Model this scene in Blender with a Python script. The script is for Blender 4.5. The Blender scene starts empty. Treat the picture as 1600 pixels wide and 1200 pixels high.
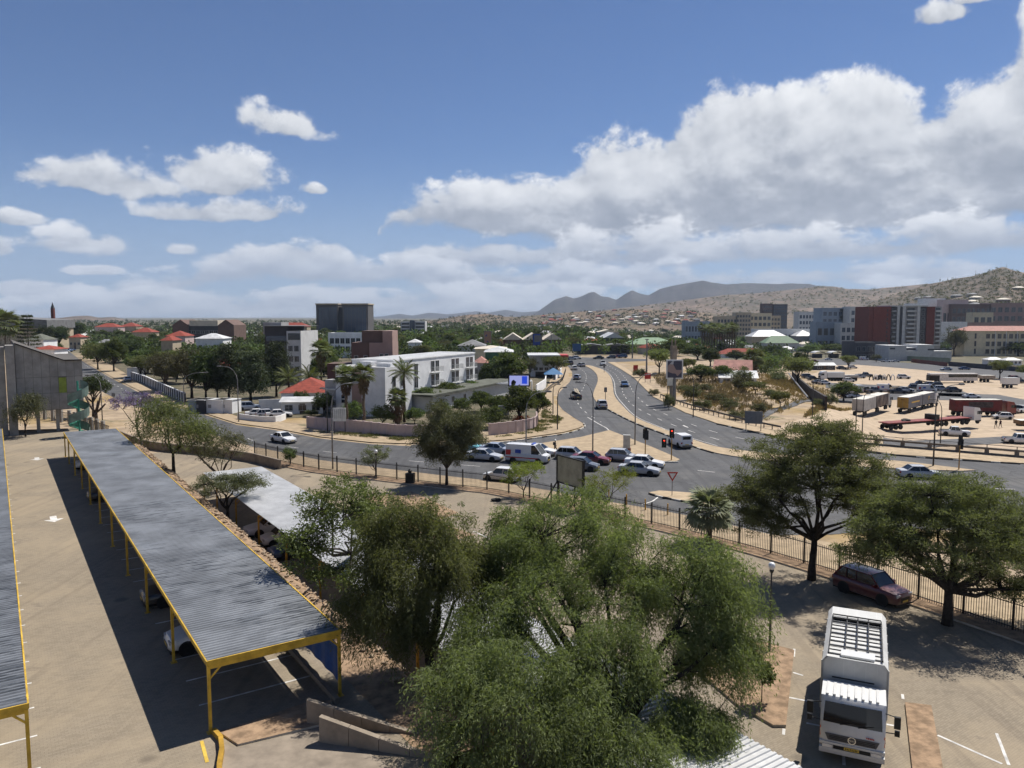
import bpy, bmesh, math, random
import numpy as np
from mathutils import Vector, Matrix
SC = bpy.context.scene
COL = SC.collection
R = math.radians
# ------------------------------------------------------------------ camera
CAM_H, FPX, PITCH = 17.5, 1202.0, math.atan(105.0 / 1202.0)
cam = bpy.data.cameras.new('camera'); camo = bpy.data.objects.new('camera', cam); COL.objects.link(camo)
cam.sensor_fit = 'HORIZONTAL'; cam.sensor_width = 36.0; cam.lens = 36.0 * FPX / 1600.0
cam.clip_start = 0.2; cam.clip_end = 40000
camo.location = (0, 0, CAM_H); camo.rotation_euler = (math.pi / 2 - PITCH, 0, 0)
SC.camera = camo
SC.view_settings.view_transform = 'Standard'; SC.view_settings.look = 'None'
SC.view_settings.exposure = 0.48; SC.view_settings.gamma = 1.0
SC.view_settings.use_curve_mapping = False
SC.render.engine = 'CYCLES'
SC.cycles.use_denoising = True
try:
    SC.cycles.denoiser = 'OPENIMAGEDENOISE'; SC.cycles.denoising_prefilter = 'ACCURATE'
except Exception: pass
SC.cycles.max_bounces = 6; SC.cycles.diffuse_bounces = 2; SC.cycles.glossy_bounces = 2
SC.cycles.transmission_bounces = 3; SC.cycles.transparent_max_bounces = 6; SC.cycles.volume_bounces = 0
SC.cycles.caustics_reflective = False; SC.cycles.caustics_refractive = False
SC.cycles.sample_clamp_indirect = 4.0
SC.cycles.use_adaptive_sampling = True; SC.cycles.adaptive_threshold = 0.02

CP, SP = math.cos(PITCH), math.sin(PITCH)
def ray(px, py):
    cx, cy = (px - 800) / FPX, (600 - py) / FPX
    return Vector((cx, CP + cy * SP, -SP + cy * CP))
def proj(x, y, z):
    z -= CAM_H
    d = y * CP - z * SP
    return 800 + FPX * x / d, 600 - FPX * (y * SP + z * CP) / d
def azel(px, py):
    d = ray(px, py)
    return math.atan2(d.x, d.y), math.atan2(d.z, math.hypot(d.x, d.y))
# ------------------------------------------------------------------ sun + sky
SUN_AZ, SUN_EL = R(48), R(58)          # azimuth clockwise from the view direction (+Y)
SUN_DIR = Vector((math.sin(SUN_AZ) * math.cos(SUN_EL), math.cos(SUN_AZ) * math.cos(SUN_EL), math.sin(SUN_EL)))
sl = bpy.data.lights.new('sun', 'SUN'); sl.energy = 4.7; sl.angle = R(0.5); sl.color = (1.0, 0.955, 0.89)
so = bpy.data.objects.new('sun', sl); COL.objects.link(so)
so.rotation_euler = (-SUN_DIR).to_track_quat('-Z', 'Y').to_euler()
W = bpy.data.worlds.new('World'); SC.world = W; W.use_nodes = True
wn, wl = W.node_tree.nodes, W.node_tree.links
wn.clear()

class NT:
    """tiny node-tree writer: every call returns an output socket"""
    def __init__(s, tree): s.t = tree
    def node(s, typ, **kw):
        n = s.t.nodes.new(typ)
        for k, v in kw.items(): setattr(n, k, v)
        return n
    def put(s, sock, v):
        if isinstance(v, bpy.types.NodeSocket): s.t.links.new(v, sock)
        elif v is not None:
            try: sock.default_value = v
            except Exception: sock.default_value = (*v, 1.0)
    def m(s, op, a, b=None, c=None, clamp=False):
        n = s.node('ShaderNodeMath', operation=op, use_clamp=clamp)
        s.put(n.inputs[0], a); s.put(n.inputs[1], b); s.put(n.inputs[2], c)
        return n.outputs[0]
    def v(s, op, a, b=None):
        n = s.node('ShaderNodeVectorMath', operation=op)
        s.put(n.inputs[0], a); s.put(n.inputs[1], b)
        return n.outputs['Value'] if op in ('LENGTH', 'DOT_PRODUCT', 'DISTANCE') else n.outputs[0]
    def comb(s, x, y, z=0.0):
        n = s.node('ShaderNodeCombineXYZ'); s.put(n.inputs[0], x); s.put(n.inputs[1], y); s.put(n.inputs[2], z); return n.outputs[0]
    def noise(s, vec, scale, detail=3.0, rough=0.55, dist=0.0, color=False):
        n = s.node('ShaderNodeTexNoise'); s.put(n.inputs['Vector'], vec); n.inputs['Scale'].default_value = scale
        n.inputs['Detail'].default_value = detail; n.inputs['Roughness'].default_value = rough; n.inputs['Distortion'].default_value = dist
        return n.outputs['Color'] if color else n.outputs['Fac']
    def voro(s, vec, scale, feature='F1', out='Distance', rnd=1.0):
        n = s.node('ShaderNodeTexVoronoi', feature=feature); s.put(n.inputs['Vector'], vec)
        n.inputs['Scale'].default_value = scale; n.inputs['Randomness'].default_value = rnd
        return n.outputs[out]
    def ss(s, x, a, b, lo=0.0, hi=1.0):
        n = s.node('ShaderNodeMapRange', interpolation_type='SMOOTHSTEP')
        s.put(n.inputs[0], x); s.put(n.inputs[1], a); s.put(n.inputs[2], b); s.put(n.inputs[3], lo); s.put(n.inputs[4], hi)
        return n.outputs[0]
    def mix(s, f, a, b, mode='MIX'):
        n = s.node('ShaderNodeMix', data_type='RGBA', blend_type=mode)
        s.put(n.inputs[0], f)
        for sock, v in ((n.inputs[6], a), (n.inputs[7], b)):
            if isinstance(v, bpy.types.NodeSocket): s.t.links.new(v, sock)
            else: sock.default_value = (v[0], v[1], v[2], 1.0)
        return n.outputs[2]

def ae(px, py):
    x = (px - 800) / FPX; q = math.atan(x); return q, math.atan((495 - py) / FPX * math.cos(q))
t = NT(W.node_tree)
tc = t.node('ShaderNodeTexCoord')
sep = t.node('ShaderNodeSeparateXYZ'); wl.new(tc.outputs['Generated'], sep.inputs[0])
az = t.m('ARCTAN2', sep.outputs[0], sep.outputs[1]); el = t.m('ARCSINE', sep.outputs[2])
# beyond the frame the same sky goes on: azimuths are mirrored outside +-1.15 rad so that the banks continue all round
az = t.m('PINGPONG', t.m('ADD', az, 1.15), 2.3); az = t.m('SUBTRACT', az, 1.15)
P0 = t.comb(az, el, 0)
def cloud_noise(P, detail, fine):
    sp = t.node('ShaderNodeSeparateXYZ'); wl.new(P, sp.inputs[0])
    lv = t.m('LOGARITHM', t.m('MAXIMUM', t.m('ADD', sp.outputs[1], 0.10), 0.02), 2.718)
    P2 = t.comb(sp.outputs[0], t.m('MULTIPLY', lv, 0.36), 0.37)
    n = t.m('MULTIPLY', t.m('SUBTRACT', t.noise(P2, 13.0, detail, 0.60, 0.05), 0.5), 2.6)
    if fine: n = t.m('ADD', n, t.m('MULTIPLY', t.m('SUBTRACT', t.noise(P2, 4.5, 1.0, 0.5), 0.5), 0.9))
    return n
N0 = cloud_noise(P0, 8.0, True); N1 = cloud_noise(t.v('ADD', P0, (0.007, 0.014, 0)), 6.0, True); N2 = cloud_noise(t.v('ADD', P0, (0.016, 0.036, 0)), 3.0, True)
relief = t.m('ADD', t.m('MULTIPLY', t.m('SUBTRACT', N0, N1), 0.62), t.m('MULTIPLY', t.m('SUBTRACT', N0, N2), 0.30))
def curve(pts):
    fc = t.node('ShaderNodeFloatCurve'); cv = fc.mapping.curves[0]; fc.mapping.use_clip = False
    q = [((ae(*p)[0] + 1.2) / 2.4, ae(*p)[1]) for p in pts]
    while len(cv.points) < len(q): cv.points.new(0.5, 0.5)
    for p, (x, y) in zip(cv.points, q): p.location = (x, y); p.handle_type = 'AUTO'
    fc.mapping.update(); t.put(fc.inputs['Value'], t.m('MULTIPLY_ADD', az, 1 / 2.4, 0.5)); return fc.outputs[0]
def shade(h, strength=1.0):
    """cloud colour from height inside the cloud (flat grey base, bright head) and billow relief"""
    v = t.m('ADD', t.m('MULTIPLY_ADD', h, 0.62, 0.16), t.m('MULTIPLY', relief, 0.60), clamp=True)
    r = t.node('ShaderNodeValToRGB'); t.put(r.inputs[0], v); e = r.color_ramp.elements
    e[0].position = 0.0; e[0].color = (0.215, 0.235, 0.275, 1); e[1].position = 1.0; e[1].color = (0.70, 0.705, 0.715, 1)
    x = e.new(0.3); x.color = (0.31, 0.33, 0.37, 1)
    x = e.new(0.6); x.color = (0.50, 0.515, 0.54, 1)
    return r.outputs[0]
ROWS = [  # (upper edge, base, gain) from the highest bank down to the horizon
    ([(-900, 520), (560, 500), (588, 372), (600, 330), (640, 302), (700, 290), (800, 290), (870, 280), (900, 242), (935, 212), (1000, 186), (1060, 154), (1120, 132), (1180, 132), (1250, 158), (1300, 128), (1345, 116), (1420, 146), (1480, 126), (1545, 92), (1575, 40), (1610, 5), (1700, -60), (1900, -150), (2200, -120)],
     [(-900, 480), (560, 400), (620, 362), (760, 376), (880, 388), (1000, 380), (1250, 374), (1450, 366), (1600, 350), (2200, 340)], 13.0),
    ([(-900, 470), (300, 480), (420, 440), (560, 420), (640, 378), (760, 366), (850, 372), (960, 358), (1080, 366), (1200, 348), (1330, 356), (1450, 340), (1600, 330), (2200, 320)], [(-900, 470), (560, 440), (760, 425), (1000, 424), (1300, 415), (1600, 405), (2200, 400)], 17.0),
    ([(-900, 440), (0, 470), (120, 462), (210, 440), (280, 418), (340, 392), (400, 372), (460, 366), (530, 374), (560, 400), (640, 398), (760, 412), (900, 408), (1050, 414), (1200, 408), (1400, 400), (1600, 398), (2200, 390)], [(-900, 462), (200, 468), (400, 446), (700, 452), (1000, 454), (1600, 446), (2200, 440)], 20.0),
    ([(-900, 462), (0, 472), (200, 452), (400, 446), (600, 444), (800, 440), (1000, 446), (1200, 440), (1600, 432), (2200, 430)], [(-900, 505), (800, 505), (2200, 505)], 24.0)]
rows = []
for up, lo, gain in ROWS:
    T_, B_c = curve(up), curve(lo); th = t.m('MAXIMUM', t.m('SUBTRACT', T_, B_c), 0.012)
    d = t.m('MINIMUM', t.m('MINIMUM', t.m('ADD', t.m('MULTIPLY', t.m('SUBTRACT', T_, el), gain), N0), t.m('MULTIPLY_ADD', N0, 0.85, 0.75)), t.m('ADD', t.m('MULTIPLY', t.m('SUBTRACT', el, B_c), gain * 1.6), t.m('MULTIPLY', N0, 0.6)))
    rows.append((d, t.m('DIVIDE', t.m('SUBTRACT', el, B_c), th)))
# separate heaps
hd, hh_ = None, None
for px, py, rx, ry in [(456, 205, 66, 36), (120, 282, 118, 40), (215, 296, 112, 40), (345, 280, 104, 50), (300, 338, 120, 24), (405, 338, 92, 28), (30, 345, 66, 18), (140, 385, 104, 42), (287, 392, 40, 16), (150, 424, 52, 12), (25, 450, 66, 18), (2, 388, 38, 22), (1448, 42, 54, 24), (1490, 20, 40, 14), (498, 301, 26, 12), (-260, 330, 150, 40), (2050, 300, 200, 60)]:
    a, e_ = ae(px, py); a2, _ = ae(px + rx, py); _, e2 = ae(px, py - ry)
    q = t.v('MULTIPLY', t.v('SUBTRACT', P0, (a, e_, 0)), (1 / (a2 - a), 1 / max(1e-3, abs(e2 - e_)), 0))
    sq = t.node('ShaderNodeSeparateXYZ'); wl.new(q, sq.inputs[0])
    low = t.m('MULTIPLY', t.m('MINIMUM', sq.outputs[1], 0.0), 0.7)          # flatter underside
    bdy = t.m('MULTIPLY_ADD', t.v('LENGTH', t.v('ADD', q, t.comb(0.0, low, 0.0))), -0.75, 0.66)
    hn = t.m('MULTIPLY_ADD', sq.outputs[1], 0.5, 0.62)
    if hd is None: hd, hh_ = bdy, hn
    else:
        g = t.m('GREATER_THAN', bdy, hd); hh_ = t.m('ADD', t.m('MULTIPLY', hh_, t.m('SUBTRACT', 1.0, g)), t.m('MULTIPLY', hn, g)); hd = t.m('MAXIMUM', hd, bdy)
rows.append((t.m('ADD', hd, t.m('MULTIPLY', N0, 0.9)), hh_))
sky = t.node('ShaderNodeTexSky', sky_type='NISHITA'); sky.sun_disc = False
sky.sun_elevation = SUN_EL; sky.sun_rotation = SUN_AZ; sky.altitude = 1700; sky.air_density = 1.0; sky.dust_density = 0.3; sky.ozone_density = 2.0
SKY_STR = 0.050
scol = t.v('SCALE', sky.outputs[0]); scol.node.inputs['Scale'].default_value = SKY_STR
scol = t.mix(1.0, scol, (0.76, 0.94, 1.22), 'MULTIPLY')
scol = t.mix(t.ss(el, -0.02, 0.22, 0.7, 0.0), scol, (0.27, 0.34, 0.45))
# the air near the horizon veils the clouds
veil = t.ss(el, 0.0, 0.13, 0.45, 0.0)
col = scol
for d, h in rows:
    c = t.mix(veil, shade(t.m('MINIMUM', t.m('MAXIMUM', h, 0.0), 1.0)), (0.36, 0.40, 0.465))
    col = t.mix(t.ss(d, -0.02, 0.32), col, c)
bg = t.node('ShaderNodeBackground'); t.put(bg.inputs[0], col); bg.inputs[1].default_value = 1.0
wo = t.node('ShaderNodeOutputWorld'); wl.new(bg.outputs[0], wo.inputs[0])
W.cycles.sampling_method = 'MANUAL'; W.cycles.sample_map_resolution = 256
# ------------------------------------------------------------------ helpers
def ss(x, a, b):
    t = min(1.0, max(0.0, (x - a) / (b - a))); return t * t * (3 - 2 * t)
def flat(px, py, z=0.0):
    d = ray(px, py); k = (z - CAM_H) / d.z
    return Vector((d.x * k, d.y * k, z))
MAIN_RIGHT = [(950, 566), (970, 577), (990, 590), (1005, 605), (1020, 620), (1070, 645), (1120, 662), (1250, 690), (1400, 711), (1600, 725), (1900, 745), (2400, 765)]
_mr = sorted([(flat(*p).y, flat(*p).x) for p in MAIN_RIGHT])
_my, _mx = [p[0] for p in _mr], [p[1] for p in _mr]
def edge_x(y): return float(np.interp(y, _my, _mx))
def T(x, y):
    """height of the ground: level by the crossing, lower on the open lot beyond the highway, falling on towards the town"""
    if y < 60: return 0.0
    dx = x - edge_x(y); d0 = float(np.interp(y, [100, 112, 125, 150, 200, 260], [5, 7, 11, 26, 32, 40]))
    z = -5.0 * ss(dx, d0, d0 + 22) - 5.0 * ss(y, 300, 520) * ss(dx, 60, 170)
    return z
def G(px, py, dz=0.0):
    """ground point seen at a pixel of the photograph (the photograph was measured once; everything stands on real ground)"""
    d = ray(px, py); k = 5.0; last = k
    while k < 6000:
        p = Vector((0, 0, CAM_H)) + d * k
        if p.z <= T(p.x, p.y) + dz: break
        last = k; k *= 1.02
    lo, hi = last, k
    for _ in range(30):
        mid = (lo + hi) / 2; p = Vector((0, 0, CAM_H)) + d * mid
        if p.z <= T(p.x, p.y) + dz: hi = mid
        else: lo = mid
    return Vector((0, 0, CAM_H)) + d * hi
def at(px, y, py=None):
    """point at forward distance y on the vertical plane; z from py if given, else ground"""
    d = ray(px, 495 if py is None else py); k = y / d.y
    p = Vector((0, 0, CAM_H)) + d * k
    if py is None: p.z = T(p.x, p.y)
    return p
def px_h(px, y, py):               # height z seen at pixel row py at forward distance y
    return at(px, y, py).z

_mats = {}
def M(name, col=(0.5, 0.5, 0.5), rough=0.8, var=0.12, scale=2.0, metal=0.0, bump=0.0, bscale=30.0, spec=0.3, col2=None, stain=0.0, extra=None):
    """procedural material: two-scale colour variation, optional second tone, bump"""
    if name in _mats: return _mats[name]
    m = bpy.data.materials.new(name); m.use_nodes = True; _mats[name] = m
    nt = m.node_tree; nt.nodes.clear(); t = NT(nt)
    out = t.node('ShaderNodeOutputMaterial'); b = t.node('ShaderNodeBsdfPrincipled'); nt.links.new(b.outputs[0], out.inputs[0])
    b.inputs['Roughness'].default_value = rough; b.inputs['Metallic'].default_value = metal
    b.inputs['Specular IOR Level'].default_value = spec
    tc = t.node('ShaderNodeTexCoord'); P = tc.outputs['Object']
    c = None
    if var > 0 or col2:
        n = t.noise(P, scale, 5.0, 0.6)
        c2 = col2 or tuple(max(0, x * (1 - 2.2 * var)) for x in col); c1 = col if col2 else tuple(min(1, x * (1 + var)) for x in col)
        c = t.mix(t.ss(n, 0.3, 0.7), c2, c1)
        if stain > 0:
            s2 = t.ss(t.noise(P, scale * 0.23, 3.0, 0.65, 0.6), 0.52, 0.75, 0.0, stain)
            c = t.mix(s2, c, tuple(x * 0.45 for x in col))
        oi = t.node('ShaderNodeObjectInfo')
        k = t.m('MULTIPLY_ADD', oi.outputs['Random'], 0.16 if var > 0 else 0, 0.92)
        cc = t.node('ShaderNodeHueSaturation'); nt.links.new(c, cc.inputs['Color']); nt.links.new(k, cc.inputs['Value']); c = cc.outputs[0]
    if extra: c = extra(t, P, c if c is not None else col, b)
    t.put(b.inputs['Base Color'], c if c is not None else (*col, 1.0))
    if bump > 0:
        bn = t.node('ShaderNodeBump'); bn.inputs['Strength'].default_value = bump; bn.inputs['Distance'].default_value = 0.02
        nt.links.new(t.noise(P, bscale, 4.0, 0.6), bn.inputs['Height']); nt.links.new(bn.outputs[0], b.inputs['Normal'])
    return m
def plain(name, col, rough=0.5, metal=0.0, spec=0.5, emit=None, coat=0.0):
    if name in _mats: return _mats[name]
    m = bpy.data.materials.new(name); m.use_nodes = True; _mats[name] = m
    b = m.node_tree.nodes['Principled BSDF']
    b.inputs['Base Color'].default_value = (*col, 1); b.inputs['Roughness'].default_value = rough; b.inputs['Metallic'].default_value = metal
    b.inputs['Specular IOR Level'].default_value = spec; b.inputs['Coat Weight'].default_value = coat; b.inputs['Coat Roughness'].default_value = 0.08
    if emit: b.inputs['Emission Color'].default_value = (*emit[:3], 1); b.inputs['Emission Strength'].default_value = emit[3]
    return m
def carpaint(name, col):
    """paint with clear coat and a film of road dust towards the sills"""
    def ex(t, P, c, b):
        b.inputs['Coat Weight'].default_value = 0.6; b.inputs['Coat Roughness'].default_value = 0.1
        z = t.node('ShaderNodeSeparateXYZ'); t.t.links.new(P, z.inputs[0])
        f = t.m('MULTIPLY', t.ss(z.outputs[2], 0.75, 0.25), t.noise(P, 6.0, 3.0))
        return t.mix(t.m('MULTIPLY', f, 0.6), c, (0.33, 0.27, 0.20))
    return M(name, col, 0.35, 0.02, 4, extra=ex, spec=0.5)

class MB:
    """collects shapes; build() links them as ONE mesh object"""
    def __init__(s): s.v = []; s.f = []; s.mi = []; s.cur = 0
    def mat(s, i): s.cur = i; return s
    def add(s, verts, faces):
        o = len(s.v); s.v += [tuple(p) for p in verts]
        for f in faces: s.f.append(tuple(i + o for i in f)); s.mi.append(s.cur)
        return s
    def box(s, x0, x1, y0, y1, z0, z1):
        return s.add([(x0, y0, z0), (x1, y0, z0), (x1, y1, z0), (x0, y1, z0), (x0, y0, z1), (x1, y0, z1), (x1, y1, z1), (x0, y1, z1)],
                     [(0, 3, 2, 1), (4, 5, 6, 7), (0, 1, 5, 4), (1, 2, 6, 5), (2, 3, 7, 6), (3, 0, 4, 7)])
    def bar(s, a, b, w, h=None, up=(0, 0, 1)):
        """square bar between two points"""
        a, b = Vector(a), Vector(b); h = h or w; d = (b - a).normalized(); u = Vector(up)
        if abs(d.dot(u)) > 0.98: u = Vector((0, 1, 0))
        r = d.cross(u).normalized() * w / 2; u = r.cross(d).normalized() * h / 2
        P = [a - r - u, a + r - u, a + r + u, a - r + u, b - r - u, b + r - u, b + r + u, b - r + u]
        return s.add(P, [(0, 1, 2, 3), (7, 6, 5, 4), (0, 4, 5, 1), (1, 5, 6, 2), (2, 6, 7, 3), (3, 7, 4, 0)])
    def tube(s, pts, rad, n=6, cap=True):
        pts = [Vector(p) for p in pts]; m = len(pts)
        if not isinstance(rad, (list, tuple)): rad = [rad] * m
        V = []; ref = Vector((0.31, 0.17, 0.93)).normalized()
        for i, p in enumerate(pts):
            d = (pts[min(i + 1, m - 1)] - pts[max(i - 1, 0)]).normalized()
            u = d.cross(ref if abs(d.dot(ref)) < 0.95 else Vector((1, 0, 0))).normalized(); w = d.cross(u)
            for k in range(n):
                a = 2 * math.pi * k / n; V.append(p + (u * math.cos(a) + w * math.sin(a)) * rad[i])
        F = [(i * n + k, i * n + (k + 1) % n, (i + 1) * n + (k + 1) % n, (i + 1) * n + k) for i in range(m - 1) for k in range(n)]
        if cap: F += [tuple(range(n))[::-1], tuple(range((m - 1) * n, m * n))]
        return s.add(V, F)
    def lathe(s, prof, n=12, c=(0, 0, 0), axis='z'):
        V = []
        for r, z in prof:
            for k in range(n):
                a = 2 * math.pi * k / n; p = (r * math.cos(a), r * math.sin(a), z)
                if axis == 'y': p = (p[0], p[2], p[1])
                if axis == 'x': p = (p[2], p[0], p[1])
                V.append((p[0] + c[0], p[1] + c[1], p[2] + c[2]))
        m = len(prof)
        F = [(i * n + k, i * n + (k + 1) % n, (i + 1) * n + (k + 1) % n, (i + 1) * n + k) for i in range(m - 1) for k in range(n)]
        F += [tuple(range(n))[::-1], tuple(range((m - 1) * n, m * n))]
        return s.add(V, F)
    def prism(s, poly, z0, z1):
        n = len(poly); V = [(p[0], p[1], z0) for p in poly] + [(p[0], p[1], z1) for p in poly]
        return s.add(V, [tuple(range(n))[::-1], tuple(range(n, 2 * n))] + [(i, (i + 1) % n, n + (i + 1) % n, n + i) for i in range(n)])
    def quad(s, a, b, c, d): return s.add([a, b, c, d], [(0, 1, 2, 3)])
    def blob(s, c, r, sq=(1, 1, 1), seed=0, n=8, m=5, j=0.2):
        rn = random.Random(seed); V = []
        for i in range(m + 1):
            th = math.pi * i / m
            for k in range(n):
                a = 2 * math.pi * k / n; q = r * (1 + rn.uniform(-j, j))
                V.append((c[0] + q * sq[0] * math.sin(th) * math.cos(a), c[1] + q * sq[1] * math.sin(th) * math.sin(a), c[2] + q * sq[2] * math.cos(th)))
        F = [(i * n + k, (i + 1) * n + k, (i + 1) * n + (k + 1) % n, i * n + (k + 1) % n) for i in range(m) for k in range(n)]
        return s.add(V, F)
    def mesh(s, name, mats, smooth=False):
        me = bpy.data.meshes.new(name); me.from_pydata(s.v, [], s.f)
        for m in (mats if isinstance(mats, (list, tuple)) else [mats]): me.materials.append(m)
        me.polygons.foreach_set('material_index', s.mi)
        if smooth: me.polygons.foreach_set('use_smooth', [True] * len(s.f))
        me.update()
        if smooth == 'auto':
            try: me.set_sharp_from_angle(angle=R(38))
            except Exception: pass
        return me
    def build(s, name, mats, parent=None, loc=None, rz=0.0, smooth=False):
        return link(name, s.mesh(name, mats, smooth), parent, loc, rz)
def fix_normals(me):
    bm = bmesh.new(); bm.from_mesh(me); bmesh.ops.recalc_face_normals(bm, faces=bm.faces); bm.to_mesh(me); bm.free()
def link(name, me, parent=None, loc=None, rz=0.0):
    o = bpy.data.objects.new(name, me); COL.objects.link(o)
    if parent is not None: o.parent = parent
    if loc is not None: o.location = loc
    if rz: o.rotation_euler = (0, 0, rz)
    return o
def tag(o, label=None, cat=None, group=None, kind=None):
    if label: o['label'] = label
    if cat: o['category'] = cat
    if group: o['group'] = group
    if kind: o['kind'] = kind
    return o
def empty(name, loc, rz=0.0, label=None, cat=None, group=None):
    o = bpy.data.objects.new(name, None); COL.objects.link(o); o.location = loc; o.rotation_euler = (0, 0, rz); o.empty_display_size = 0.3
    return tag(o, label, cat, group)
def copy_tree(o, parent=None):
    c = o.copy(); COL.objects.link(c)
    if parent is not None: c.parent = parent
    for ch in list(o.children): copy_tree(ch, c)
    return c
def sheet(name, pts, z, mat, parent=None, drape=0.0):
    """a flat (or draped) polygon"""
    from mathutils.geometry import tessellate_polygon
    q = [Vector((p[0], p[1], 0)) for p in pts]
    bm = bmesh.new(); vs = [bm.verts.new((p[0], p[1], z)) for p in pts]
    for tr in tessellate_polygon([q]):
        try: bm.faces.new([vs[i] for i in tr])
        except ValueError: pass
    if drape:
        for _ in range(7):
            es = [e for e in bm.edges if e.calc_length() > drape]
            if not es: break
            bmesh.ops.subdivide_edges(bm, edges=es, cuts=1)
            bmesh.ops.triangulate(bm, faces=[f for f in bm.faces if len(f.verts) > 3])
        for v in bm.verts: v.co.z = T(v.co.x, v.co.y) + z
    bmesh.ops.recalc_face_normals(bm, faces=bm.faces[:])
    if sum(f.normal.z for f in bm.faces) < 0: bmesh.ops.reverse_faces(bm, faces=bm.faces[:])
    me = bpy.data.meshes.new(name); bm.to_mesh(me); bm.free(); me.materials.append(mat)
    o = link(name, me, parent)
    if parent is None: o['kind'] = 'structure'
    return o
def island(name, pts, z0, h, topm, kerbm, kw=0.16):
    """raised, kerbed piece of ground"""
    bm = bmesh.new(); vs = [bm.verts.new((p[0], p[1], z0 + h)) for p in pts]; f = bm.faces.new(vs)
    f.normal_update()
    if f.normal.z < 0: f.normal_flip()
    r = bmesh.ops.inset_region(bm, faces=[f], thickness=kw, use_even_offset=True)
    for q in bm.faces: q.material_index = 1
    f.material_index = 0
    be = [e for e in bm.edges if len(e.link_faces) == 1]
    ex = bmesh.ops.extrude_edge_only(bm, edges=be)
    for v in [g for g in ex['geom'] if isinstance(g, bmesh.types.BMVert)]: v.co.z = z0 - 0.05
    for q in bm.faces:
        if q is not f: q.material_index = 1
    for v in f.verts: v.co.z -= 0.012
    bmesh.ops.triangulate(bm, faces=[f])
    bmesh.ops.recalc_face_normals(bm, faces=bm.faces[:])
    me = bpy.data.meshes.new(name); bm.to_mesh(me); bm.free(); me.materials.append(topm); me.materials.append(kerbm)
    o = link(name, me); o['kind'] = 'structure'; return o
def resample(path, step):
    path = [Vector(p) for p in path]; out = [path[0].copy()]; acc = 0.0
    for a, b in zip(path, path[1:]):
        L = (b - a).length; s = step - acc
        while s <= L: out.append(a.lerp(b, s / L)); s += step
        acc = (acc + L) % step
    return out
def smooth_path(pts, k=6):
    """Catmull-Rom through points"""
    P = [Vector(p) for p in pts]; P = [P[0] * 2 - P[1]] + P + [P[-1] * 2 - P[-2]]; out = []
    for i in range(1, len(P) - 2):
        for j in range(k):
            t_ = j / k; a, b, c, d = P[i - 1:i + 3]
            out.append(0.5 * ((2 * b) + (c - a) * t_ + (2 * a - 5 * b + 4 * c - d) * t_ * t_ + (3 * b - a - 3 * c + d) * t_ ** 3))
    out.append(P[-2]); return out
# ------------------------------------------------------------------ ground, roads, hills
def ex_soil(t, P, c, b):
    sp = t.node('ShaderNodeSeparateXYZ'); t.t.links.new(P, sp.inputs[0])
    g1 = t.ss(t.noise(P, 0.05, 5.0, 0.65), 0.5, 0.62)
    c = t.mix(t.m('MULTIPLY', g1, 0.75), c, t.mix(t.noise(P, 0.9, 4.0), (0.16, 0.11, 0.04), (0.40, 0.27, 0.10)))     # straw grass
    g2 = t.ss(t.noise(P, 0.11, 4.0, 0.7, 0.4), 0.55, 0.68)
    c = t.mix(t.m('MULTIPLY', g2, 0.7), c, (0.075, 0.085, 0.035))                                                      # green tufts
    c = t.mix(t.m('MULTIPLY', t.ss(t.noise(P, 4.0, 3.0), 0.55, 0.75), 0.5), c, (0.15, 0.12, 0.075))
    sub_ = t.m('MULTIPLY', t.ss(sp.outputs[1], 300, 420), t.ss(t.noise(P, 0.02, 4.0, 0.6), 0.30, 0.5, 0.6, 1.0))           # gardens and yards of the suburbs
    return t.mix(sub_, c, t.mix(t.noise(P, 0.06, 4.0, 0.7), (0.06, 0.065, 0.035), (0.16, 0.135, 0.09)))
SOIL = M('soil', (0.36, 0.275, 0.185), 0.95, 0.15, 0.35, bump=0.4, bscale=3.0, extra=ex_soil)
def ex_dust(t, P, c, b):
    tr = t.node('ShaderNodeMapping'); t.t.links.new(P, tr.inputs[0]); tr.inputs['Rotation'].default_value = (0, 0, 0.5); tr.inputs['Scale'].default_value = (0.12, 1.3, 1)
    f = t.ss(t.noise(tr.outputs[0], 0.5, 5.0, 0.6, 0.8), 0.52, 0.66, 0, 0.35)
    c = t.mix(f, c, (0.30, 0.235, 0.165))
    return t.mix(t.ss(t.noise(P, 0.06, 3.0), 0.5, 0.75, 0, 0.5), c, (0.34, 0.255, 0.16))
DUST = M('lot_dust', (0.47, 0.365, 0.255), 0.95, 0.08, 0.5, extra=ex_dust)
def ex_asph(t, P, c, b):
    f = t.ss(t.noise(P, 0.12, 4.0, 0.7), 0.45, 0.7, 0, 0.4)
    c = t.mix(f, c, (0.15, 0.14, 0.125))
    tr = t.node('ShaderNodeMapping'); t.t.links.new(P, tr.inputs[0]); tr.inputs['Rotation'].default_value = (0, 0, R(-14)); tr.inputs['Scale'].default_value = (1.1, 0.03, 1)
    c = t.mix(t.ss(t.noise(tr.outputs[0], 1.0, 3.0), 0.45, 0.6, 0, 0.5), c, (0.05, 0.05, 0.052))                # oil and tyre bands
    vo = t.voro(t.v('ADD', P, t.v('MULTIPLY', t.noise(P, 0.35, 2.0, color=True), (6, 6, 0))), 0.16, 'DISTANCE_TO_EDGE')
    c = t.mix(t.ss(vo, 0.012, 0.0, 0, 0.6), c, (0.03, 0.03, 0.03))                                                    # sealed cracks
    return t.mix(t.ss(t.noise(P, 60.0, 2.0), 0.5, 0.9, 0, 0.3), c, (0.2, 0.2, 0.2))
ASPH = M('asphalt', (0.092, 0.092, 0.094), 0.85, 0.10, 0.3, extra=ex_asph)
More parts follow.
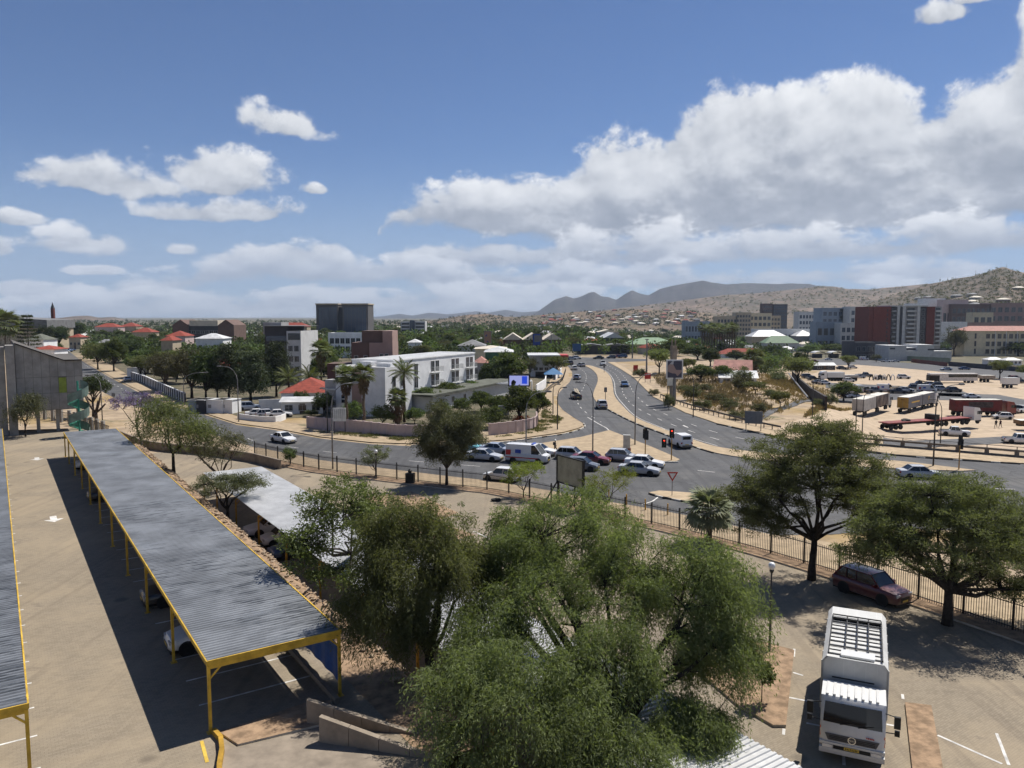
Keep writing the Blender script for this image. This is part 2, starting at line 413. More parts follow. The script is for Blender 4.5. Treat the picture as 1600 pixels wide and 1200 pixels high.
def ex_walk(t, P, c, b):
    c = t.mix(t.ss(t.noise(P, 0.2, 4.0, 0.65), 0.5, 0.7, 0, 0.5), c, (0.28, 0.215, 0.14))
    return t.mix(t.ss(t.noise(P, 3.0, 4.0), 0.55, 0.75, 0, 0.35), c, (0.22, 0.165, 0.11))
WALK = M('pavement_blocks', (0.385, 0.295, 0.19), 0.92, 0.10, 1.0, extra=ex_walk)
def ex_paver(t, P, c, b):
    tr = t.node('ShaderNodeMapping'); t.t.links.new(P, tr.inputs[0]); tr.inputs['Rotation'].default_value = (0, 0, R(-34))
    br = t.node('ShaderNodeTexBrick'); t.t.links.new(tr.outputs[0], br.inputs['Vector'])
    br.inputs['Scale'].default_value = 4.2; br.inputs['Mortar Size'].default_value = 0.022; br.inputs['Brick Width'].default_value = 0.95; br.inputs['Row Height'].default_value = 0.45
    br.inputs['Color1'].default_value = (0.252, 0.212, 0.156, 1); br.inputs['Color2'].default_value = (0.172, 0.144, 0.106, 1); br.inputs['Mortar'].default_value = (0.12, 0.095, 0.07, 1); br.inputs['Bias'].default_value = -0.3
    c = t.mix(0.72, c, br.outputs[0])
    f = t.ss(t.noise(P, 0.16, 5.0, 0.65, 0.3), 0.42, 0.68, 0, 0.65)
    c = t.mix(f, c, (0.325, 0.262, 0.178))                                                                              # blown sand
    oil = t.m('MULTIPLY', t.ss(t.voro(P, 0.45), 0.22, 0.08), t.ss(t.noise(P, 0.25, 3.0), 0.45, 0.6))
    c = t.mix(t.m('MULTIPLY', oil, 0.5), c, (0.06, 0.05, 0.042))                                                       # drips of oil
    tm = t.node('ShaderNodeMapping'); t.t.links.new(P, tm.inputs[0]); tm.inputs['Rotation'].default_value = (0, 0, R(-34)); tm.inputs['Scale'].default_value = (1.4, 0.05, 1)
    c = t.mix(t.ss(t.noise(tm.outputs[0], 0.8, 3.0, 0.6), 0.5, 0.66, 0, 0.30), c, (0.12, 0.095, 0.072))                # wheel tracks
    c = t.mix(t.ss(t.noise(P, 0.5, 4.0, 0.7), 0.6, 0.74, 0, 0.45), c, (0.11, 0.09, 0.075))
    bn = t.node('ShaderNodeBump'); bn.inputs['Strength'].default_value = 0.5; bn.inputs['Distance'].default_value = 0.01
    t.t.links.new(br.outputs['Fac'], bn.inputs['Height']); bn.invert = True; t.t.links.new(bn.outputs[0], b.inputs['Normal'])
    return c
PAVER = M('paver_blocks', (0.265, 0.216, 0.152), 0.9, 0.10, 0.5, extra=ex_paver)
CONC = M('concrete', (0.26, 0.215, 0.165), 0.9, 0.12, 1.2, stain=0.5, bump=0.2)
KERB = M('kerb_concrete', (0.50, 0.45, 0.37), 0.9, 0.15, 1.5, stain=0.4)
SAND = M('planter_sand', (0.31, 0.21, 0.13), 0.95, 0.2, 2.0, bump=0.6, bscale=12, stain=0.3)
WHITE_LINE = M('road_paint_white', (0.62, 0.60, 0.56), 0.8, 0.15, 2.0, stain=0.5)
YELLOW_LINE = M('road_paint_yellow', (0.62, 0.42, 0.07), 0.8, 0.15, 2.0, stain=0.3)

def axis(lo, hi, f0, f1, step):
    a = list(np.arange(f0, f1 + 0.1, step)); s = step; v = f1
    while v < hi: s *= 1.25; v += s; a.append(v)
    s = step; v = f0; L = []
    while v > lo: s *= 1.25; v -= s; L.append(v)
    return L[::-1] + a
xs, ys = axis(-9000, 9000, -150, 330, 4), axis(-60, 14000, 60, 440, 4)
b_ = MB(); b_.add([(x, y, T(x, y) - 0.03) for y in ys for x in xs], [(j * len(xs) + i, j * len(xs) + i + 1, (j + 1) * len(xs) + i + 1, (j + 1) * len(xs) + i) for j in range(len(ys) - 1) for i in range(len(xs) - 1)])
tag(b_.build('ground', SOIL), kind='structure')

def PX(lst, z=0.0): return [flat(px, py, z) for px, py in lst]
FAR_EDGE = [(80, 528), (122, 560), (172, 590), (215, 612), (252, 630), (310, 645), (370, 664), (430, 672), (500, 685), (580, 694), (642, 697), (745, 694), (802, 690), (845, 684), (880, 679), (905, 672), (914, 667), (911, 661), (896, 652), (880, 641),
            (871, 630), (870, 621), (874, 613), (882, 605), (890, 597), (894, 589), (894, 581), (888, 573), (878, 566), (862, 561)]
FARTOP = [(700, 557), (700, 553), (860, 557), (940, 559), (1010, 561), (1010, 564)]
MAIN_R2 = MAIN_RIGHT[:-1]
NEAR_EDGE = [(1900, 860), (1650, 832), (1400, 826), (1300, 835), (1200, 836), (1100, 812), (1010, 795), (930, 782), (860, 768), (760, 752), (690, 744), (600, 733), (500, 720), (402, 700), (300, 668), (230, 640), (185, 625), (130, 596), (95, 570), (60, 540), (45, 528)]
road_pts = PX(FAR_EDGE) + PX(FARTOP) + PX(MAIN_R2) + PX(NEAR_EDGE)
sheet('road', road_pts, 0.0, ASPH)
# pavements along the roads (kerb step 0.13)
sheet('pavement_far_side', PX([(172, 588), (252, 628), (310, 643), (370, 662), (430, 670), (500, 683), (580, 692), (642, 694), (745, 691), (802, 687), (845, 681), (880, 676), (903, 670), (911, 666), (906, 661), (890, 652), (875, 641), (866, 630), (865, 621), (869, 613), (877, 605), (885, 597), (889, 589), (888, 581), (880, 573),
                               (866, 571), (864, 590), (858, 604), (850, 622), (854, 640), (866, 652), (852, 664), (820, 674), (740, 681), (640, 683), (560, 680), (500, 672), (440, 660), (372, 652), (310, 632), (250, 612), (205, 590), (165, 566), (135, 552), (125, 560)], 0.0), 0.10, WALK)
def road_line(name, path, w, mat, z=0.012, dash=None, parent=None):
    """painted line along a path, each dash its own piece of paint"""
    P = resample(path, 0.5); b = MB(); on = True; acc = 0
    for i in range(len(P) - 1):
        if dash:
            acc += 0.5
            if on and acc > dash[0]: on, acc = False, 0
            elif not on and acc > dash[1]: on, acc = True, 0
        if on or not dash:
            d = (P[i + 1] - P[i]).normalized(); n = Vector((-d.y, d.x, 0)) * w / 2
            b.quad(P[i] + n + Vector((0, 0, z)), P[i] - n + Vector((0, 0, z)), P[i + 1] - n + Vector((0, 0, z)), P[i + 1] + n + Vector((0, 0, z)))
    return tag(b.build(name, mat, parent), kind=None if parent else 'structure')
MED_L = [(912, 571), (924, 577), (932, 585), (934, 594), (932, 602), (928, 612), (927, 620), (931, 627), (937, 632), (960, 645), (995, 662), (1045, 681), (1082, 697), (1120, 709), (1200, 721), (1300, 728), (1400, 733), (1500, 737)]
MED_R = [(920, 571), (934, 575), (945, 580), (953, 588), (956, 595), (958, 606), (959, 615), (963, 624), (972, 634), (990, 651), (1020, 665), (1070, 683), (1120, 699), (1200, 709), (1300, 716), (1400, 721), (1525, 736)]
island('median_island', smooth_path(PX(MED_L), 3) + smooth_path(PX(MED_R), 3)[::-1], 0.0, 0.13, WALK, KERB)
TRI = [(952, 673), (970, 680), (1020, 700), (1050, 713), (1062, 719), (1056, 722), (1020, 722), (945, 718), (860, 713), (800, 707), (778, 704), (797, 700), (825, 697), (862, 691), (907, 684), (940, 676)]
island('traffic_island', PX(TRI), 0.0, 0.13, WALK, KERB)
island('yield_island', PX([(1014, 771), (1030, 768), (1075, 771), (1120, 778), (1130, 790), (1100, 789), (1060, 782), (1030, 776)]), 0.0, 0.13, WALK, KERB)
# strip between the road and the railing at the highway's outer edge, and along the parapet
sheet('pavement_outer', PX(MAIN_R2) + PX([(1900, 728), (1600, 714), (1400, 699), (1250, 680), (1170, 664), (1120, 652), (1070, 634), (1036, 620), (1018, 605), (1000, 590), (980, 577), (960, 566)]), 0.11, WALK)
sheet('pavement_fence_side', PX([(402, 700), (500, 720), (600, 733), (690, 744), (760, 752), (860, 768), (930, 782), (1010, 795), (1100, 812), (1200, 836), (1300, 850), (1420, 880), (1600, 940), (1600, 1000), (1567, 985), (1400, 930), (1236, 879), (1134, 850), (996, 817), (872, 791), (777, 771), (717, 764), (542, 742), (480, 733), (400, 713)]), 0.10, WALK)
# painted lines on the road
road_line('lane_line_inbound', smooth_path(PX([(902, 572), (915, 584), (914, 600), (905, 618), (903, 630), (915, 644), (940, 660)]), 8), 0.13, WHITE_LINE, dash=(2, 4))
road_line('edge_line_slip', PX([(918, 652), (935, 662), (948, 669), (952, 673), (944, 678), (930, 682)]), 0.16, WHITE_LINE)
for k, pts in enumerate([[(945, 569), (966, 580), (978, 592), (985, 604), (992, 616), (1015, 636), (1060, 655), (1110, 673), (1180, 690)], [(932, 569), (955, 580), (966, 591), (971, 604), (975, 617), (990, 634), (1030, 655), (1080, 674), (1140, 692)]]):
    road_line('lane_line_outbound', smooth_path(PX(pts), 8), 0.13, WHITE_LINE, dash=(2, 4))
road_line('edge_line_median', smooth_path(PX([(923, 571), (947, 580), (959, 595), (962, 615), (975, 633), (993, 650), (1023, 664), (1073, 682), (1122, 697)]), 8), 0.12, WHITE_LINE)
road_line('lane_line_cross', PX([(1090, 735), (1180, 745), (1300, 755), (1600, 765)]), 0.13, WHITE_LINE, dash=(2, 3))
road_line('lane_line_street', smooth_path(PX([(395, 688), (300, 655), (245, 634), (190, 607), (150, 582), (110, 555)]), 6), 0.12, WHITE_LINE, dash=(2, 4))
road_line('lane_line_queue', PX([(450, 698), (600, 717), (740, 728), (860, 736)]), 0.12, WHITE_LINE, dash=(2, 4))
road_line('hatch_line', PX([(1040, 768), (1020, 783), (1000, 790)]), 0.15, WHITE_LINE)
road_line('turn_arrow_line', PX([(1040, 671), (1031, 667)]), 0.3, WHITE_LINE)
road_line('turn_arrow_line', PX([(1075, 668), (1066, 664)]), 0.3, WHITE_LINE)
# painted kerb stones, black and white in turn
KW, KB = M('kerb_white', (0.55, 0.52, 0.46), 0.85, 0.2, 3, stain=0.5), M('kerb_black', (0.045, 0.043, 0.04), 0.85, 0.2, 3, stain=0.2)
kmw = MB().box(-0.49, 0.49, -0.09, 0.09, -0.02, 0.15).mesh('kerb_stone', KW); kmb = MB().box(-0.49, 0.49, -0.09, 0.09, -0.02, 0.15).mesh('kerb_stone', KB)
def kerbs(path, cols, name='kerb'):
    root = empty(name, path[0]); root['kind'] = 'structure'
    P = resample(path, 1.0)
    for i in range(len(P) - 1):
        d = P[i + 1] - P[i]; o = link('kerb_stone', kmw if cols[i % len(cols)] == 'w' else kmb, root, (P[i] + P[i + 1]) / 2 - path[0], math.atan2(d.y, d.x))
kerbs(smooth_path(PX([(642, 697), (745, 694), (802, 690), (845, 684), (880, 679), (905, 672), (914, 667), (911, 661)]), 6), 'wwb')
kerbs(smooth_path(PX([(937, 633), (960, 646), (995, 663), (1045, 682), (1082, 698), (1120, 710)]), 6), 'bbbw')
kerbs(PX([(1060, 723), (1020, 723), (945, 719), (860, 714)]), 'wwb')
kerbs(smooth_path(PX([(1014, 772), (1030, 777), (1060, 783), (1100, 790)]), 4), 'bw')
kerbs(smooth_path(PX([(1120, 663), (1250, 691), (1400, 712), (1600, 726)]), 6), 'bbbw')

# ---- the open lot on the right, with its access roads
def GX(lst): return [G(px, py) for px, py in lst]
sheet('open_lot', GX([(1215, 668), (1290, 643), (1340, 632), (1300, 600), (1262, 588), (1290, 576), (1340, 566), (1480, 577), (1620, 590), (1760, 604), (1790, 690), (1600, 704), (1520, 697), (1400, 684), (1300, 690), (1230, 684)]), 0.03, DUST, drape=5)
sheet('lot_track', GX([(1180, 662), (1210, 645), (1245, 634), (1300, 628), (1420, 624), (1530, 627), (1640, 640), (1640, 632), (1560, 617), (1420, 613), (1330, 619), (1290, 625), (1235, 631), (1195, 643), (1160, 656)]), 0.07, ASPH, drape=4)
sheet('lot_service_road', GX([(1380, 684), (1500, 686), (1620, 680), (1700, 676), (1700, 684), (1620, 690), (1500, 697), (1380, 694)]), 0.07, ASPH, drape=4)
sheet('lot_upper_track', GX([(1290, 598), (1400, 603), (1500, 610), (1530, 622), (1450, 618), (1380, 612), (1290, 606)]), 0.07, ASPH, drape=4)
sheet('back_road', GX([(1230, 566), (1290, 560), (1340, 561), (1480, 571), (1620, 583), (1800, 598), (1800, 612), (1620, 598), (1480, 582), (1340, 570), (1290, 572), (1240, 580)]), 0.07, ASPH, drape=5)

YARD = M('yard_soil', (0.17, 0.135, 0.09), 0.95, 0.25, 0.3, col2=(0.075, 0.075, 0.04), bump=0.3, bscale=3)
sheet('garden_ground', PX([(140, 551), (165, 565), (205, 588), (250, 609), (310, 630), (372, 650), (440, 654), (480, 652), (520, 662), (700, 668), (800, 660), (836, 655), (845, 620), (856, 602), (862, 588), (866, 572), (850, 562), (700, 559), (400, 557), (200, 553)]), 0.02, YARD)
# ---- hills: ridges with gullies
def fbm1(x, seed, octs=5):
    r = 0; a = 1.0; f = 1.0
    for k in range(octs):
        r += a * math.sin(x * f + seed * 1.7 + k * 2.1) * math.cos(x * f * 0.53 + seed * 0.9 + k); a *= 0.55; f *= 1.97
    return r
from mathutils import noise as mnoise
def ridge(name, prof, R0, front, back, mat, rough, seed, nseg=170, base=-14.0, nt=26):
    pr = [(p[0], p[1]) for p in prof]; xs_ = np.linspace(pr[0][0], pr[-1][0], nseg)
    V = []
    for px in xs_:
        py = float(np.interp(px, [p[0] for p in pr], [p[1] for p in pr]))
        a = math.atan((px - 800) / FPX)
        top = CAM_H + (495 - py) / FPX * R0 * math.cos(a) if True else 0
        dx, dy = math.sin(a), math.cos(a)
        for j in range(nt + 1):
            u = j / nt
            if u <= 0.6: q = u / 0.6; rr = R0 - front * (1 - q); h = ss(q, 0, 1) * 0.55 + q ** 1.6 * 0.45
            else: q = (u - 0.6) / 0.4; rr = R0 + back * q; h = 1 - ss(q, 0, 1)
            x, y = dx * rr, dy * rr
            n = mnoise.fractal(Vector((x / rough, y / rough, seed)), 0.9, 2.1, 6)
            n2 = mnoise.ridged_multi_fractal(Vector((x / (rough * 2), y / (rough * 2), seed + 7)), 0.9, 2.0, 4, 1.0, 2.0) - 1.0
            z = base + (top - base) * h * (1 + (0.12 * n - 0.16 * n2 * (1 - h * 0.75)) * (1.0 if u < 0.55 else 0.35))
            V.append((x, y, z - (2.0 if j in (0, nt) else 0)))
    k = nt + 1
    b = MB(); b.add(V, [(i * k + j, (i + 1) * k + j, (i + 1) * k + j + 1, i * k + j + 1) for i in range(nseg - 1) for j in range(nt)])
    o = b.build(name, mat, smooth=True); fix_normals(o.data); return tag(o, kind='structure')
def hillmat(name, base, bush, bscale, dens, shadow=0.0):
    def ex(t, P, c, b):
        n = t.noise(P, bscale, 3.0, 0.6)
        big = t.noise(P, bscale * 0.07, 4.0, 0.6)
        th = t.m('MULTIPLY_ADD', big, -0.5, dens + 0.25)
        f = t.m('SUBTRACT', n, th); f = t.ss(f, 0.0, 0.05)
        c = t.mix(t.m('MULTIPLY', f, 0.85), c, bush)
        return t.mix(t.ss(t.noise(P, bscale * 0.4, 3.0), 0.62, 0.72, 0, 0.6), c, tuple(x * 1.35 for x in base))
    return M(name, base, 0.95, 0.2, bscale * 0.15, extra=ex)
HM_FAR = hillmat('far_mountain', (0.075, 0.066, 0.062), (0.045, 0.045, 0.038), 0.02, 0.46)  # base tone darkened to carry the cloud shadow lying on the mountains
HM_MID = hillmat('scrub_hill', (0.175, 0.128, 0.095), (0.06, 0.06, 0.035), 0.085, 0.5)
HM_NEAR = hillmat('bushy_hill', (0.165, 0.122, 0.09), (0.066, 0.062, 0.042), 0.13, 0.45)
HM_LOW = hillmat('brown_hill', (0.19, 0.13, 0.085), (0.07, 0.07, 0.035), 0.12, 0.49)
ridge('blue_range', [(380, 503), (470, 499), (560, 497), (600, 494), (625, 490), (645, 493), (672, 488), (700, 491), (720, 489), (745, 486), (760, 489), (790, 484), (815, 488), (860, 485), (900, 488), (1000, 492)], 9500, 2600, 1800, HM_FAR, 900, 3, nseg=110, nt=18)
ridge('left_hills', [(-200, 503), (-60, 500), (60, 502), (95, 497), (120, 494), (140, 493), (155, 496), (180, 495), (200, 499), (225, 503), (300, 502), (345, 499), (400, 503), (470, 504)], 3800, 1000, 700, HM_MID, 300, 5, nseg=110, nt=18)
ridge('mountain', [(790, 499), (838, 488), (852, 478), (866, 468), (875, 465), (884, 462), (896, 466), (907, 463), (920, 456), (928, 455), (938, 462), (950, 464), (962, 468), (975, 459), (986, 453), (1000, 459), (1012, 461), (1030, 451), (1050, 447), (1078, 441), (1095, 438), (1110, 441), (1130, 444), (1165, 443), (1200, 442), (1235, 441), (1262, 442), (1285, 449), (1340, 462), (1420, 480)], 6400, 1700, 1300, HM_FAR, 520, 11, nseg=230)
ridge('scrub_hill', [(880, 497), (940, 485), (1000, 477), (1060, 469), (1120, 462), (1180, 458), (1230, 452), (1275, 448), (1310, 450), (1350, 452), (1400, 448), (1450, 444), (1520, 440), (1600, 436), (1700, 430), (1850, 440), (2000, 455)], 3300, 1500, 900, HM_MID, 260, 17, nseg=230)
ridge('antenna_hill', [(1270, 500), (1330, 486), (1370, 470), (1410, 456), (1440, 444), (1480, 435), (1510, 431), (1535, 425), (1552, 420), (1562, 419), (1575, 424), (1600, 430), (1660, 440), (1740, 436), (1860, 430), (2000, 450), (2200, 480)], 1750, 900, 600, HM_NEAR, 190, 23, nseg=200)
ridge('low_hills', [(560, 508), (620, 503), (660, 502), (700, 497), (735, 491), (762, 490), (785, 494), (810, 495), (850, 492), (880, 489), (920, 486), (960, 484), (1010, 483), (1060, 485), (1120, 489), (1200, 495), (1280, 500)], 2100, 700, 500, HM_LOW, 150, 29, nseg=200)
# ---- the air between here and the mountains
hb = MB().box(-14000, 14000, -300, 13500, -20, 900)
hm = bpy.data.materials.new('haze_air'); hm.use_nodes = True; hm.node_tree.nodes.clear()
_o = hm.node_tree.nodes.new('ShaderNodeOutputMaterial'); _p = hm.node_tree.nodes.new('ShaderNodeVolumePrincipled')
_p.inputs['Color'].default_value = (0.62, 0.77, 1.0, 1); _p.inputs['Density'].default_value = 0.000055; _p.inputs['Anisotropy'].default_value = 0.1
hm.node_tree.links.new(_p.outputs[0], _o.inputs['Volume'])
HAZE = tag(hb.build('haze', hm), 'thin pale haze in the air over the town', None, None, 'stuff')
# ------------------------------------------------------------------ upper car park with its carports
UZ = 2.5
O_ = flat(330, 1148, UZ); A_ = (flat(100, 710, UZ) - O_).normalized(); B_ = Vector((A_.y, -A_.x, 0)); UANG = math.atan2(A_.y, A_.x)
def U(s, t, z=0.0): return O_ + A_ * s + B_ * t + Vector((0, 0, z))
def UL(s, t, z=0.0): return U(s, t, z - UZ)          # same axes on the lower level
plat = [U(-30, 5.7), U(-4.4, 5.7), U(0, 5.7), U(72, 5.7), U(90, 4), U(96, -12), U(96, -60), U(-40, -60), U(-40, 5.7)]
pl = MB(); pl.prism([p for p in plat], -0.1, UZ); fo = pl.build('upper_car_park', PAVER); fix_normals(fo.data); tag(fo, kind='structure')
lower = [UL(-20, 5), UL(72, 5), flat(300, 690), flat(400, 714), flat(480, 733), flat(542, 742), flat(717, 764), flat(777, 771), flat(872, 791), flat(996, 817), flat(1134, 850), flat(1236, 879), flat(1400, 930), flat(1567, 985), flat(1700, 1030), Vector((60, 30, 0)), Vector((60, 4, 0)), Vector((0, 4, 0))]
sheet('lower_car_park', lower, 0.004, PAVER)
# stony bank between the levels
bk = MB(); ns, nt_ = 150, 12; rn = random.Random(4)
for i in range(ns + 1):
    for j in range(nt_ + 1):
        u = j / nt_; s_ = -6 + 78 * i / ns; tt = 5.65 + 4.35 * u
        z = UZ * (1 - ss(u, 0.48, 1.02)) + (0.09 * mnoise.fractal(Vector((s_ * 0.8, tt * 0.8, 3)), 0.8, 2, 4) if 0 < j < nt_ else 0) + (0.012 if j == 0 else 0.0)
        bk.v.append(tuple(UL(s_, tt, z)))
bk.f = [(i * (nt_ + 1) + j, i * (nt_ + 1) + j + 1, (i + 1) * (nt_ + 1) + j + 1, (i + 1) * (nt_ + 1) + j) for i in range(ns) for j in range(nt_)]; bk.mi = [0] * len(bk.f)
tag(bk.build('bank', SAND, smooth=True), kind='structure')
STONE = M('bank_stone', (0.42, 0.33, 0.235), 0.95, 0.2, 3.0, col2=(0.24, 0.17, 0.11))
rk = MB()
for k in range(1900):
    s_, u = rn.uniform(-4, 70), 0.35 + 0.65 * rn.random() ** 0.8; q = rn.uniform(0.05, 0.17)
    z = UZ * (1 - ss(u, 0.48, 1.02)); p = UL(s_, 5.65 + 4.35 * u, z + q * 0.25)
    rk.blob(p, q, (rn.uniform(.7, 1.3), rn.uniform(.7, 1.3), rn.uniform(.5, .8)), k, 5, 3, 0.25)
tag(rk.build('bank_stones', STONE), 'loose pale stones covering the bank below the carport', None, None, 'stuff')

def ex_roof(t, P, c, b):
    tr = t.node('ShaderNodeMapping'); t.t.links.new(P, tr.inputs[0]); tr.inputs['Scale'].default_value = (2.2, 0.22, 1)
    n = t.noise(tr.outputs[0], 3.2, 4.0, 0.65); big = t.noise(P, 0.13, 3.0, 0.6)
    f = t.m('MULTIPLY', t.ss(n, 0.48, 0.62), t.ss(big, 0.46, 0.62))
    c = t.mix(t.m('MULTIPLY', f, 0.7), c, (0.035, 0.042, 0.05))
    w = t.node('ShaderNodeSeparateXYZ'); t.t.links.new(P, w.inputs[0])
    sh = t.ss(t.m('PINGPONG', w.outputs[0], 3.45), 0.0, 0.05, 0.25, 0.0)                     # sheet laps
    c = t.mix(sh, c, (0.10, 0.11, 0.12))
    return t.mix(t.ss(t.noise(P, 0.5, 4.0), 0.55, 0.8, 0, 0.4), c, (0.30, 0.33, 0.36))
ROOF_BLUE = M('weathered_blue_sheet', (0.225, 0.236, 0.248), 0.5, 0.15, 0.4, metal=0.25, extra=ex_roof, spec=0.4)
ROOF_PALE = M('pale_sheet', (0.55, 0.55, 0.54), 0.45, 0.10, 0.6, metal=0.3, stain=0.4)
YEL = M('yellow_steel', (0.60, 0.38, 0.045), 0.6, 0.16, 1.5, stain=0.55, bump=0.2)
YEL_D = M('yellow_steel_aged', (0.48, 0.28, 0.04), 0.6, 0.15, 2.0, stain=0.5)
def carport(name, label, t0, t1, s0, s1, step, roofm, base_z, h, steel, trim=True, tilt=0.0):
    """corrugated roof on two rows of posts; x along the row, y across"""
    org = O_ + A_ * s0 + B_ * t0; org.z = base_z
    root = empty(name, org, UANG, label, 'carport', 'carports in the car park')
    L, Wd = s1 - s0, t1 - t0            # local x = along, local y = -across
    per = 0.24; n = int(L / per); V = []; F = []; z0 = h
    prof = [(0, 0.0), (0.38, 0.0), (0.5, 0.045), (0.88, 0.045)]
    xs_ = [(i + p) * per for i in range(n) for p, _ in prof]; zs_ = [q for i in range(n) for _, q in prof]
    rows = [0.0, 0.5, 1.0]; k = len(rows)
    for x, z in zip(xs_, zs_):
        for r_ in rows: V.append((x, -Wd * r_, z0 + z + tilt * r_ + 0.004 * math.sin(x * 0.9 + r_)))
    for i in range(len(xs_) - 1):
        for j in range(k - 1): F.append((i * k + j, i * k + j + 1, (i + 1) * k + j + 1, (i + 1) * k + j))
    MB().add(V, F).build('roof', roofm, root)
    if trim:
        b = MB().bar((-0.06, 0.04, z0 - 0.03), (L, 0.04, z0 - 0.03), 0.05, 0.17); b.build('edge_trim', steel, root)
        b = MB().bar((-0.06, -Wd - 0.04, z0 - 0.03 + tilt), (L, -Wd - 0.04, z0 - 0.03 + tilt), 0.05, 0.17); b.build('edge_trim', steel, root)
        b = MB().bar((-0.05, 0.065, z0 - 0.03), (-0.05, -Wd - 0.065, z0 - 0.03 + tilt), 0.05, 0.19); b.build('edge_trim', steel, root)
    b = MB()
    for r_ in (0.12, 0.36, 0.62, 0.88): b.bar((0.02, -Wd * r_, z0 - 0.06 + tilt * r_), (L - 0.02, -Wd * r_, z0 - 0.06 + tilt * r_), 0.06, 0.09)
    b.build('purlin', YEL_D, root)
    m = int(round(L / step)) + 1
    pm = MB().box(-0.055, 0.055, -0.055, 0.055, 0, h - 0.16).box(-0.13, 0.13, -0.13, 0.13, 0, 0.02).mesh('post', steel)
    rm = MB().bar((0, 0.0, h - 0.19), (0, -Wd, h - 0.19 + tilt), 0.09, 0.16).bar((0, -0.05, h - 0.62), (0, -0.42, h - 0.25), 0.06).bar((0, -Wd + 0.05, h - 0.62), (0, -Wd + 0.42, h - 0.25), 0.06).mesh('rafter', steel)
    for i in range(m):
        x = min(i * step, L - 0.1)
        link('post', pm, root, (x + 0.02, -0.02, 0)); link('post', pm, root, (x + 0.02, -Wd + 0.02, 0)); link('rafter', rm, root, (x + 0.02, -0.02, 0))
    return root
carport('carport', 'long carport with weathered blue-grey corrugated roof and yellow posts, whole roof in view', 0.0, 4.95, 0.15, 66.6, 6.83, ROOF_BLUE, UZ, 2.65, YEL)
carport('carport', 'grey-roofed carport with yellow trim cut off by the left photo edge', -10.6, -5.5, 0.2, 73.2, 6.83, ROOF_BLUE, UZ, 2.65, YEL)
carport('carport', 'carport with pale whitish roof on the lower car park half hidden behind the weeping trees', 10.2, 15.7, -16.0, 48.6, 6.6, ROOF_PALE, 0.0, 2.62, YEL_D, trim=False)
# blue sheet hung between the last posts, concrete upstand beside it
BLUE = M('blue_sheet', (0.02, 0.09, 0.33), 0.5, 0.1, 3.0)
_p = U(0.5, 5.08); bs = MB()
for i in range(24):
    x0, x1 = i * 0.2, (i + 1) * 0.2
    bs.quad((x0, 0.03 * math.sin(i), 0.35), (x1, 0.03 * math.sin(i + 1), 0.35), (x1, 0.02 * math.sin(i + 1), 1.9), (x0, 0.02 * math.sin(i), 1.9))
tag(bs.build('shade_sheet', BLUE, loc=_p, rz=UANG, smooth=True), 'blue sheet hung under the end of the long carport', 'sheet')
MB().box(-1.0, 60, -0.09, 0.09, 0, 0.22).build('kerb', CONC, loc=U(0.6, 4.6), rz=UANG)['kind'] = 'structure'
# white paint on the upper level: bay lines and arrows
def paint(name, pts, z, mat, label=None):
    return sheet(name, pts, z, mat)
for s_ in np.arange(-2.4, 66, 2.4):
    paint('bay_line', [U(s_, 0.1), U(s_ + 0.1, 0.1), U(s_ + 0.1, 4.5), U(s_, 4.5)], UZ + 0.006, WHITE_LINE) if s_ > 0.5 else None
for s_ in np.arange(-6.2, 66, 2.4):
    paint('bay_line', [U(s_, -10.2), U(s_ + 0.1, -10.2), U(s_ + 0.1, -5.2), U(s_, -5.2)], UZ + 0.006, WHITE_LINE)
for px, py in ((84, 811), (58, 717)):
    c = flat(px, py, UZ); d = -A_; n = B_
    def q(f, r): return c + d * f + n * r
    paint('lane_arrow', [q(-1.0, -0.22), q(-1.0, 0.22), q(0.1, 0.22), q(0.1, 0.65), q(1.0, 0.0), q(0.1, -0.65), q(0.1, -0.22)], UZ + 0.006, WHITE_LINE)
# kerb, sand bed and slabs at the near end of the carport
island('sand_bed', [flat(342, 1146, UZ), flat(480, 1100, UZ), flat(520, 1096, UZ), flat(500, 1135, UZ), flat(372, 1166, UZ)], UZ, 0.09, SAND, KERB, 0.1)
sheet('concrete_slab', [flat(338, 1160, UZ), flat(372, 1168, UZ), flat(500, 1137, UZ), flat(600, 1190, UZ), flat(640, 1260, UZ), flat(345, 1260, UZ)], UZ + 0.012, CONC)
kb = MB(); pth = [flat(334, 1146, UZ), flat(345, 1158, UZ), flat(347, 1176, UZ), flat(343, 1200, UZ), flat(342, 1240, UZ)]
for a, b2 in zip(pth, pth[1:]): kb.bar(a + Vector((0, 0, 0.1)), b2 + Vector((0, 0, 0.1)), 0.16, 0.2)
tag(kb.build('kerb', YEL_D), kind='structure')
road_line('bay_line_yellow', [flat(315, 1158, UZ) + Vector((0, 0, 0.0)), flat(326, 1200, UZ)], 0.12, YELLOW_LINE)
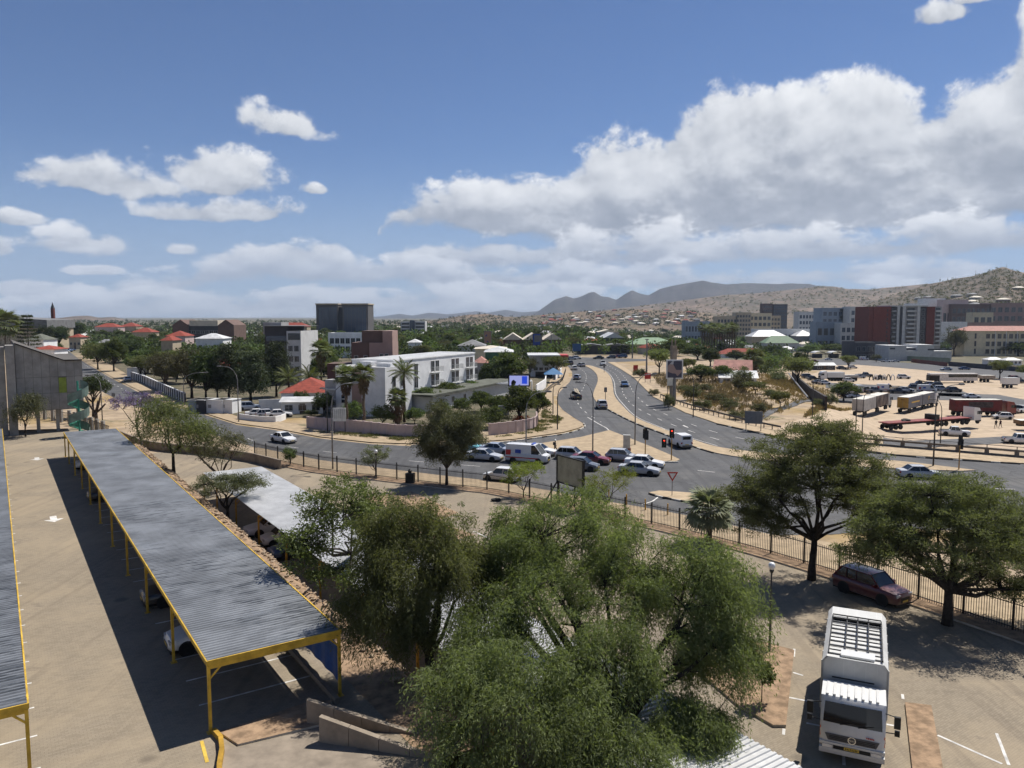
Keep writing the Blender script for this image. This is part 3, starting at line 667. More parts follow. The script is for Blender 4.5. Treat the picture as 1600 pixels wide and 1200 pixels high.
# retaining walls stepping down beside the ramp
def wall_path(name, label, path, h, th, mat, cat='wall', group=None, cop=None, seg=None):
    """upright wall along ground points; capped panels if cop"""
    root = empty(name, path[0], 0, label, cat, group)
    loc = [Vector(p) - Vector(path[0]) for p in path]; b = MB()
    for a, c in zip(loc, loc[1:]):
        d = (c - a); d.z = 0; d.normalize(); n = Vector((-d.y, d.x, 0)) * th / 2; a2, c2 = a - d * th * 0.15, c + d * th * 0.15
        V = [a2 - n, c2 - n, c2 + n, a2 + n]; hs = h if isinstance(h, (int, float)) else h[0]
        b.add([v - Vector((0, 0, 0.4)) for v in V] + [v + Vector((0, 0, hs)) for v in V], [(0, 3, 2, 1), (4, 5, 6, 7), (0, 1, 5, 4), (1, 2, 6, 5), (2, 3, 7, 6), (3, 0, 4, 7)])
    b.build('wall_body', mat, root)
    if cop:
        b = MB()
        for a, c in zip(loc, loc[1:]): b.bar(a + Vector((0, 0, hs + 0.04)), c + Vector((0, 0, hs + 0.04)), th + 0.1, 0.08)
        b.build('coping', cop, root)
    if seg:
        pm = MB().box(-0.17, 0.17, -0.17, 0.17, -0.3, hs + 0.14).mesh('pier', seg[1])
        for p in resample(loc, seg[0]): link('pier', pm, root, p)
    return root
def sloped_wall(name, label, p0, p1, z0a, z1a, z0b, z1b, th):
    """concrete wall whose top falls with the ramp"""
    root = empty(name, p0, 0, label, 'wall', 'concrete walls beside the ramp')
    v = Vector(p1) - Vector(p0); v.z = 0; L = v.length; d = v.normalized(); n = Vector((-d.y, d.x, 0)) * th / 2; k = 4
    for i in range(k):
        f0, f1 = i / k, (i + 1) / k
        a, c = d * (L * f0 + 0.01), d * (L * f1 - 0.01)
        ha, hc = z1a + (z1b - z1a) * f0, z1a + (z1b - z1a) * f1
        ba, bc = z0a + (z0b - z0a) * f0, z0a + (z0b - z0a) * f1
        V = [a - n + Vector((0, 0, ba)), c - n + Vector((0, 0, bc)), c + n + Vector((0, 0, bc)), a + n + Vector((0, 0, ba)), a - n + Vector((0, 0, ha)), c - n + Vector((0, 0, hc)), c + n + Vector((0, 0, hc)), a + n + Vector((0, 0, ha))]
        MB().add(V, [(0, 3, 2, 1), (4, 5, 6, 7), (0, 1, 5, 4), (1, 2, 6, 5), (2, 3, 7, 6), (3, 0, 4, 7)]).build('wall_panel', CONC, root)
w1 = flat(480, 1092, UZ + 0.95); w1.z = 0; w1b = flat(655, 1146, 2.5); w1b.z = 0
sloped_wall('retaining_wall', 'concrete retaining wall by the carport corner, upper one of the two', w1, w1b, 1.5, 3.45, -0.3, 2.5, 0.2)
w2 = flat(500, 1118, UZ + 0.95); w2.z = 0; w2b = flat(690, 1186, 2.5); w2b.z = 0
sloped_wall('retaining_wall', 'concrete retaining wall nearest the camera, lower one of the two', w2, w2b, 1.5, 3.45, -0.3, 2.5, 0.2)
# low wall of the lower level towards the street
wall_path('boundary_wall', 'low plain concrete wall along the street below the jacaranda', [flat(186, 684), flat(222, 700), flat(262, 706), flat(330, 712), flat(395, 722), flat(438, 733)], 1.1, 0.25, CONC)

# ------------------------------------------------------------------ palisade fence
FENCE = [flat(*p) for p in [(398, 713), (480, 732), (542, 741), (717, 762), (777, 769), (872, 789), (996, 815), (1134, 848), (1236, 876), (1400, 927), (1567, 982), (1700, 1028), (1860, 1084)]]
FBLK = M('fence_black', (0.012, 0.012, 0.013), 0.5, 0.1, 3.0)
fr = empty('palisade_fence', FENCE[0], 0, 'long black steel palisade fence between the car park and the road', 'fence')
pm = MB().box(-0.05, 0.05, -0.05, 0.05, 0, 1.95).mesh('post', FBLK)
P = [p - FENCE[0] for p in resample(smooth_path(FENCE, 5), 2.75)]
pk = MB()
for i, (a, c) in enumerate(zip(P, P[1:])):
    link('post', pm, fr, a, math.atan2((c - a).y, (c - a).x))
    MB().bar(Vector((0, 0, 1.62)), (c - a) + Vector((0, 0, 1.62)), 0.04, 0.05).build('rail', FBLK, fr, a)
    MB().bar(Vector((0, 0, 0.28)), (c - a) + Vector((0, 0, 0.28)), 0.04, 0.05).build('rail', FBLK, fr, a)
    for k in range(1, 19):
        q = a.lerp(c, k / 19); pk.bar(q + Vector((0, 0, 0.12)), q + Vector((0, 0, 1.8)), 0.028, 0.02)
tag(pk.build('picket', FBLK, fr), kind='stuff')
bed = [p + Vector((0, 0, 0)) for p in smooth_path(FENCE, 4)]
def offset(path, d):
    out = []
    for i, p in enumerate(path):
        v = path[min(i + 1, len(path) - 1)] - path[max(i - 1, 0)]; v.z = 0; v.normalize(); out.append(p + Vector((v.y, -v.x, 0)) * d)
    return out
island('fence_bed', offset(bed, -0.35) + offset(bed, 1.3)[::-1], 0.0, 0.13, SAND, KERB, 0.2)
island('planter_bed', [flat(*p) for p in [(560, 782), (640, 768), (716, 803), (690, 814), (620, 798)]], 0.0, 0.12, SAND, KERB, 0.12)
island('planter_bed', [flat(*p) for p in [(610, 800), (680, 815), (742, 838), (700, 850), (640, 830)]], 0.0, 0.12, SAND, KERB, 0.12)
island('planter_bed', [flat(*p) for p in [(1120, 1000), (1192, 1006), (1241, 1019), (1228, 1137), (1208, 1137), (1150, 1103), (1100, 1060)]], 0.0, 0.14, SAND, KERB, 0.2)
island('planter_bed', [flat(*p) for p in [(1414, 1101), (1455, 1106), (1478, 1230), (1428, 1230)]], 0.0, 0.14, SAND, KERB, 0.2)
for pts in [[(1239, 1051), (1263, 1058)], [(1233, 1090), (1279, 1099)], [(1385, 1132), (1414, 1137)], [(1465, 1149), (1575, 1198)], [(1241, 1014), (1240, 1030)], [(1410, 1085), (1412, 1100)], [(1452, 1100), (1454, 1106)],
            [(1317, 1165), (1319, 1200)], [(1557, 1146), (1578, 1200)], [(1225, 1139), (1224, 1149)], [(740, 830), (765, 842)], [(755, 893), (775, 880)], [(525, 758), (548, 762)], [(1260, 1130), (1300, 1138)]]:
    road_line('bay_line', [flat(*p) for p in pts], 0.12, WHITE_LINE)
# sandy ground showing under the big trees
sheet('tree_bed', [UL(-10, 5.8), UL(30, 9.6), UL(30, 10.1), UL(-4, 10.1), UL(-14, 12)], 0.02, SAND)

# ------------------------------------------------------------------ billboard seen from behind, inside the fence
GREY_B = M('board_back', (0.30, 0.29, 0.21), 0.7, 0.12, 1.0, stain=0.3); FRAME_B = M('board_frame', (0.02, 0.02, 0.02), 0.5, 0.1)
p0, p1 = flat(871, 786), flat(911, 800); d = (p1 - p0); L = d.length * 1.0; bb = empty('billboard', p0, math.atan2(d.y, d.x), 'blank grey-green back of a black-framed billboard by the palisade fence', 'billboard')
MB().box(0.1, L - 0.1, -0.06, 0.06, 2.15, 4.55).build('board', GREY_B, bb)
f = MB().box(0.0, L, -0.1, 0.1, 4.55, 4.67).box(0.0, L, -0.1, 0.1, 2.03, 2.15).box(-0.1, 0.1, -0.09, 0.09, 2.03, 4.67).box(L - 0.1, L + 0.1, -0.09, 0.09, 2.03, 4.67); f.build('frame', FRAME_B, bb)
for x in (0.12, L - 0.12):
    MB().box(x - 0.09, x + 0.09, -0.08, 0.08, 0, 2.03).build('leg', FRAME_B, bb); MB().bar((x, -0.05, 2.2), (x - 0.1, -1.7, 0), 0.1).build('brace', FRAME_B, bb)
# ------------------------------------------------------------------ trees
def leafmat(name, c1, c2, trans=0.35, tip=None):
    m = bpy.data.materials.new(name); m.use_nodes = True; nt = m.node_tree; nt.nodes.clear(); t = NT(nt)
    out = t.node('ShaderNodeOutputMaterial'); geo = t.node('ShaderNodeNewGeometry'); oi = t.node('ShaderNodeObjectInfo'); tc = t.node('ShaderNodeTexCoord')
    c = t.mix(geo.outputs['Random Per Island'], c1, c2)
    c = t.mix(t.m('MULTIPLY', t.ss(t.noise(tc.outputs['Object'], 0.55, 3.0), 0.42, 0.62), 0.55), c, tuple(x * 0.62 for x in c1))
    if tip: c = t.mix(t.ss(geo.outputs['Random Per Island'], tip[1], tip[1] + 0.02), c, tip[0])
    hs = t.node('ShaderNodeHueSaturation'); nt.links.new(c, hs.inputs['Color'])
    t.put(hs.inputs['Value'], t.m('MULTIPLY_ADD', oi.outputs['Random'], 0.5, 0.75)); t.put(hs.inputs['Hue'], t.m('MULTIPLY_ADD', oi.outputs['Random'], 0.04, 0.48))
    c = hs.outputs[0]
    d = t.node('ShaderNodeBsdfDiffuse'); t.put(d.inputs[0], c); tr = t.node('ShaderNodeBsdfTranslucent'); t.put(tr.inputs[0], t.mix(1.0, c, (1.15, 1.25, 0.6), 'MULTIPLY'))
    gl = t.node('ShaderNodeBsdfGlossy'); gl.inputs['Roughness'].default_value = 0.6; gl.inputs[0].default_value = (0.8, 0.85, 0.8, 1)
    m1 = t.node('ShaderNodeMixShader'); m1.inputs[0].default_value = trans; nt.links.new(d.outputs[0], m1.inputs[1]); nt.links.new(tr.outputs[0], m1.inputs[2])
    m2 = t.node('ShaderNodeMixShader'); m2.inputs[0].default_value = 0.012; nt.links.new(m1.outputs[0], m2.inputs[1]); nt.links.new(gl.outputs[0], m2.inputs[2])
    nt.links.new(m2.outputs[0], out.inputs[0]); _mats[name] = m; return m
BARK = M('bark', (0.085, 0.065, 0.05), 0.95, 0.25, 4.0, bump=0.8, bscale=14)
BARK_D = M('bark_dark', (0.04, 0.033, 0.027), 0.95, 0.25, 4.0, bump=0.8, bscale=14)
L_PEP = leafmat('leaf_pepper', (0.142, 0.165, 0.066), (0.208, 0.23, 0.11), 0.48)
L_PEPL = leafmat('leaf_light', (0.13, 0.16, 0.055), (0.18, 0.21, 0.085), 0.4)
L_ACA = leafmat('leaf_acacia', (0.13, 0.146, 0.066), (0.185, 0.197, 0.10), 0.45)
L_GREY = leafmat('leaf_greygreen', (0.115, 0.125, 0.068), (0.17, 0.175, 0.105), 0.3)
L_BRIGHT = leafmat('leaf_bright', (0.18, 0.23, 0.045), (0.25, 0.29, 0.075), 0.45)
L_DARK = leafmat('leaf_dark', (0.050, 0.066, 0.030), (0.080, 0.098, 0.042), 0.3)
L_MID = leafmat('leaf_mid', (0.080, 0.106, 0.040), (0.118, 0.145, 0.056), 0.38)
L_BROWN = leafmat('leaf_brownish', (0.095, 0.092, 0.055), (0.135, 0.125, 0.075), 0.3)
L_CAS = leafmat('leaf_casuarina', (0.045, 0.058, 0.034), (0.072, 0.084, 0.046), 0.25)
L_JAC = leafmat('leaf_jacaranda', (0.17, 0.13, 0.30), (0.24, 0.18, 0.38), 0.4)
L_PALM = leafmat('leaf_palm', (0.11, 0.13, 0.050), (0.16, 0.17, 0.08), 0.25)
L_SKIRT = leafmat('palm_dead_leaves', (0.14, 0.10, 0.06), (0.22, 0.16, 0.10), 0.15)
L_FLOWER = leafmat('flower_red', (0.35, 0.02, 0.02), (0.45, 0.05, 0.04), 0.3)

def leaves(pos, dirv, nrm, ln, wd, name, mat, extra=None):
    """one mesh of kite-shaped leaves: numpy arrays of base, direction, normal, length, width"""
    n = len(pos); side = np.cross(dirv, nrm); side /= (np.linalg.norm(side, axis=1, keepdims=True) + 1e-9)
    ln = np.asarray(ln).reshape(-1, 1) * np.ones((n, 1)); wd = np.asarray(wd).reshape(-1, 1) * np.ones((n, 1))
    V = np.empty((n, 4, 3)); mid = pos + dirv * ln * 0.45
    V[:, 0] = pos; V[:, 1] = mid + side * wd * 0.5; V[:, 2] = pos + dirv * ln; V[:, 3] = mid - side * wd * 0.5
    me = bpy.data.meshes.new(name); me.vertices.add(n * 4); me.vertices.foreach_set('co', V.reshape(-1).astype(np.float32))
    me.loops.add(n * 4); me.loops.foreach_set('vertex_index', np.arange(n * 4, dtype=np.int32))
    me.polygons.add(n); me.polygons.foreach_set('loop_start', np.arange(0, n * 4, 4, dtype=np.int32))
    try: me.polygons.foreach_set('loop_total', np.full(n, 4, dtype=np.int32))
    except Exception: pass
    me.materials.append(mat); me.update(calc_edges=True); return me
def unit(v): return v / (np.linalg.norm(v, axis=-1, keepdims=True) + 1e-9)
def clumps_in(lobes, n, rg, shell=0.55, zmin=-1.0):
    """clump centres inside a union of ellipsoids, denser towards the outside"""
    out = []; vol = np.array([l[3] * l[4] * l[5] for l in lobes]) ** 0.7; vol /= vol.sum()
    while len(out) < n:
        l = lobes[rg.choice(len(lobes), p=vol)]; v = unit(rg.normal(size=3)); 
        if v[2] < zmin: continue
        r = (shell + (1 - shell) * rg.random()) * (0.86 + 0.22 * rg.random())
        out.append((l[0] + v[0] * r * l[3], l[1] + v[1] * r * l[4], l[2] + v[2] * r * l[5]))
    return np.array(out)
def skeleton(base_r, fork, lobes, clumps, rg, bark, name='trunk', lean=(0, 0), nl=3, twig=0.02):
    b = MB(); fork = np.array(fork, float); r0 = base_r
    tr = [np.array([0, 0, -0.3]), np.array([lean[0] * 0.3, lean[1] * 0.3, fork[2] * 0.35]), np.array([fork[0] * 0.7, fork[1] * 0.7, fork[2] * 0.75]), fork]
    b.tube(tr, [r0 * 1.35, r0 * 1.0, r0 * 0.88, r0 * 0.8], 8)
    nodes = [(fork, r0 * 0.7)]
    for l in lobes:
        c = np.array(l[:3])
        for k in range(nl):
            v = unit(rg.normal(size=3)); v[2] = abs(v[2]) * 0.6 - 0.1
            e = c + v * np.array(l[3:6]) * 0.55; m1 = fork + (e - fork) * 0.33 + rg.normal(size=3) * 0.12 * l[3]; m1[2] += 0.05 * l[5]
            m2 = fork + (e - fork) * 0.68 + rg.normal(size=3) * 0.10 * l[3]
            ra = r0 * 0.62 * (0.75 + 0.4 * rg.random())
            b.tube([fork, m1, m2, e], [ra, ra * 0.72, ra * 0.48, ra * 0.26], 6, False)
            nodes += [(m1, ra * 0.7), (m1 * 0.5 + m2 * 0.5, ra * 0.58), (m2, ra * 0.45), (m2 * .5 + e * .5, ra * 0.34), (e, ra * 0.25)]
    NP = np.array([n[0] for n in nodes])
    for c in clumps:
        d = np.linalg.norm(NP - c, axis=1) + np.maximum(0, NP[:, 2] - c[2]) * 0.8; i = int(np.argmin(d)); a = NP[i]; r = max(twig * 0.9, min(nodes[i][1] * 0.5, twig * 3))
        m = (a + c) / 2 + rg.normal(size=3) * 0.08 * np.linalg.norm(c - a)
        b.tube([a, m, c], [r, r * 0.65, twig * 0.4], 4, False)
    return b.mesh(name, bark, True)
def pepper(seed, lobes, base_r, fork, nclump, mat, *, nl=2, strands=13, per=15, slen=(0.7, 1.7), leaf=(0.15, 0.026), crad=0.5, bark=None):
    """weeping tree: hanging strings of narrow leaflets"""
    rg = np.random.default_rng(seed); C = clumps_in(lobes, nclump, rg, 0.5, -0.55)
    tk = skeleton(base_r, fork, lobes, C, rg, bark or BARK_D, nl=nl)
    n = nclump * strands; cc = np.repeat(C, strands, 0); cen = np.array([np.mean([l[i] for l in lobes]) for i in range(3)])
    outd = unit(cc - cen) * 0.8 + rg.normal(size=(n, 3)) * 0.6; outd[:, 2] = np.abs(outd[:, 2]) * 0.5; outd = unit(outd)
    L = rg.uniform(*slen, size=(n, 1)); st = cc + rg.normal(size=(n, 3)) * crad * np.array([1, 1, 0.6])
    T_ = np.tile((np.arange(per) + 0.5) / per, n).reshape(-1, 1); S = np.repeat(st, per, 0); O = np.repeat(outd, per, 0); LL = np.repeat(L, per, 0)
    pos = S + O * LL * 0.46 * np.sin(np.minimum(T_ * 1.7, 1.45)) + np.array([0, 0, -1.0]) * LL * (T_ ** 1.7) * 0.95 + np.array([0, 0, 1.0]) * LL * 0.14 * np.sin(T_ * 2.2)
    pos += rg.normal(size=pos.shape) * 0.035
    dv = unit(np.array([0, 0, -1.0]) * (0.4 + T_) + O * 0.5 + rg.normal(size=pos.shape) * 0.65); nr = unit(rg.normal(size=pos.shape) + np.array([0, 0, 0.6]))
    me = leaves(pos, dv, nr, rg.uniform(0.7, 1.3, (len(pos), 1)) * leaf[0], leaf[1] * rg.uniform(0.7, 1.4, (len(pos), 1)), 'crown', mat)
    return tk, me
def leafy(seed, lobes, base_r, fork, nclump, per, crad, leaf, mat, flatz=0.5, up=0.6, bark=None, shell=0.45, nl=3, zmin=-0.6, twig=0.02, lean=(0, 0), droop=0.0):
    """clumps of small leaves; flatz<1 gives layered, umbrella-like sprays"""
    rg = np.random.default_rng(seed); C = clumps_in(lobes, nclump, rg, shell, zmin)
    tk = skeleton(base_r, fork, lobes, C, rg, bark or BARK, nl=nl, twig=twig, lean=lean)
    n = nclump * per; cs = rg.uniform(0.6, 1.35, (nclump, 1)); cc = np.repeat(C, per, 0); v = rg.normal(size=(n, 3)); v = unit(v) * (rg.random((n, 1)) ** 0.5)
    pos = cc + v * crad * np.repeat(cs, per, 0) * np.array([1, 1, flatz])
    pos[:, 2] -= droop * (v[:, 0] ** 2 + v[:, 1] ** 2) * crad
    dv = unit(v * np.array([1, 1, 0.5]) + rg.normal(size=(n, 3)) * 0.8 + np.array([0, 0, -droop])); nr = unit(rg.normal(size=(n, 3)) * 0.8 + np.array([0, 0, up]))
    me = leaves(pos, dv, nr, rg.uniform(0.6, 1.4, (n, 1)) * leaf[0], rg.uniform(0.7, 1.3, (n, 1)) * leaf[1], 'crown', mat)
    return tk, me
def put_tree(name, label, loc, data, rz=0.0, scale=(1, 1, 1), group=None, cat='tree'):
    e = empty(name, loc, rz, label, cat, group); e.scale = scale
    link('trunk', data[0], e); link('crown', data[1], e); return e
# ---- near trees
def rel(base, pts): return [(p[0] - base[0], p[1] - base[1], p[2] - base[2], *p[3:]) for p in pts]
bz = Vector((3.9, 26.6, 0.0))
big = rel(bz, [(1.6, 29.6, 6.6, 2.0, 1.8, 1.7), (3.2, 24.6, 2.8, 2.4, 1.7, 1.5), (5.6, 25.2, 2.0, 1.8, 1.4, 1.2), (-0.6, 29.2, 5.2, 2.0, 2.2, 1.9), (4.6, 30.2, 6.6, 2.0, 1.8, 2.0), (2.6, 32.5, 7.6, 3.2, 2.8, 2.8), (0.2, 32.5, 7.0, 1.6, 2.0, 2.3), (6.6, 29.3, 6.5, 2.7, 2.6, 2.8), (7.6, 28.6, 4.7, 1.8, 2.0, 2.5), (0.2, 25.2, 4.2, 3.3, 2.4, 2.3), (3.6, 26.8, 5.0, 1.7, 1.8, 1.7), (6.3, 26.2, 2.8, 1.9, 1.5, 1.4)])
put_tree('pepper_tree', 'biggest weeping pepper tree with a spreading crown in the middle of the car park', bz, pepper(2, big, 0.34, (0.2, 0.8, 2.2), 540, L_PEP, strands=40, per=15, slen=(0.7, 1.7), leaf=(0.16, 0.032), crad=0.26))
b1 = Vector((-3.2, 30.4, 1.0)); lf = rel(b1, [(-3.9, 31.0, 7.5, 2.4, 2.2, 2.6), (-4.9, 30.2, 5.4, 1.9, 1.9, 2.1), (-2.2, 31.8, 6.5, 1.6, 1.8, 2.1)])
put_tree('pepper_tree', 'smaller weeping pepper tree against the corner of the long carport', b1, pepper(5, lf, 0.24, (-0.2, 0.1, 2.6), 185, L_PEP, strands=40, per=15, slen=(0.7, 1.7), leaf=(0.16, 0.032), crad=0.26))
b2 = flat(548, 905, 1.2); lf = rel(b2, [(-8.4, 37.5, 7.8, 2.5, 2.2, 2.0), (-9.9, 36.6, 6.4, 1.5, 1.6, 1.5), (-6.9, 38.0, 6.9, 1.7, 1.7, 1.6), (-8.2, 36.0, 5.2, 2.0, 1.4, 0.9)])
put_tree('sparse_tree', 'open light-green tree with visible branches behind the near end of the carport', b2, leafy(8, lf, 0.13, (0.1, 0, 1.6), 210, 85, 0.5, (0.17, 0.06), L_PEPL, 0.7, 0.3, BARK_D, 0.3, twig=0.022))
b3 = flat(1268, 906); lf = [(0, 0.3, 7.2, 5.5, 4.8, 2.8), (-2.9, 0, 5.8, 2.7, 2.6, 2.2), (3.4, 0, 5.6, 3.2, 3.0, 2.3), (0.6, 0, 9.6, 3.2, 2.8, 1.4), (-3.6, -0.5, 4.2, 2.0, 2.2, 1.3), (4.2, 0.2, 4.6, 1.8, 2.0, 1.0), (-4.6, 0.2, 5.6, 1.6, 1.8, 1.0)]
put_tree('acacia_tree', 'spreading acacia with a clear forked trunk beside the fence palm', b3, leafy(12, lf, 0.24, (0.1, 0, 2.7), 930, 128, 0.55, (0.16, 0.045), L_ACA, 0.45, 0.5, BARK_D, 0.35, nl=2, twig=0.022))
b4 = flat(1480, 976); lf = [(0.5, 0.4, 5.2, 5.6, 4.8, 3.1), (4.8, 0.2, 5.0, 2.2, 2.4, 2.0), (-3.4, 0.6, 4.2, 2.8, 2.4, 1.9), (3.4, 0.3, 4.2, 3.0, 3.0, 2.6), (0.4, 0, 7.5, 3.2, 2.8, 1.3), (4.2, -0.4, 2.0, 2.2, 2.0, 1.2), (2.0, 1.4, 2.4, 2.2, 1.2, 1.0), (-2.4, 0.5, 6.5, 2.8, 2.5, 1.6), (-4.4, 0, 5.4, 1.6, 1.8, 1.2)]
put_tree('acacia_tree', 'dense dark acacia with low-hanging branches shading the red car', b4, leafy(13, lf, 0.27, (0, 0, 2.0), 1100, 122, 0.55, (0.16, 0.045), L_ACA, 0.45, 0.5, BARK_D, 0.35, nl=2, twig=0.022))
b5 = flat(698, 759); lf = [(0, 0, 5.9, 3.4, 3.2, 3.4), (-1.9, 0, 3.9, 2.1, 2.2, 1.9), (2.0, 0, 5.2, 2.2, 2.2, 2.2), (0.3, 0, 3.4, 2.2, 2.0, 1.6), (3.2, 0, 6.3, 1.2, 1.2, 1.2)]
put_tree('acacia_tree', 'feathery grey-green acacia by the road in front of the white hotel', b5, leafy(14, lf, 0.16, (0, 0, 1.8), 330, 150, 0.62, (0.22, 0.06), L_GREY, 0.85, 0.2, BARK, 0.3, nl=2, droop=0.5))
small = leafy(15, [(0, 0, 2.5, 1.8, 1.7, 1.1), (-0.6, 0, 1.7, 1.2, 1.2, 0.7)], 0.06, (0, 0, 0.7), 70, 60, 0.36, (0.13, 0.06), L_GREY, 0.7, 0.4, BARK, 0.3, twig=0.015)
put_tree('small_tree', 'small round bushy tree beside the slim lamp by the fence', flat(587, 745), small)
put_tree('shrub', 'small round shrub standing alone at the fence near the low wall', flat(453, 728), leafy(16, [(0, 0, 1.3, 1.0, 1.0, 0.95)], 0.05, (0, 0, 0.35), 45, 60, 0.28, (0.12, 0.07), L_MID, 0.8, 0.3, twig=0.012), cat='shrub')
thorn = [(0, 0, 2.7, 2.1, 2.0, 0.9), (-0.9, 0, 2.0, 1.4, 1.4, 0.7), (1.0, 0.2, 3.0, 1.2, 1.2, 0.7)]
put_tree('small_tree', 'bright yellow-green young tree at the fence left of the billboard', flat(818, 779), leafy(17, thorn, 0.06, (0, 0, 0.8), 90, 60, 0.40, (0.15, 0.05), L_BRIGHT, 0.55, 0.5, twig=0.014))
put_tree('small_tree', 'yellow-green thorn tree with thin stems right of the billboard', flat(948, 799), leafy(18, [(0, 0, 2.7, 2.5, 2.3, 1.2), (-1.2, 0, 2.0, 1.4, 1.4, 0.8), (1.5, 0, 3.3, 1.5, 1.4, 0.8)], 0.07, (0, 0, 0.7), 105, 55, 0.42, (0.15, 0.045), L_BRIGHT, 0.55, 0.5, twig=0.015))
put_tree('sapling', 'staked young tree with dark glossy leaves in the planter bed beside the truck', flat(1190, 1096, 0.14), leafy(19, [(0, 0, 1.45, 0.5, 0.5, 0.55), (0.25, 0, 1.1, 0.35, 0.3, 0.3)], 0.025, (0, 0, 0.75), 30, 30, 0.18, (0.15, 0.09), L_MID, 0.9, 0.4, twig=0.008))
put_tree('sapling', 'thin bare sapling next to the globe lamp post', flat(1204, 1015, 0.14), leafy(20, [(0, 0, 2.2, 0.25, 0.25, 0.7)], 0.012, (0, 0, 1.2), 12, 10, 0.12, (0.10, 0.05), L_MID, 0.9, 0.4, twig=0.006))
for px, py, lb in ((720, 803, 'tiny sapling in the sandy bed by the planter kerb'), (681, 790, 'low green seedling on the sandy bed')):
    put_tree('sapling', lb, flat(px, py, 0.12), leafy(21, [(0, 0, 0.8, 0.3, 0.3, 0.45)], 0.012, (0, 0, 0.4), 12, 14, 0.14, (0.10, 0.05), L_MID, 0.9, 0.4, twig=0.006))
# ---- trees on the bank and by the concrete building
def bank_z(p):
    d = p - O_; t_ = d.x * B_.x + d.y * B_.y; return UZ * (1 - ss((t_ - 5.65) / 4.35, 0.48, 1.02)) if t_ > 5.6 else UZ
bb_ = flat(272, 752, 1.0); bb_.z = bank_z(bb_)
put_tree('pepper_tree', 'bushy pepper tree on the bank halfway along the long carport', bb_, pepper(31, [(0, 0, 4.8, 3.4, 3.0, 2.9), (-1.4, 0, 6.2, 1.8, 1.8, 1.6), (1.8, 0, 4.0, 2.2, 2.2, 1.9)], 0.16, (0, 0, 2.0), 170, L_PEP, strands=10, per=10, slen=(0.5, 1.2), leaf=(0.24, 0.06)))
bb_ = flat(345, 752, 1.0); bb_.z = bank_z(bb_)
put_tree('sparse_tree', 'thin brownish tree between the bushy pepper tree and the grey umbrella tree', bb_, leafy(32, [(0, 0, 4.6, 3.0, 2.8, 2.1), (1.6, 0, 5.0, 1.6, 1.6, 1.3), (-1.4, 0, 3.8, 1.6, 1.6, 1.2)], 0.12, (0, 0, 1.5), 130, 50, 0.5, (0.2, 0.05), L_BROWN, 0.8, 0.2, BARK, 0.3, twig=0.03))
bb_ = flat(356, 806, 1.2); bb_.z = bank_z(bb_)
put_tree('umbrella_tree', 'grey-green umbrella-shaped tree on the stony bank beside the pale carport roof', bb_, leafy(33, [(0.3, 0, 3.6, 3.0, 2.8, 1.0), (-1.2, 0, 3.1, 1.9, 1.9, 0.8), (1.5, 0, 3.3, 1.7, 1.7, 0.7)], 0.15, (0, 0, 1.3), 170, 70, 0.45, (0.16, 0.05), L_GREY, 0.5, 0.6, BARK_D, 0.35, twig=0.02))
bb_ = flat(222, 716); bb_.z = bank_z(bb_)
put_tree('jacaranda_tree', 'half-bare jacaranda with purple blossom at the far end of the carport', bb_, leafy(34, [(-1.6, 0, 5.6, 2.6, 2.4, 1.5), (0.8, 0, 5.8, 2.2, 2.0, 1.4)], 0.11, (-0.5, 0, 2.4), 95, 26, 0.42, (0.20, 0.09), L_JAC, 0.7, 0.3, BARK, 0.3, twig=0.035))
put_tree('pepper_tree', 'drooping grey-green tree standing in front of the concrete building', flat(40, 682, UZ), pepper(35, [(0.2, 0, 3.4, 1.5, 1.4, 1.8), (0.9, 0, 4.6, 0.9, 0.9, 1.0), (-0.7, 0, 2.6, 1.0, 1.0, 1.2)], 0.1, (0, 0, 1.0), 85, L_GREY, strands=9, per=9, slen=(0.4, 1.0), leaf=(0.24, 0.06)))
put_tree('broad_tree', 'dark round-crowned street tree right behind the concrete building', flat(146, 652), leafy(36, [(0, 0, 5.6, 2.9, 2.7, 1.8), (1.5, 0, 5.2, 1.7, 1.7, 1.4), (-1.2, 0, 5.0, 1.6, 1.6, 1.4)], 0.2, (0, 0, 2.6), 110, 60, 0.55, (0.28, 0.14), L_DARK, 0.7, 0.4, BARK_D, 0.4, twig=0.03))
# pruned stump with bare limbs
st = empty('pruned_tree', flat(150, 662), 0, 'heavily pruned bare tree with thick cut limbs by the street fence', 'tree')
MB().tube([(0, 0, -0.2), (0.1, 0, 1.2), (0.0, 0, 2.0)], [0.32, 0.26, 0.28], 8).build('trunk', BARK, st, smooth=True)
for e in ((-1.6, 0, 4.6), (0.9, 0.3, 4.9), (1.7, 0, 3.3), (0.3, 0.4, 3.8)):
    MB().tube([(0, 0, 1.8), (e[0] * 0.5, e[1] * 0.5, 1.8 + (e[2] - 1.8) * 0.4), e], [0.22, 0.17, 0.13], 6).build('limb', BARK, st, smooth=True)
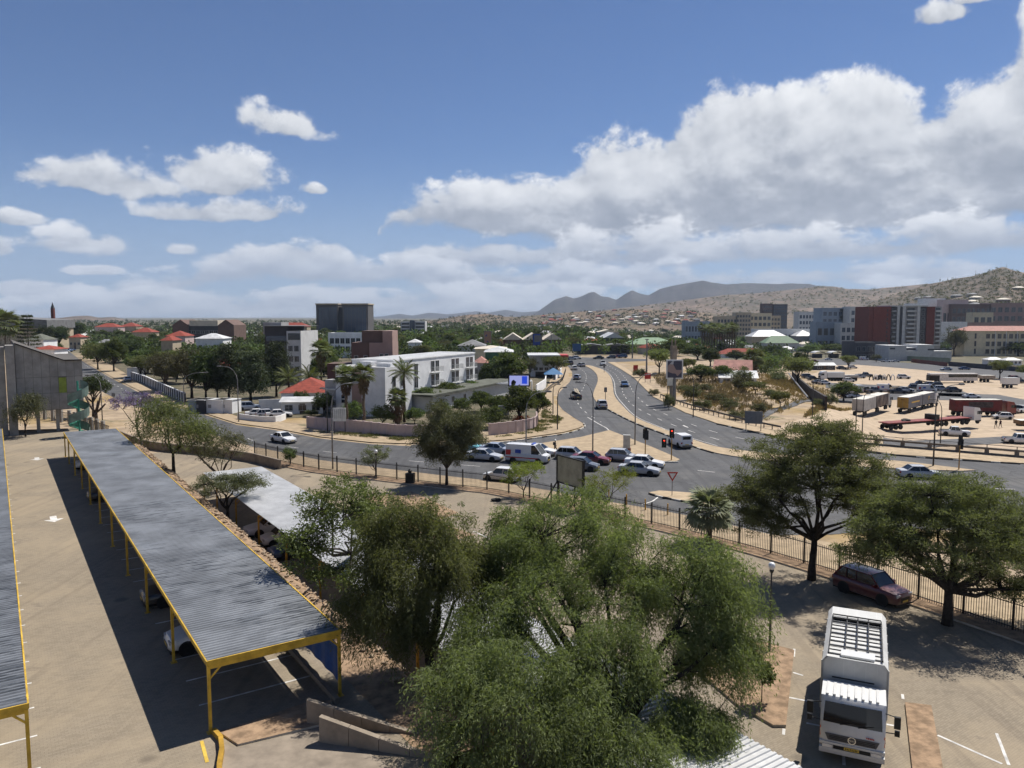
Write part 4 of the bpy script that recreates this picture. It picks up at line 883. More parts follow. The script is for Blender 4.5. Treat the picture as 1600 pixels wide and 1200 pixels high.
# ---- palms
def frond_fan(seed, L=1.5):
    """one fan leaf: stalk and radiating blades"""
    rn = random.Random(seed); b = MB(); b.tube([(0, 0, 0), (L * 0.3, 0, 0.06), (L * 0.55, 0, 0.02)], [0.02, 0.016, 0.01], 4, False)
    for k in range(15):
        a = R(-80 + 160 * k / 14); l = L * (0.62 + 0.1 * math.cos(a)) * rn.uniform(0.85, 1.1); d = Vector((math.cos(a), math.sin(a), 0)); n = Vector((-d.y, d.x, 0)) * 0.045 * L; o = Vector((L * 0.52, 0, 0.02))
        m = o + d * l * 0.55 + Vector((0, 0, 0.04)); e = o + d * l + Vector((0, 0, -0.28 * l * rn.uniform(0.5, 1.2)))
        b.add([o, m - n, e, m + n], [(0, 1, 2, 3)])
    return b.mesh('frond', L_PALM)
def frond_feather(seed, L=2.6):
    rn = random.Random(seed); b = MB(); P = [Vector((L * u, 0, 0.5 * L * (u - u * u * 1.25))) for u in [i / 9 for i in range(10)]]
    b.tube(P, [0.03 - 0.0025 * i for i in range(10)], 4, False)
    for u in [0.12 + 0.88 * i / 25 for i in range(26)]:
        p = Vector((L * u, 0, 0.5 * L * (u - u * u * 1.25)))
        for s in (-1, 1):
            l = 0.28 * L * math.sin(math.pi * (0.12 + 0.8 * u)) * rn.uniform(0.8, 1.1); e = p + Vector((0.35 * l, s * 0.75 * l, -0.55 * l)); w = Vector((0.03 * L * 0.5, 0, 0))
            b.add([p - w, (p + e) / 2 - w + Vector((0, 0, 0.04)), e, (p + e) / 2 + w + Vector((0, 0, 0.04))], [(0, 1, 2, 3)])
    return b.mesh('frond', L_PALM)
FAN, FEA = [frond_fan(k) for k in range(3)], [frond_feather(k) for k in range(3)]
PTRUNK = M('palm_trunk', (0.13, 0.10, 0.07), 0.95, 0.3, 5.0, bump=0.9, bscale=9)
def skirt_mesh(h, r, seed):
    rg = np.random.default_rng(seed); n = 420; a = rg.random(n) * 6.283; z = -rg.random(n) * h; rr = r * (0.25 + 0.75 * (1 - np.abs(z / h + 0.35)) * rg.uniform(0.7, 1.1, n))
    pos = np.stack([rr * np.cos(a) * 0.6, rr * np.sin(a) * 0.6, z], 1); dv = unit(np.stack([np.cos(a) * 0.35, np.sin(a) * 0.35, -np.ones(n)], 1) + rg.normal(size=(n, 3)) * 0.15)
    return leaves(pos, dv, unit(rg.normal(size=(n, 3))), 0.7, 0.16, 'skirt', L_SKIRT)
def palm(name, label, loc, h, kind, nfr, fs, seed, skirt=0.0, tr=0.17, group=None):
    rn = random.Random(seed); e = empty(name, loc, rn.uniform(0, 6), label, 'palm tree', group)
    b = MB(); k = max(6, int(h / 0.35)); b.tube([(0.06 * math.sin(i * 0.7), 0, h * i / k - (0.2 if i == 0 else 0)) for i in range(k + 1)], [tr * (1.25 - 0.35 * i / k) * (1.0 + 0.10 * (i % 2)) for i in range(k + 1)], 8)
    b.build('trunk', PTRUNK, e)
    if skirt: link('skirt', skirt_mesh(skirt, skirt * 0.38 + 0.25, seed), e, (0, 0, h))
    for i in range(nfr):
        o = link('frond', (FAN if kind == 'fan' else FEA)[i % 3], e, (0, 0, h)); u = (i + 0.5) / nfr
        o.rotation_euler = (rn.uniform(-0.3, 0.3), R(-72 + 112 * u ** 0.9 + rn.uniform(-8, 8)), i * 2.399 + rn.uniform(-0.2, 0.2)); o.scale = (fs, fs, fs)
    return e
FAN_S = [m.copy() for m in FAN]
L_SILV = leafmat('leaf_silver_palm', (0.20, 0.22, 0.13), (0.28, 0.29, 0.19), 0.2)
for m in FAN_S: m.materials[0] = L_SILV
_f = FAN; FAN = FAN_S
palm('fan_palm', 'short fan palm with silvery fronds just inside the fence', flat(1107, 850), 2.5, 'fan', 44, 1.25, 1, 0.5, 0.2)
FAN = _f
# ------------------------------------------------------------------ vehicles
GLASS = plain('car_glass', (0.012, 0.015, 0.018), 0.06, 0.0, 0.6)
TYRE = M('tyre_rubber', (0.02, 0.02, 0.02), 0.85, 0.2, 8); RIM = plain('alloy_rim', (0.45, 0.45, 0.46), 0.35, 0.8); BLK = M('black_plastic', (0.018, 0.018, 0.018), 0.55, 0.1, 5)
LAMP = plain('head_lamp', (0.6, 0.62, 0.65), 0.15, 0.3); TAIL = plain('tail_lamp', (0.30, 0.01, 0.01), 0.25); PLATE = plain('yellow_plate', (0.62, 0.42, 0.06), 0.5); ORANGE = plain('orange_lamp', (0.65, 0.14, 0.01), 0.3)
PAINT = {k: carpaint('paint_' + k, c) for k, c in dict(white=(0.72, 0.72, 0.71), silver=(0.43, 0.44, 0.46), grey=(0.10, 0.11, 0.125), red=(0.17, 0.012, 0.015), black=(0.02, 0.021, 0.024), blue=(0.04, 0.09, 0.2), teal=(0.15, 0.42, 0.45), bluegrey=(0.33, 0.37, 0.44), cream=(0.55, 0.5, 0.4), orange=(0.45, 0.12, 0.03), yellow=(0.6, 0.42, 0.05), maroon=(0.085, 0.006, 0.010)).items()}  # maroon is the parked SUV's red with tree shade darkened into it
SPEC = dict(  # L, W, H, belt, hood_front, trunk_z, windscreen base/top x, roof rear x, rear glass base x, wheel r, wheelbase
    sedan=(4.6, 1.78, 1.44, 0.93, 0.72, 1.0, 1.0, 0.28, -0.95, -1.62, 0.32, 2.7),
    hatch=(3.95, 1.70, 1.50, 0.93, 0.74, 1.0, 1.02, 0.36, -1.35, -1.78, 0.31, 2.5),
    suv=(4.5, 1.84, 1.68, 1.06, 0.90, 1.1, 1.05, 0.38, -1.65, -2.08, 0.36, 2.66),
    pickup=(5.25, 1.84, 1.78, 1.08, 0.98, 1.08, 1.15, 0.55, -0.55, -0.80, 0.38, 3.1),
    canopy=(5.1, 1.80, 1.72, 1.05, 0.92, 1.05, 1.25, 0.65, 0.02, -0.12, 0.36, 3.0),
    van=(5.3, 1.95, 2.25, 1.15, 1.05, 1.15, 2.05, 1.15, -2.45, -2.58, 0.34, 3.2))
def wheel_meshes(r, w=0.2):
    t_ = MB(); t_.lathe([(r * 0.62, -w / 2), (r * 0.93, -w / 2), (r, -w * 0.32), (r, w * 0.32), (r * 0.93, w / 2), (r * 0.62, w / 2)], 16, axis='y'); tm = t_.mesh('tyre', TYRE, 'auto')
    q = MB(); q.lathe([(r * 0.64, -w * 0.36), (r * 0.64, w * 0.36)], 16, axis='y')
    for k in range(5):
        a = 2 * math.pi * k / 5; q.bar((0, 0, 0), (r * 0.6 * math.cos(a), 0, r * 0.6 * math.sin(a)), w * 0.86, 0.07, up=(0, 1, 0))
    return tm, q.mesh('rim', RIM)
_wm = {}
def add_wheel(root, x, y, r, w=0.2):
    k = (round(r, 2), w)
    if k not in _wm: _wm[k] = wheel_meshes(r, w)
    o = link('wheel', _wm[k][0], root, (x, y, r)); link('rim', _wm[k][1], o); return o
def build_car(kind, paint):
    L, Wd, H, belt, hood, trunk, wb, wt, rr, rb, wr, base = SPEC[kind]; h = L / 2; w = Wd / 2; pm = PAINT[paint]; root = empty('car', (0, 0, 0))
    # lower body: (x, half width, bottom, top)
    S = [(-h, w * 0.80, 0.42, trunk * 0.80), (-h + 0.10, w * 0.92, 0.28, trunk * 0.97), (rb - 0.05, w * 0.985, 0.22, trunk if kind in ('sedan', 'pickup', 'canopy') else belt + 0.02), (rr, w, 0.2, belt + 0.015), (0, w, 0.2, belt), (wb - 0.15, w, 0.2, belt - 0.005), (wb + 0.05, w * 0.99, 0.2, belt - 0.02),
         (h - 0.45, w * 0.95, 0.22, hood + 0.07), (h - 0.12, w * 0.86, 0.24, hood), (h, w * 0.70, 0.34, hood - 0.16)]
    if kind == 'van': S[7] = (h - 0.3, w * 0.96, 0.22, hood + 0.02)
    b = MB(); n = len(S); ring = []
    for x, ww, zb, zt in S:
        zm = zb + (zt - zb) * 0.45
        half = [(0.80 * ww, zb), (ww * 0.98, zb + 0.10), (ww, zm), (ww * 0.975, zt - 0.10), (ww * 0.90, zt - 0.02), (ww * 0.5, zt + 0.02)]
        ring.append([(x, y, z) for y, z in half] + [(x, -y, z) for y, z in half[::-1]])
    k = 12
    V = [p for r_ in ring for p in r_]; F = [(i * k + j, (i + 1) * k + j, (i + 1) * k + (j + 1) % k, i * k + (j + 1) % k) for i in range(n - 1) for j in range(k)] + [tuple(range(k)), tuple(range((n - 1) * k, n * k))[::-1]]
    b.add(V, F)
    b.mat(1)                                                          # sills, grille, arches, bumper strips
    b.box(-h * 0.98, h * 0.97, -w * 0.84, w * 0.84, 0.17, 0.26); b.box(h - 0.03, h + 0.012, -w * 0.45, w * 0.45, 0.38, hood - 0.2); b.box(-h - 0.012, -h + 0.03, -w * 0.72, w * 0.72, 0.36, 0.5)
    for x in (-base / 2, base / 2):
        for s in (-1, 1): b.lathe([(wr * 1.17, -0.02), (wr * 1.17, 0.02)], 16, (x, s * (w - 0.012), wr), 'y')
    bo = b.build('body', [pm, BLK], root, smooth='auto'); fix_normals(bo.data)
    gw, tw = w * 0.915, w * 0.74
    if kind == 'van': tw = w * 0.86
    zb, zt = belt - 0.03, H - 0.05
    A = [(wb, gw * 0.97, zb), (wt, tw, zt), (rr, tw, zt), (rb, gw * 0.96, zb)]
    mir = lambda p: (p[0], -p[1], p[2])
    MB().quad(A[0], mir(A[0]), mir(A[1]), A[1]).build('windscreen', GLASS, root)
    MB().quad(mir(A[3]), A[3], A[2], mir(A[2])).build('rear_window', pm if kind == 'van' else GLASS, root)
    for s in (1, -1):
        q = [A[3], A[0], A[1], A[2]] if s > 0 else [mir(p) for p in (A[0], A[3], A[2], A[1])]
        if kind == 'van':
            f = lambda p, s=s: (p[0], s * p[1], p[2]); xs_ = (0.75, wb, wt, 0.75)
            MB().quad((0.7, s * gw * 0.97, zb), (wb, s * gw * 0.97, zb), (wt, s * tw, zt), (0.7, s * tw, zt)).build('side_window', GLASS, root)
            MB().quad((rb, s * gw * 0.96, zb), (0.7, s * gw * 0.97, zb), (0.7, s * tw, zt), (rr, s * tw, zt)).build('side_panel', pm, root)
        else: MB().add(q, [(0, 1, 2, 3)]).build('side_window', GLASS, root)
    rf = MB(); ny, nx = 4, 4; V = []
    for i in range(nx + 1):
        for j in range(ny + 1):
            u, v = i / nx, j / ny * 2 - 1; V.append((rr - 0.05 + (wt - rr + 0.10) * u, v * (tw + 0.025), zt - 0.012 + (0.065 - 0.02 * abs(2 * u - 1)) * (1 - v * v * v * v) + 0.008))
    rf.add(V, [(i * (ny + 1) + j, (i + 1) * (ny + 1) + j, (i + 1) * (ny + 1) + j + 1, i * (ny + 1) + j + 1) for i in range(nx) for j in range(ny)])
    for s in (1, -1):
        P = [(p[0], s * (p[1] + 0.008), p[2]) for p in A]
        rf.bar(P[0], P[1], 0.05, 0.07); rf.bar(P[3], P[2], 0.07, 0.10); rf.bar(P[1], P[2], 0.06, 0.06)
        xm = (wt + rr) / 2 + 0.05
        if kind not in ('van', 'canopy'): rf.bar((xm + 0.05, s * (gw * 0.97 + 0.006), zb), (xm, s * (tw + 0.006), zt), 0.03, 0.09)
        if kind in ('suv', 'hatch'): rf.bar((rr + 0.42, s * (gw * 0.965 + 0.006), zb), (rr + 0.35, s * (tw + 0.006), zt), 0.03, 0.12)
    rf.build('roof', pm, root, smooth='auto')
    if kind == 'pickup':
        t_ = MB().box(-h + 0.12, rb - 0.12, -w * 0.78, w * 0.78, trunk - 0.02, trunk + 0.028); t_.build('load_bed', BLK, root)
    if kind == 'canopy':
        c = MB(); x0, x1 = -h + 0.05, rb - 0.04
        V = [(x0, -w * .93, belt), (x1, -w * .93, belt), (x1, w * .93, belt), (x0, w * .93, belt), (x0 + 0.12, -w * .80, H + 0.10), (x1, -w * .80, H + 0.14), (x1, w * .80, H + 0.14), (x0 + 0.12, w * .80, H + 0.10)]
        c.add(V, [(0, 3, 2, 1), (4, 5, 6, 7), (0, 1, 5, 4), (1, 2, 6, 5), (2, 3, 7, 6), (3, 0, 4, 7)]); c.build('canopy', PAINT['white'], root)
        MB().box(x0 - 0.0, x0 + 0.08, -w * .6, w * .6, belt + 0.22, H - 0.06).build('rear_window', GLASS, root)
    for x in (-base / 2, base / 2):
        for s in (-1, 1): add_wheel(root, x, s * (w - 0.085), wr)
    for s in (-1, 1):
        V = [(h - 0.10, s * w * 0.45, hood - 0.16), (h - 0.30, s * w * 0.90, hood - 0.14), (h - 0.34, s * w * 0.91, hood + 0.0), (h - 0.14, s * w * 0.5, hood - 0.02)]
        hl = MB().box(h - 0.28, h - 0.03, min(s * w * 0.42, s * w * 0.80), max(s * w * 0.42, s * w * 0.80), hood - 0.17, hood - 0.03); hl.build('headlight', LAMP, root)
        tl = MB().box(-h + 0.0, -h + 0.16, min(s * w * 0.62, s * w * 0.90), max(s * w * 0.62, s * w * 0.90), trunk * 0.66, trunk * 0.86); tl.build('tail_light', TAIL, root)
        m_ = MB().box(wb - 0.32, wb - 0.16, min(s * (gw - 0.02), s * (w + 0.16)), max(s * (gw - 0.02), s * (w + 0.16)), belt - 0.02, belt + 0.12); m_.build('mirror', pm, root)
    MB().box(h - 0.01, h + 0.02, -0.26, 0.26, 0.40, 0.51).build('number_plate', PLATE, root)
    MB().box(-h - 0.02, -h + 0.01, -0.26, 0.26, 0.56, 0.67).build('number_plate', PLATE, root)
    return root
_proto = {}
def car(kind, paint, loc, ang, label, cat='car', group=None, name=None):
    """heading ang: radians from +X"""
    key = (kind, paint)
    if key not in _proto: _proto[key] = build_car(kind, paint); r = _proto[key]
    else: r = copy_tree(_proto[key])
    r.name = name or {'pickup': 'pickup_truck', 'canopy': 'pickup_truck', 'van': 'van', 'suv': 'suv', 'hatch': 'hatchback', 'sedan': 'sedan'}[kind]
    r.location = loc; r.rotation_euler = (0, 0, ang)
    for k in ('group',):
        if k in r: del r[k]
    return tag(r, label, cat, group)
def head(p0, p1): d = Vector(p1) - Vector(p0); return math.atan2(d.y, d.x)
Q = 'cars queued at the crossing'
qa = head(flat(740, 722), flat(1010, 742))
for kind, col, px, py, lb in [
    ('sedan', 'teal', 731, 705, 'teal car half hidden behind the feathery acacia'), ('sedan', 'silver', 757, 719, 'pale silver sedan in the queue behind the striped van'), ('sedan', 'bluegrey', 777, 709, 'blue-grey sedan on the far side of the striped van'),
    ('sedan', 'white', 842, 711, 'white sedan beside the striped van, nearest the walking man'), ('hatch', 'silver', 893, 717, 'pale grey hatchback just behind the red sedan'), ('sedan', 'red', 924, 724, 'dark red sedan in the queue between grey cars'),
    ('hatch', 'grey', 909, 734, 'dark grey hatchback partly behind the blank billboard'), ('hatch', 'silver', 972, 720, 'silver hatchback at the head of the far lane by the island'), ('sedan', 'white', 1007, 730, 'white sedan mostly hidden behind the first silver sedan'), ('sedan', 'silver', 999, 741, 'silver-white sedan first in line at the crossing')]:
    car(kind, col, flat(px, py), qa, lb, group=Q)
car('hatch', 'white', flat(784, 751), qa + math.pi, 'white hatchback driving past right behind the fence')
car('sedan', 'white', flat(443, 691), head(flat(420, 687), flat(470, 697)), 'white sedan alone on the street below the car entrance')
vn = car('van', 'white', flat(825, 722), qa, 'white ambulance van with red and blue stripes in the queue', 'van')
RED_S, BLUE_S = plain('red_stripe', (0.5, 0.02, 0.02), 0.4), plain('blue_stripe', (0.03, 0.08, 0.4), 0.4)
for s in (1, -1):
    MB().box(-2.5, -1.9, min(s * .99, s * .80), max(s * .99, s * .80), 0.95, 1.55).build('red_marking', RED_S, vn); MB().box(-1.3, -0.6, min(s * .985, s * .80), max(s * .985, s * .80), 1.2, 1.62).build('blue_marking', BLUE_S, vn)
    MB().box(-2.55, 1.6, min(s * .985, s * .9), max(s * .985, s * .9), 0.6, 0.72).build('red_marking', RED_S, vn)
MB().box(0.6, 0.85, -0.55, 0.55, 2.24, 2.36).build('light_bar', BLUE_S, vn)
car('canopy', 'white', flat(1062, 697), head(flat(1045, 690), flat(995, 668)), 'white pickup with a white canopy driving away beside the median', 'pickup truck')
car('suv', 'silver', flat(940, 638), head(flat(940, 640), flat(922, 622)), 'silver SUV driving away on the curving highway', 'suv')
car('pickup', 'black', flat(900, 623), R(95), 'black pickup loaded with pale boards driving away', 'pickup truck')
ld = bpy.data.objects['pickup_truck.001'] if 'pickup_truck.001' in bpy.data.objects else None
if ld:
    b = MB()
    for k in range(6): b.bar((-2.4 + 0.1 * k, -0.5 + 0.2 * k, 1.15 + 0.1 * k), (0.5, -0.4 + 0.15 * k, 2.0 + 0.1 * (k % 3)), 0.12, 0.08)
    b.build('load', M('timber', (0.42, 0.36, 0.27), 0.8, 0.2, 3), ld)
car('hatch', 'bluegrey', flat(902, 593), R(75), 'small blue-grey hatchback further up the highway bend'); car('hatch', 'white', flat(897, 578), R(95), 'white hatchback near the top of the highway'); car('hatch', 'silver', flat(908, 573), R(110), 'silver hatchback beside the median tip at the highway top')
car('suv', 'black', flat(890, 570), R(100), 'dark SUV furthest up the away lanes'); car('sedan', 'blue', flat(976, 604), head(flat(972, 600), flat(982, 611)), 'dark blue sedan coming down the outer carriageway'); car('pickup', 'white', flat(942, 571), head(flat(940, 569), flat(950, 575)), 'white pickup at the top of the outer carriageway', 'pickup truck')
for i, (px, py, k, c, a) in enumerate([(876, 561, 'suv', 'red', 0.2), (884, 562, 'sedan', 'black', 0.1), (893, 562, 'sedan', 'silver', 0.1), (901, 561, 'hatch', 'white', 0.2), (935, 561, 'sedan', 'black', 3.2), (955, 560, 'hatch', 'grey', 3.3), (965, 559, 'sedan', 'red', 3.3), (972, 559, 'suv', 'blue', 3.2)]):
    car(k, c, flat(px, py), a, ['red SUV waiting at the far junction, leftmost of the line', 'black sedan second in the line at the far junction', 'silver sedan third in the line at the far junction', 'white hatchback at the right end of the far junction line', 'long black sedan crossing the far junction under the trees', 'dark grey hatchback at the far junction behind the white pickup', 'small red sedan at the far junction beside a sign', 'dark blue SUV furthest right at the far junction'][i], group='cars at the far junction')
car('sedan', 'bluegrey', flat(199, 596), head(flat(215, 603), flat(185, 588)), 'silver-blue car parked on the pavement of the tree-lined street')
for px, py, k, c, lb in [(389, 641, 'suv', 'bluegrey', 'grey SUV parked by the dark casuarinas'), (404, 651, 'sedan', 'white', 'white car behind the low white wall, left one'), (418, 652, 'hatch', 'silver', 'silver car in the middle behind the low white wall'), (436, 652, 'sedan', 'white', 'white car at the white wall nearest the driveway')]:
    car(k, c, flat(px, py), R(20), lb, group='cars parked behind the white wall')
for s_, t_, k, c, lb in [(8.2, 1.9, 'hatch', 'white', 'white hatchback parked under the long carport, nose out'), (14.9, 2.2, 'sedan', 'black', 'black car parked two bays from the white hatchback under the carport'), (42.5, 2.2, 'sedan', 'black', 'dark car deep under the long carport'), (58.0, 2.2, 'hatch', 'white', 'white car at the far end under the long carport')]:
    car(k, c, U(s_, t_), UANG + math.pi / 2, lb, group='cars under the long carport')
for s_, k, c, lb in [(33.6, 'sedan', 'white', 'white sedan under the pale carport, furthest one visible'), (30.2, 'hatch', 'white', 'white hatchback under the pale carport beside the dark car'), (26.8, 'sedan', 'blue', 'dark blue sedan under the pale carport beside the bank')]:
    car(k, c, UL(s_, 12.3), UANG + math.pi / 2, lb, group='cars under the pale carport')
car('suv', 'maroon', (flat(1336, 930) + flat(1390, 949)) / 2 + Vector((0.3, 0.75, 0)), head(flat(1336, 930), flat(1390, 949)), 'dark red SUV parked in the shade under the dense acacia', 'suv')
car('sedan', 'silver', flat(1436, 747), R(-5), 'silver car passing behind the acacia crowns on the main road')
# ---- cars on the open lot and beyond (each a car one can point at)
LOT = [(1491, 681, 'pickup', 'white', -22, 'white pickup with doors open beside the flatbed truck'), (1592, 693, 'pickup', 'white', -12, 'white pickup cut off by the photo edge, nearest on the lot'), (1566, 655, 'hatch', 'white', 165, 'white hatchback with open doors near the two walking people'),
       (1548, 636, 'suv', 'black', -5, 'black SUV beside the red box truck'), (1518, 623, 'sedan', 'white', -5, 'white sedan alone on the asphalt track of the lot'), (1595, 645, 'pickup', 'white', 30, 'white pickup at the photo edge behind a standing person'), (1490, 613, 'suv', 'black', 0, 'black off-roader on the lot beside the minibuses'),
       (1448, 613, 'van', 'white', -12, 'white minibus on the lot behind the yellow trailers'), (1384, 612, 'van', 'white', -20, 'white minibus on the lot behind the grey trailers'), (1470, 611, 'suv', 'silver', -10, 'silver SUV between minibus and black off-roader'), (1415, 612, 'sedan', 'silver', -20, 'silver sedan between the two minibuses'),
       (1341, 613, 'van', 'silver', 80, 'silver van beside the round green tree of the lot'), (1352, 613, 'suv', 'black', 20, 'black SUV left of the minibuses on the lot'), (1366, 614, 'pickup', 'grey', 10, 'dark grey pickup left of the first minibus'), (1402, 615, 'pickup', 'black', -10, 'black pickup between the minibuses'), (1430, 608, 'hatch', 'black', -10, 'black hatchback behind the white minibus'),
       (1325, 622, 'sedan', 'white', 10, 'white sedan below the round green tree'), (1318, 619, 'hatch', 'bluegrey', 20, 'blue-grey hatchback half hidden by the round green tree'), (1336, 622, 'sedan', 'silver', 5, 'silver car right of the round green tree'), (1279, 600, 'sedan', 'grey', 10, 'grey sedan at the ditch beyond the dark acacia'), (1288, 601, 'hatch', 'white', 10, 'white hatchback at the ditch beyond the dark acacia'),
       (1262, 591, 'suv', 'black', 0, 'black SUV in the shade of the dark acacia by the ditch'), (1270, 594, 'hatch', 'black', 0, 'black hatchback in the shade by the ditch'), (1313, 594, 'sedan', 'white', 5, 'white sedan behind the white flatbed lorry'), (1326, 597, 'hatch', 'white', 0, 'white hatchback right of the flatbed lorry'), (1342, 591, 'sedan', 'bluegrey', 0, 'blue-grey sedan in the middle of the dusty lot'),
       (1352, 589, 'pickup', 'grey', 0, 'grey pickup in the middle of the dusty lot'), (1376, 593, 'sedan', 'grey', 10, 'dark sedan by the tyre arches'), (1412, 592, 'suv', 'white', -10, 'white SUV right of the tyre arches'), (1450, 603, 'sedan', 'silver', 170, 'silver sedan facing the long bus'), (1436, 604, 'pickup', 'black', 170, 'black pickup at the middle track'), (1462, 604, 'hatch', 'black', 170, 'black hatchback below the long bus'),
       (1332, 576, 'hatch', 'white', 0, 'white hatchback under the shade tree by the back road'), (1315, 577, 'sedan', 'black', 0, 'black sedan under the shade tree by the back road'), (1384, 566, 'pickup', 'white', 0, 'white pickup by the podium wall of the tower'), (1399, 566, 'sedan', 'white', 0, 'white sedan on the back road near the tower'), (1350, 563, 'van', 'white', 0, 'white van at the foot of the red tower'),
       (1478, 579, 'sedan', 'bluegrey', 175, 'blue-grey sedan driving on the back road'), (1507, 578, 'sedan', 'blue', -5, 'blue sedan driving on the back road'), (1574, 597, 'suv', 'black', 5, 'black SUV under the second shade tree'), (1594, 599, 'sedan', 'black', 5, 'black sedan at the photo edge under the second shade tree'), (1585, 594, 'suv', 'red', 5, 'red SUV under the second shade tree'), (1295, 563, 'sedan', 'white', 0, 'white sedan on the back road by the tents'), (1272, 566, 'sedan', 'red', 0, 'orange-red sports car on the back road'), (1226, 566, 'hatch', 'white', 0, 'white hatchback near the green roofed house'), (1238, 565, 'sedan', 'silver', 0, 'silver sedan near the green roofed house')]
for px, py, k, c, a, lb in LOT: car(k, c, G(px, py) + Vector((0, 0, 0.08)), R(a), lb, {'pickup': 'pickup truck', 'van': 'van', 'suv': 'suv'}.get(k, 'car'), 'vehicles on the open lot')
for i, (px, py, c) in enumerate([(95, 552, 'silver'), (101, 551, 'white'), (106, 550, 'blue'), (111, 548, 'blue'), (127, 539, 'white')]):
    car('sedan', c, flat(px, py), R(60), ['silver car, first of the row below the white wall', 'white car, second of the row below the white wall', 'blue car, third of the row below the white wall', 'dark blue car at the end of the row below the white wall', 'white car parked higher up along the long white wall'][i], group='cars parked below the long wall')

# ------------------------------------------------------------------ heavy trucks on the lot
TR_GREY = M('trailer_grey', (0.42, 0.41, 0.40), 0.6, 0.1, 1.0, stain=0.5); TR_CREAM = M('trailer_roof', (0.60, 0.57, 0.50), 0.6, 0.08, 1.0); TR_OCHRE = M('trailer_ochre', (0.42, 0.26, 0.06), 0.6, 0.12, 1.0, stain=0.4); TR_RED = M('trailer_red', (0.13, 0.02, 0.02), 0.6, 0.12, 1.0, stain=0.3)
TR_BG = M('trailer_bluegrey', (0.17, 0.18, 0.21), 0.6, 0.1, 1.0, stain=0.3); TR_DK = M('chassis', (0.03, 0.027, 0.025), 0.7, 0.2, 3); TR_FLAT = M('flatbed_red', (0.22, 0.045, 0.04), 0.7, 0.15, 1.0, stain=0.4); WHITE_P = PAINT['white']
def tractor(root, x, paint, sx=1.0):
    """cab-over tractor unit, nose at +x from x"""
    c = MB(); P = [(x, 0.75), (x + 2.0, 0.75), (x + 2.15, 1.3), (x + 2.1, 1.9), (x + 1.85, 2.75), (x + 1.55, 3.25), (x + 0.05, 3.45), (x, 3.3)]
    n = len(P); V = [(p[0], -1.2, p[1]) for p in P] + [(p[0], 1.2, p[1]) for p in P]; c.add(V, [tuple(range(n))[::-1], tuple(range(n, 2 * n))] + [(i, (i + 1) % n, n + (i + 1) % n, n + i) for i in range(n)])
    o = c.build('cab', paint, root); fix_normals(o.data)
    MB().quad((x + 2.125, -1.08, 1.95), (x + 2.125, 1.08, 1.95), (x + 1.88, 1.05, 2.72), (x + 1.88, -1.05, 2.72)).build('windscreen', GLASS, root)
    for s in (-1, 1):
        MB().box(x + 0.9, x + 1.85, min(s * 1.19, s * 1.215), max(s * 1.19, s * 1.215), 1.95, 2.6).build('side_window', GLASS, root); MB().box(x + 2.0, x + 2.16, min(s * 0.7, s * 1.1), max(s * 0.7, s * 1.1), 0.9, 1.1).build('headlight', LAMP, root); MB().box(x + 1.85, x + 2.0, min(s * 1.3, s * 1.48), max(s * 1.3, s * 1.48), 1.9, 2.6).build('mirror', BLK, root)
    MB().box(x + 2.0, x + 2.17, -1.15, 1.15, 0.45, 0.85).box(x + 2.1, x + 2.19, -0.8, 0.8, 1.15, 1.75).build('grille', BLK, root)
    MB().box(x - 3.6, x + 1.6, -0.45, 0.45, 0.65, 0.95).build('chassis', TR_DK, root)
    for xx in (x + 1.3, x - 1.8, x - 3.05):
        for s in (-1, 1): add_wheel(root, xx, s * 1.02, 0.5, 0.32)
def trailer_box(root, x0, x1, side, top, name='trailer', h=3.75, door=None):
    t_ = MB(); t_.box(x0, x1, -1.27, 1.27, 1.2, h); t_.mat(1).box(x0 + 0.01, x1 - 0.01, -1.25, 1.25, h, h + 0.03)
    t_.mat(2).box(x0 + 0.1, x1 - 0.1, -0.5, 0.5, 0.8, 1.2)
    for k in range(int((x1 - x0) / 0.9)):
        xx = x0 + 0.45 + 0.9 * k
        for s in (-1, 1): t_.mat(0).box(xx - 0.03, xx + 0.03, min(s * 1.265, s * 1.295), max(s * 1.265, s * 1.295), 1.25, h - 0.05)
    o = t_.build(name, [side, top, TR_DK], root)
    if door:
        for s in (-1, 1): MB().box(x0 - 0.03, x0 - 0.005, min(s * 0.03, s * 1.22), max(s * 0.03, s * 1.22), 1.25, h - 0.08).build('rear_door', door, root)
    for xx in (x0 + 0.9, x0 + 2.1):
        for s in (-1, 1): add_wheel(root, xx, s * 1.02, 0.5, 0.32)
    return o
def text_obj(txt, size, mat, parent, loc, rot, name='lettering', ext=0.004):
    c = bpy.data.curves.new(name, 'FONT'); c.body = txt; c.size = size; c.extrude = ext; c.align_x = 'CENTER'; c.align_y = 'CENTER'; c.materials.append(mat)
    q = bpy.data.objects.new(name, c); COL.objects.link(q); me = bpy.data.meshes.new_from_object(q.evaluated_get(bpy.context.evaluated_depsgraph_get())); bpy.data.objects.remove(q)
    me.materials.clear(); me.materials.append(mat); o = link(name, me, parent, loc); o.rotation_euler = rot; return o
def rig(label, prear, pnose, spec, cab):
    a, c = G(*prear), G(*pnose); ang = head(a, c); r = empty('box_truck', a + Vector((0, 0, 0.06)), ang, label, 'truck', 'lorries parked on the open lot'); x = 0
    for ln, side, top, door in spec:
        trailer_box(r, x, x + ln, side, top, door=door); x += ln + 0.55
    tractor(r, x + 0.7, cab); return r, x
PICT = M('trailer_pictures', (0.30, 0.24, 0.20), 0.6, 0.0, 0.6, col2=(0.04, 0.035, 0.04))
r1, _ = rig('grey articulated lorry with two trailers and dark printed sides', (1340, 651), (1392, 639), [(9.0, TR_GREY, TR_CREAM, TR_GREY), (9.5, PICT, TR_CREAM, None)], WHITE_P)
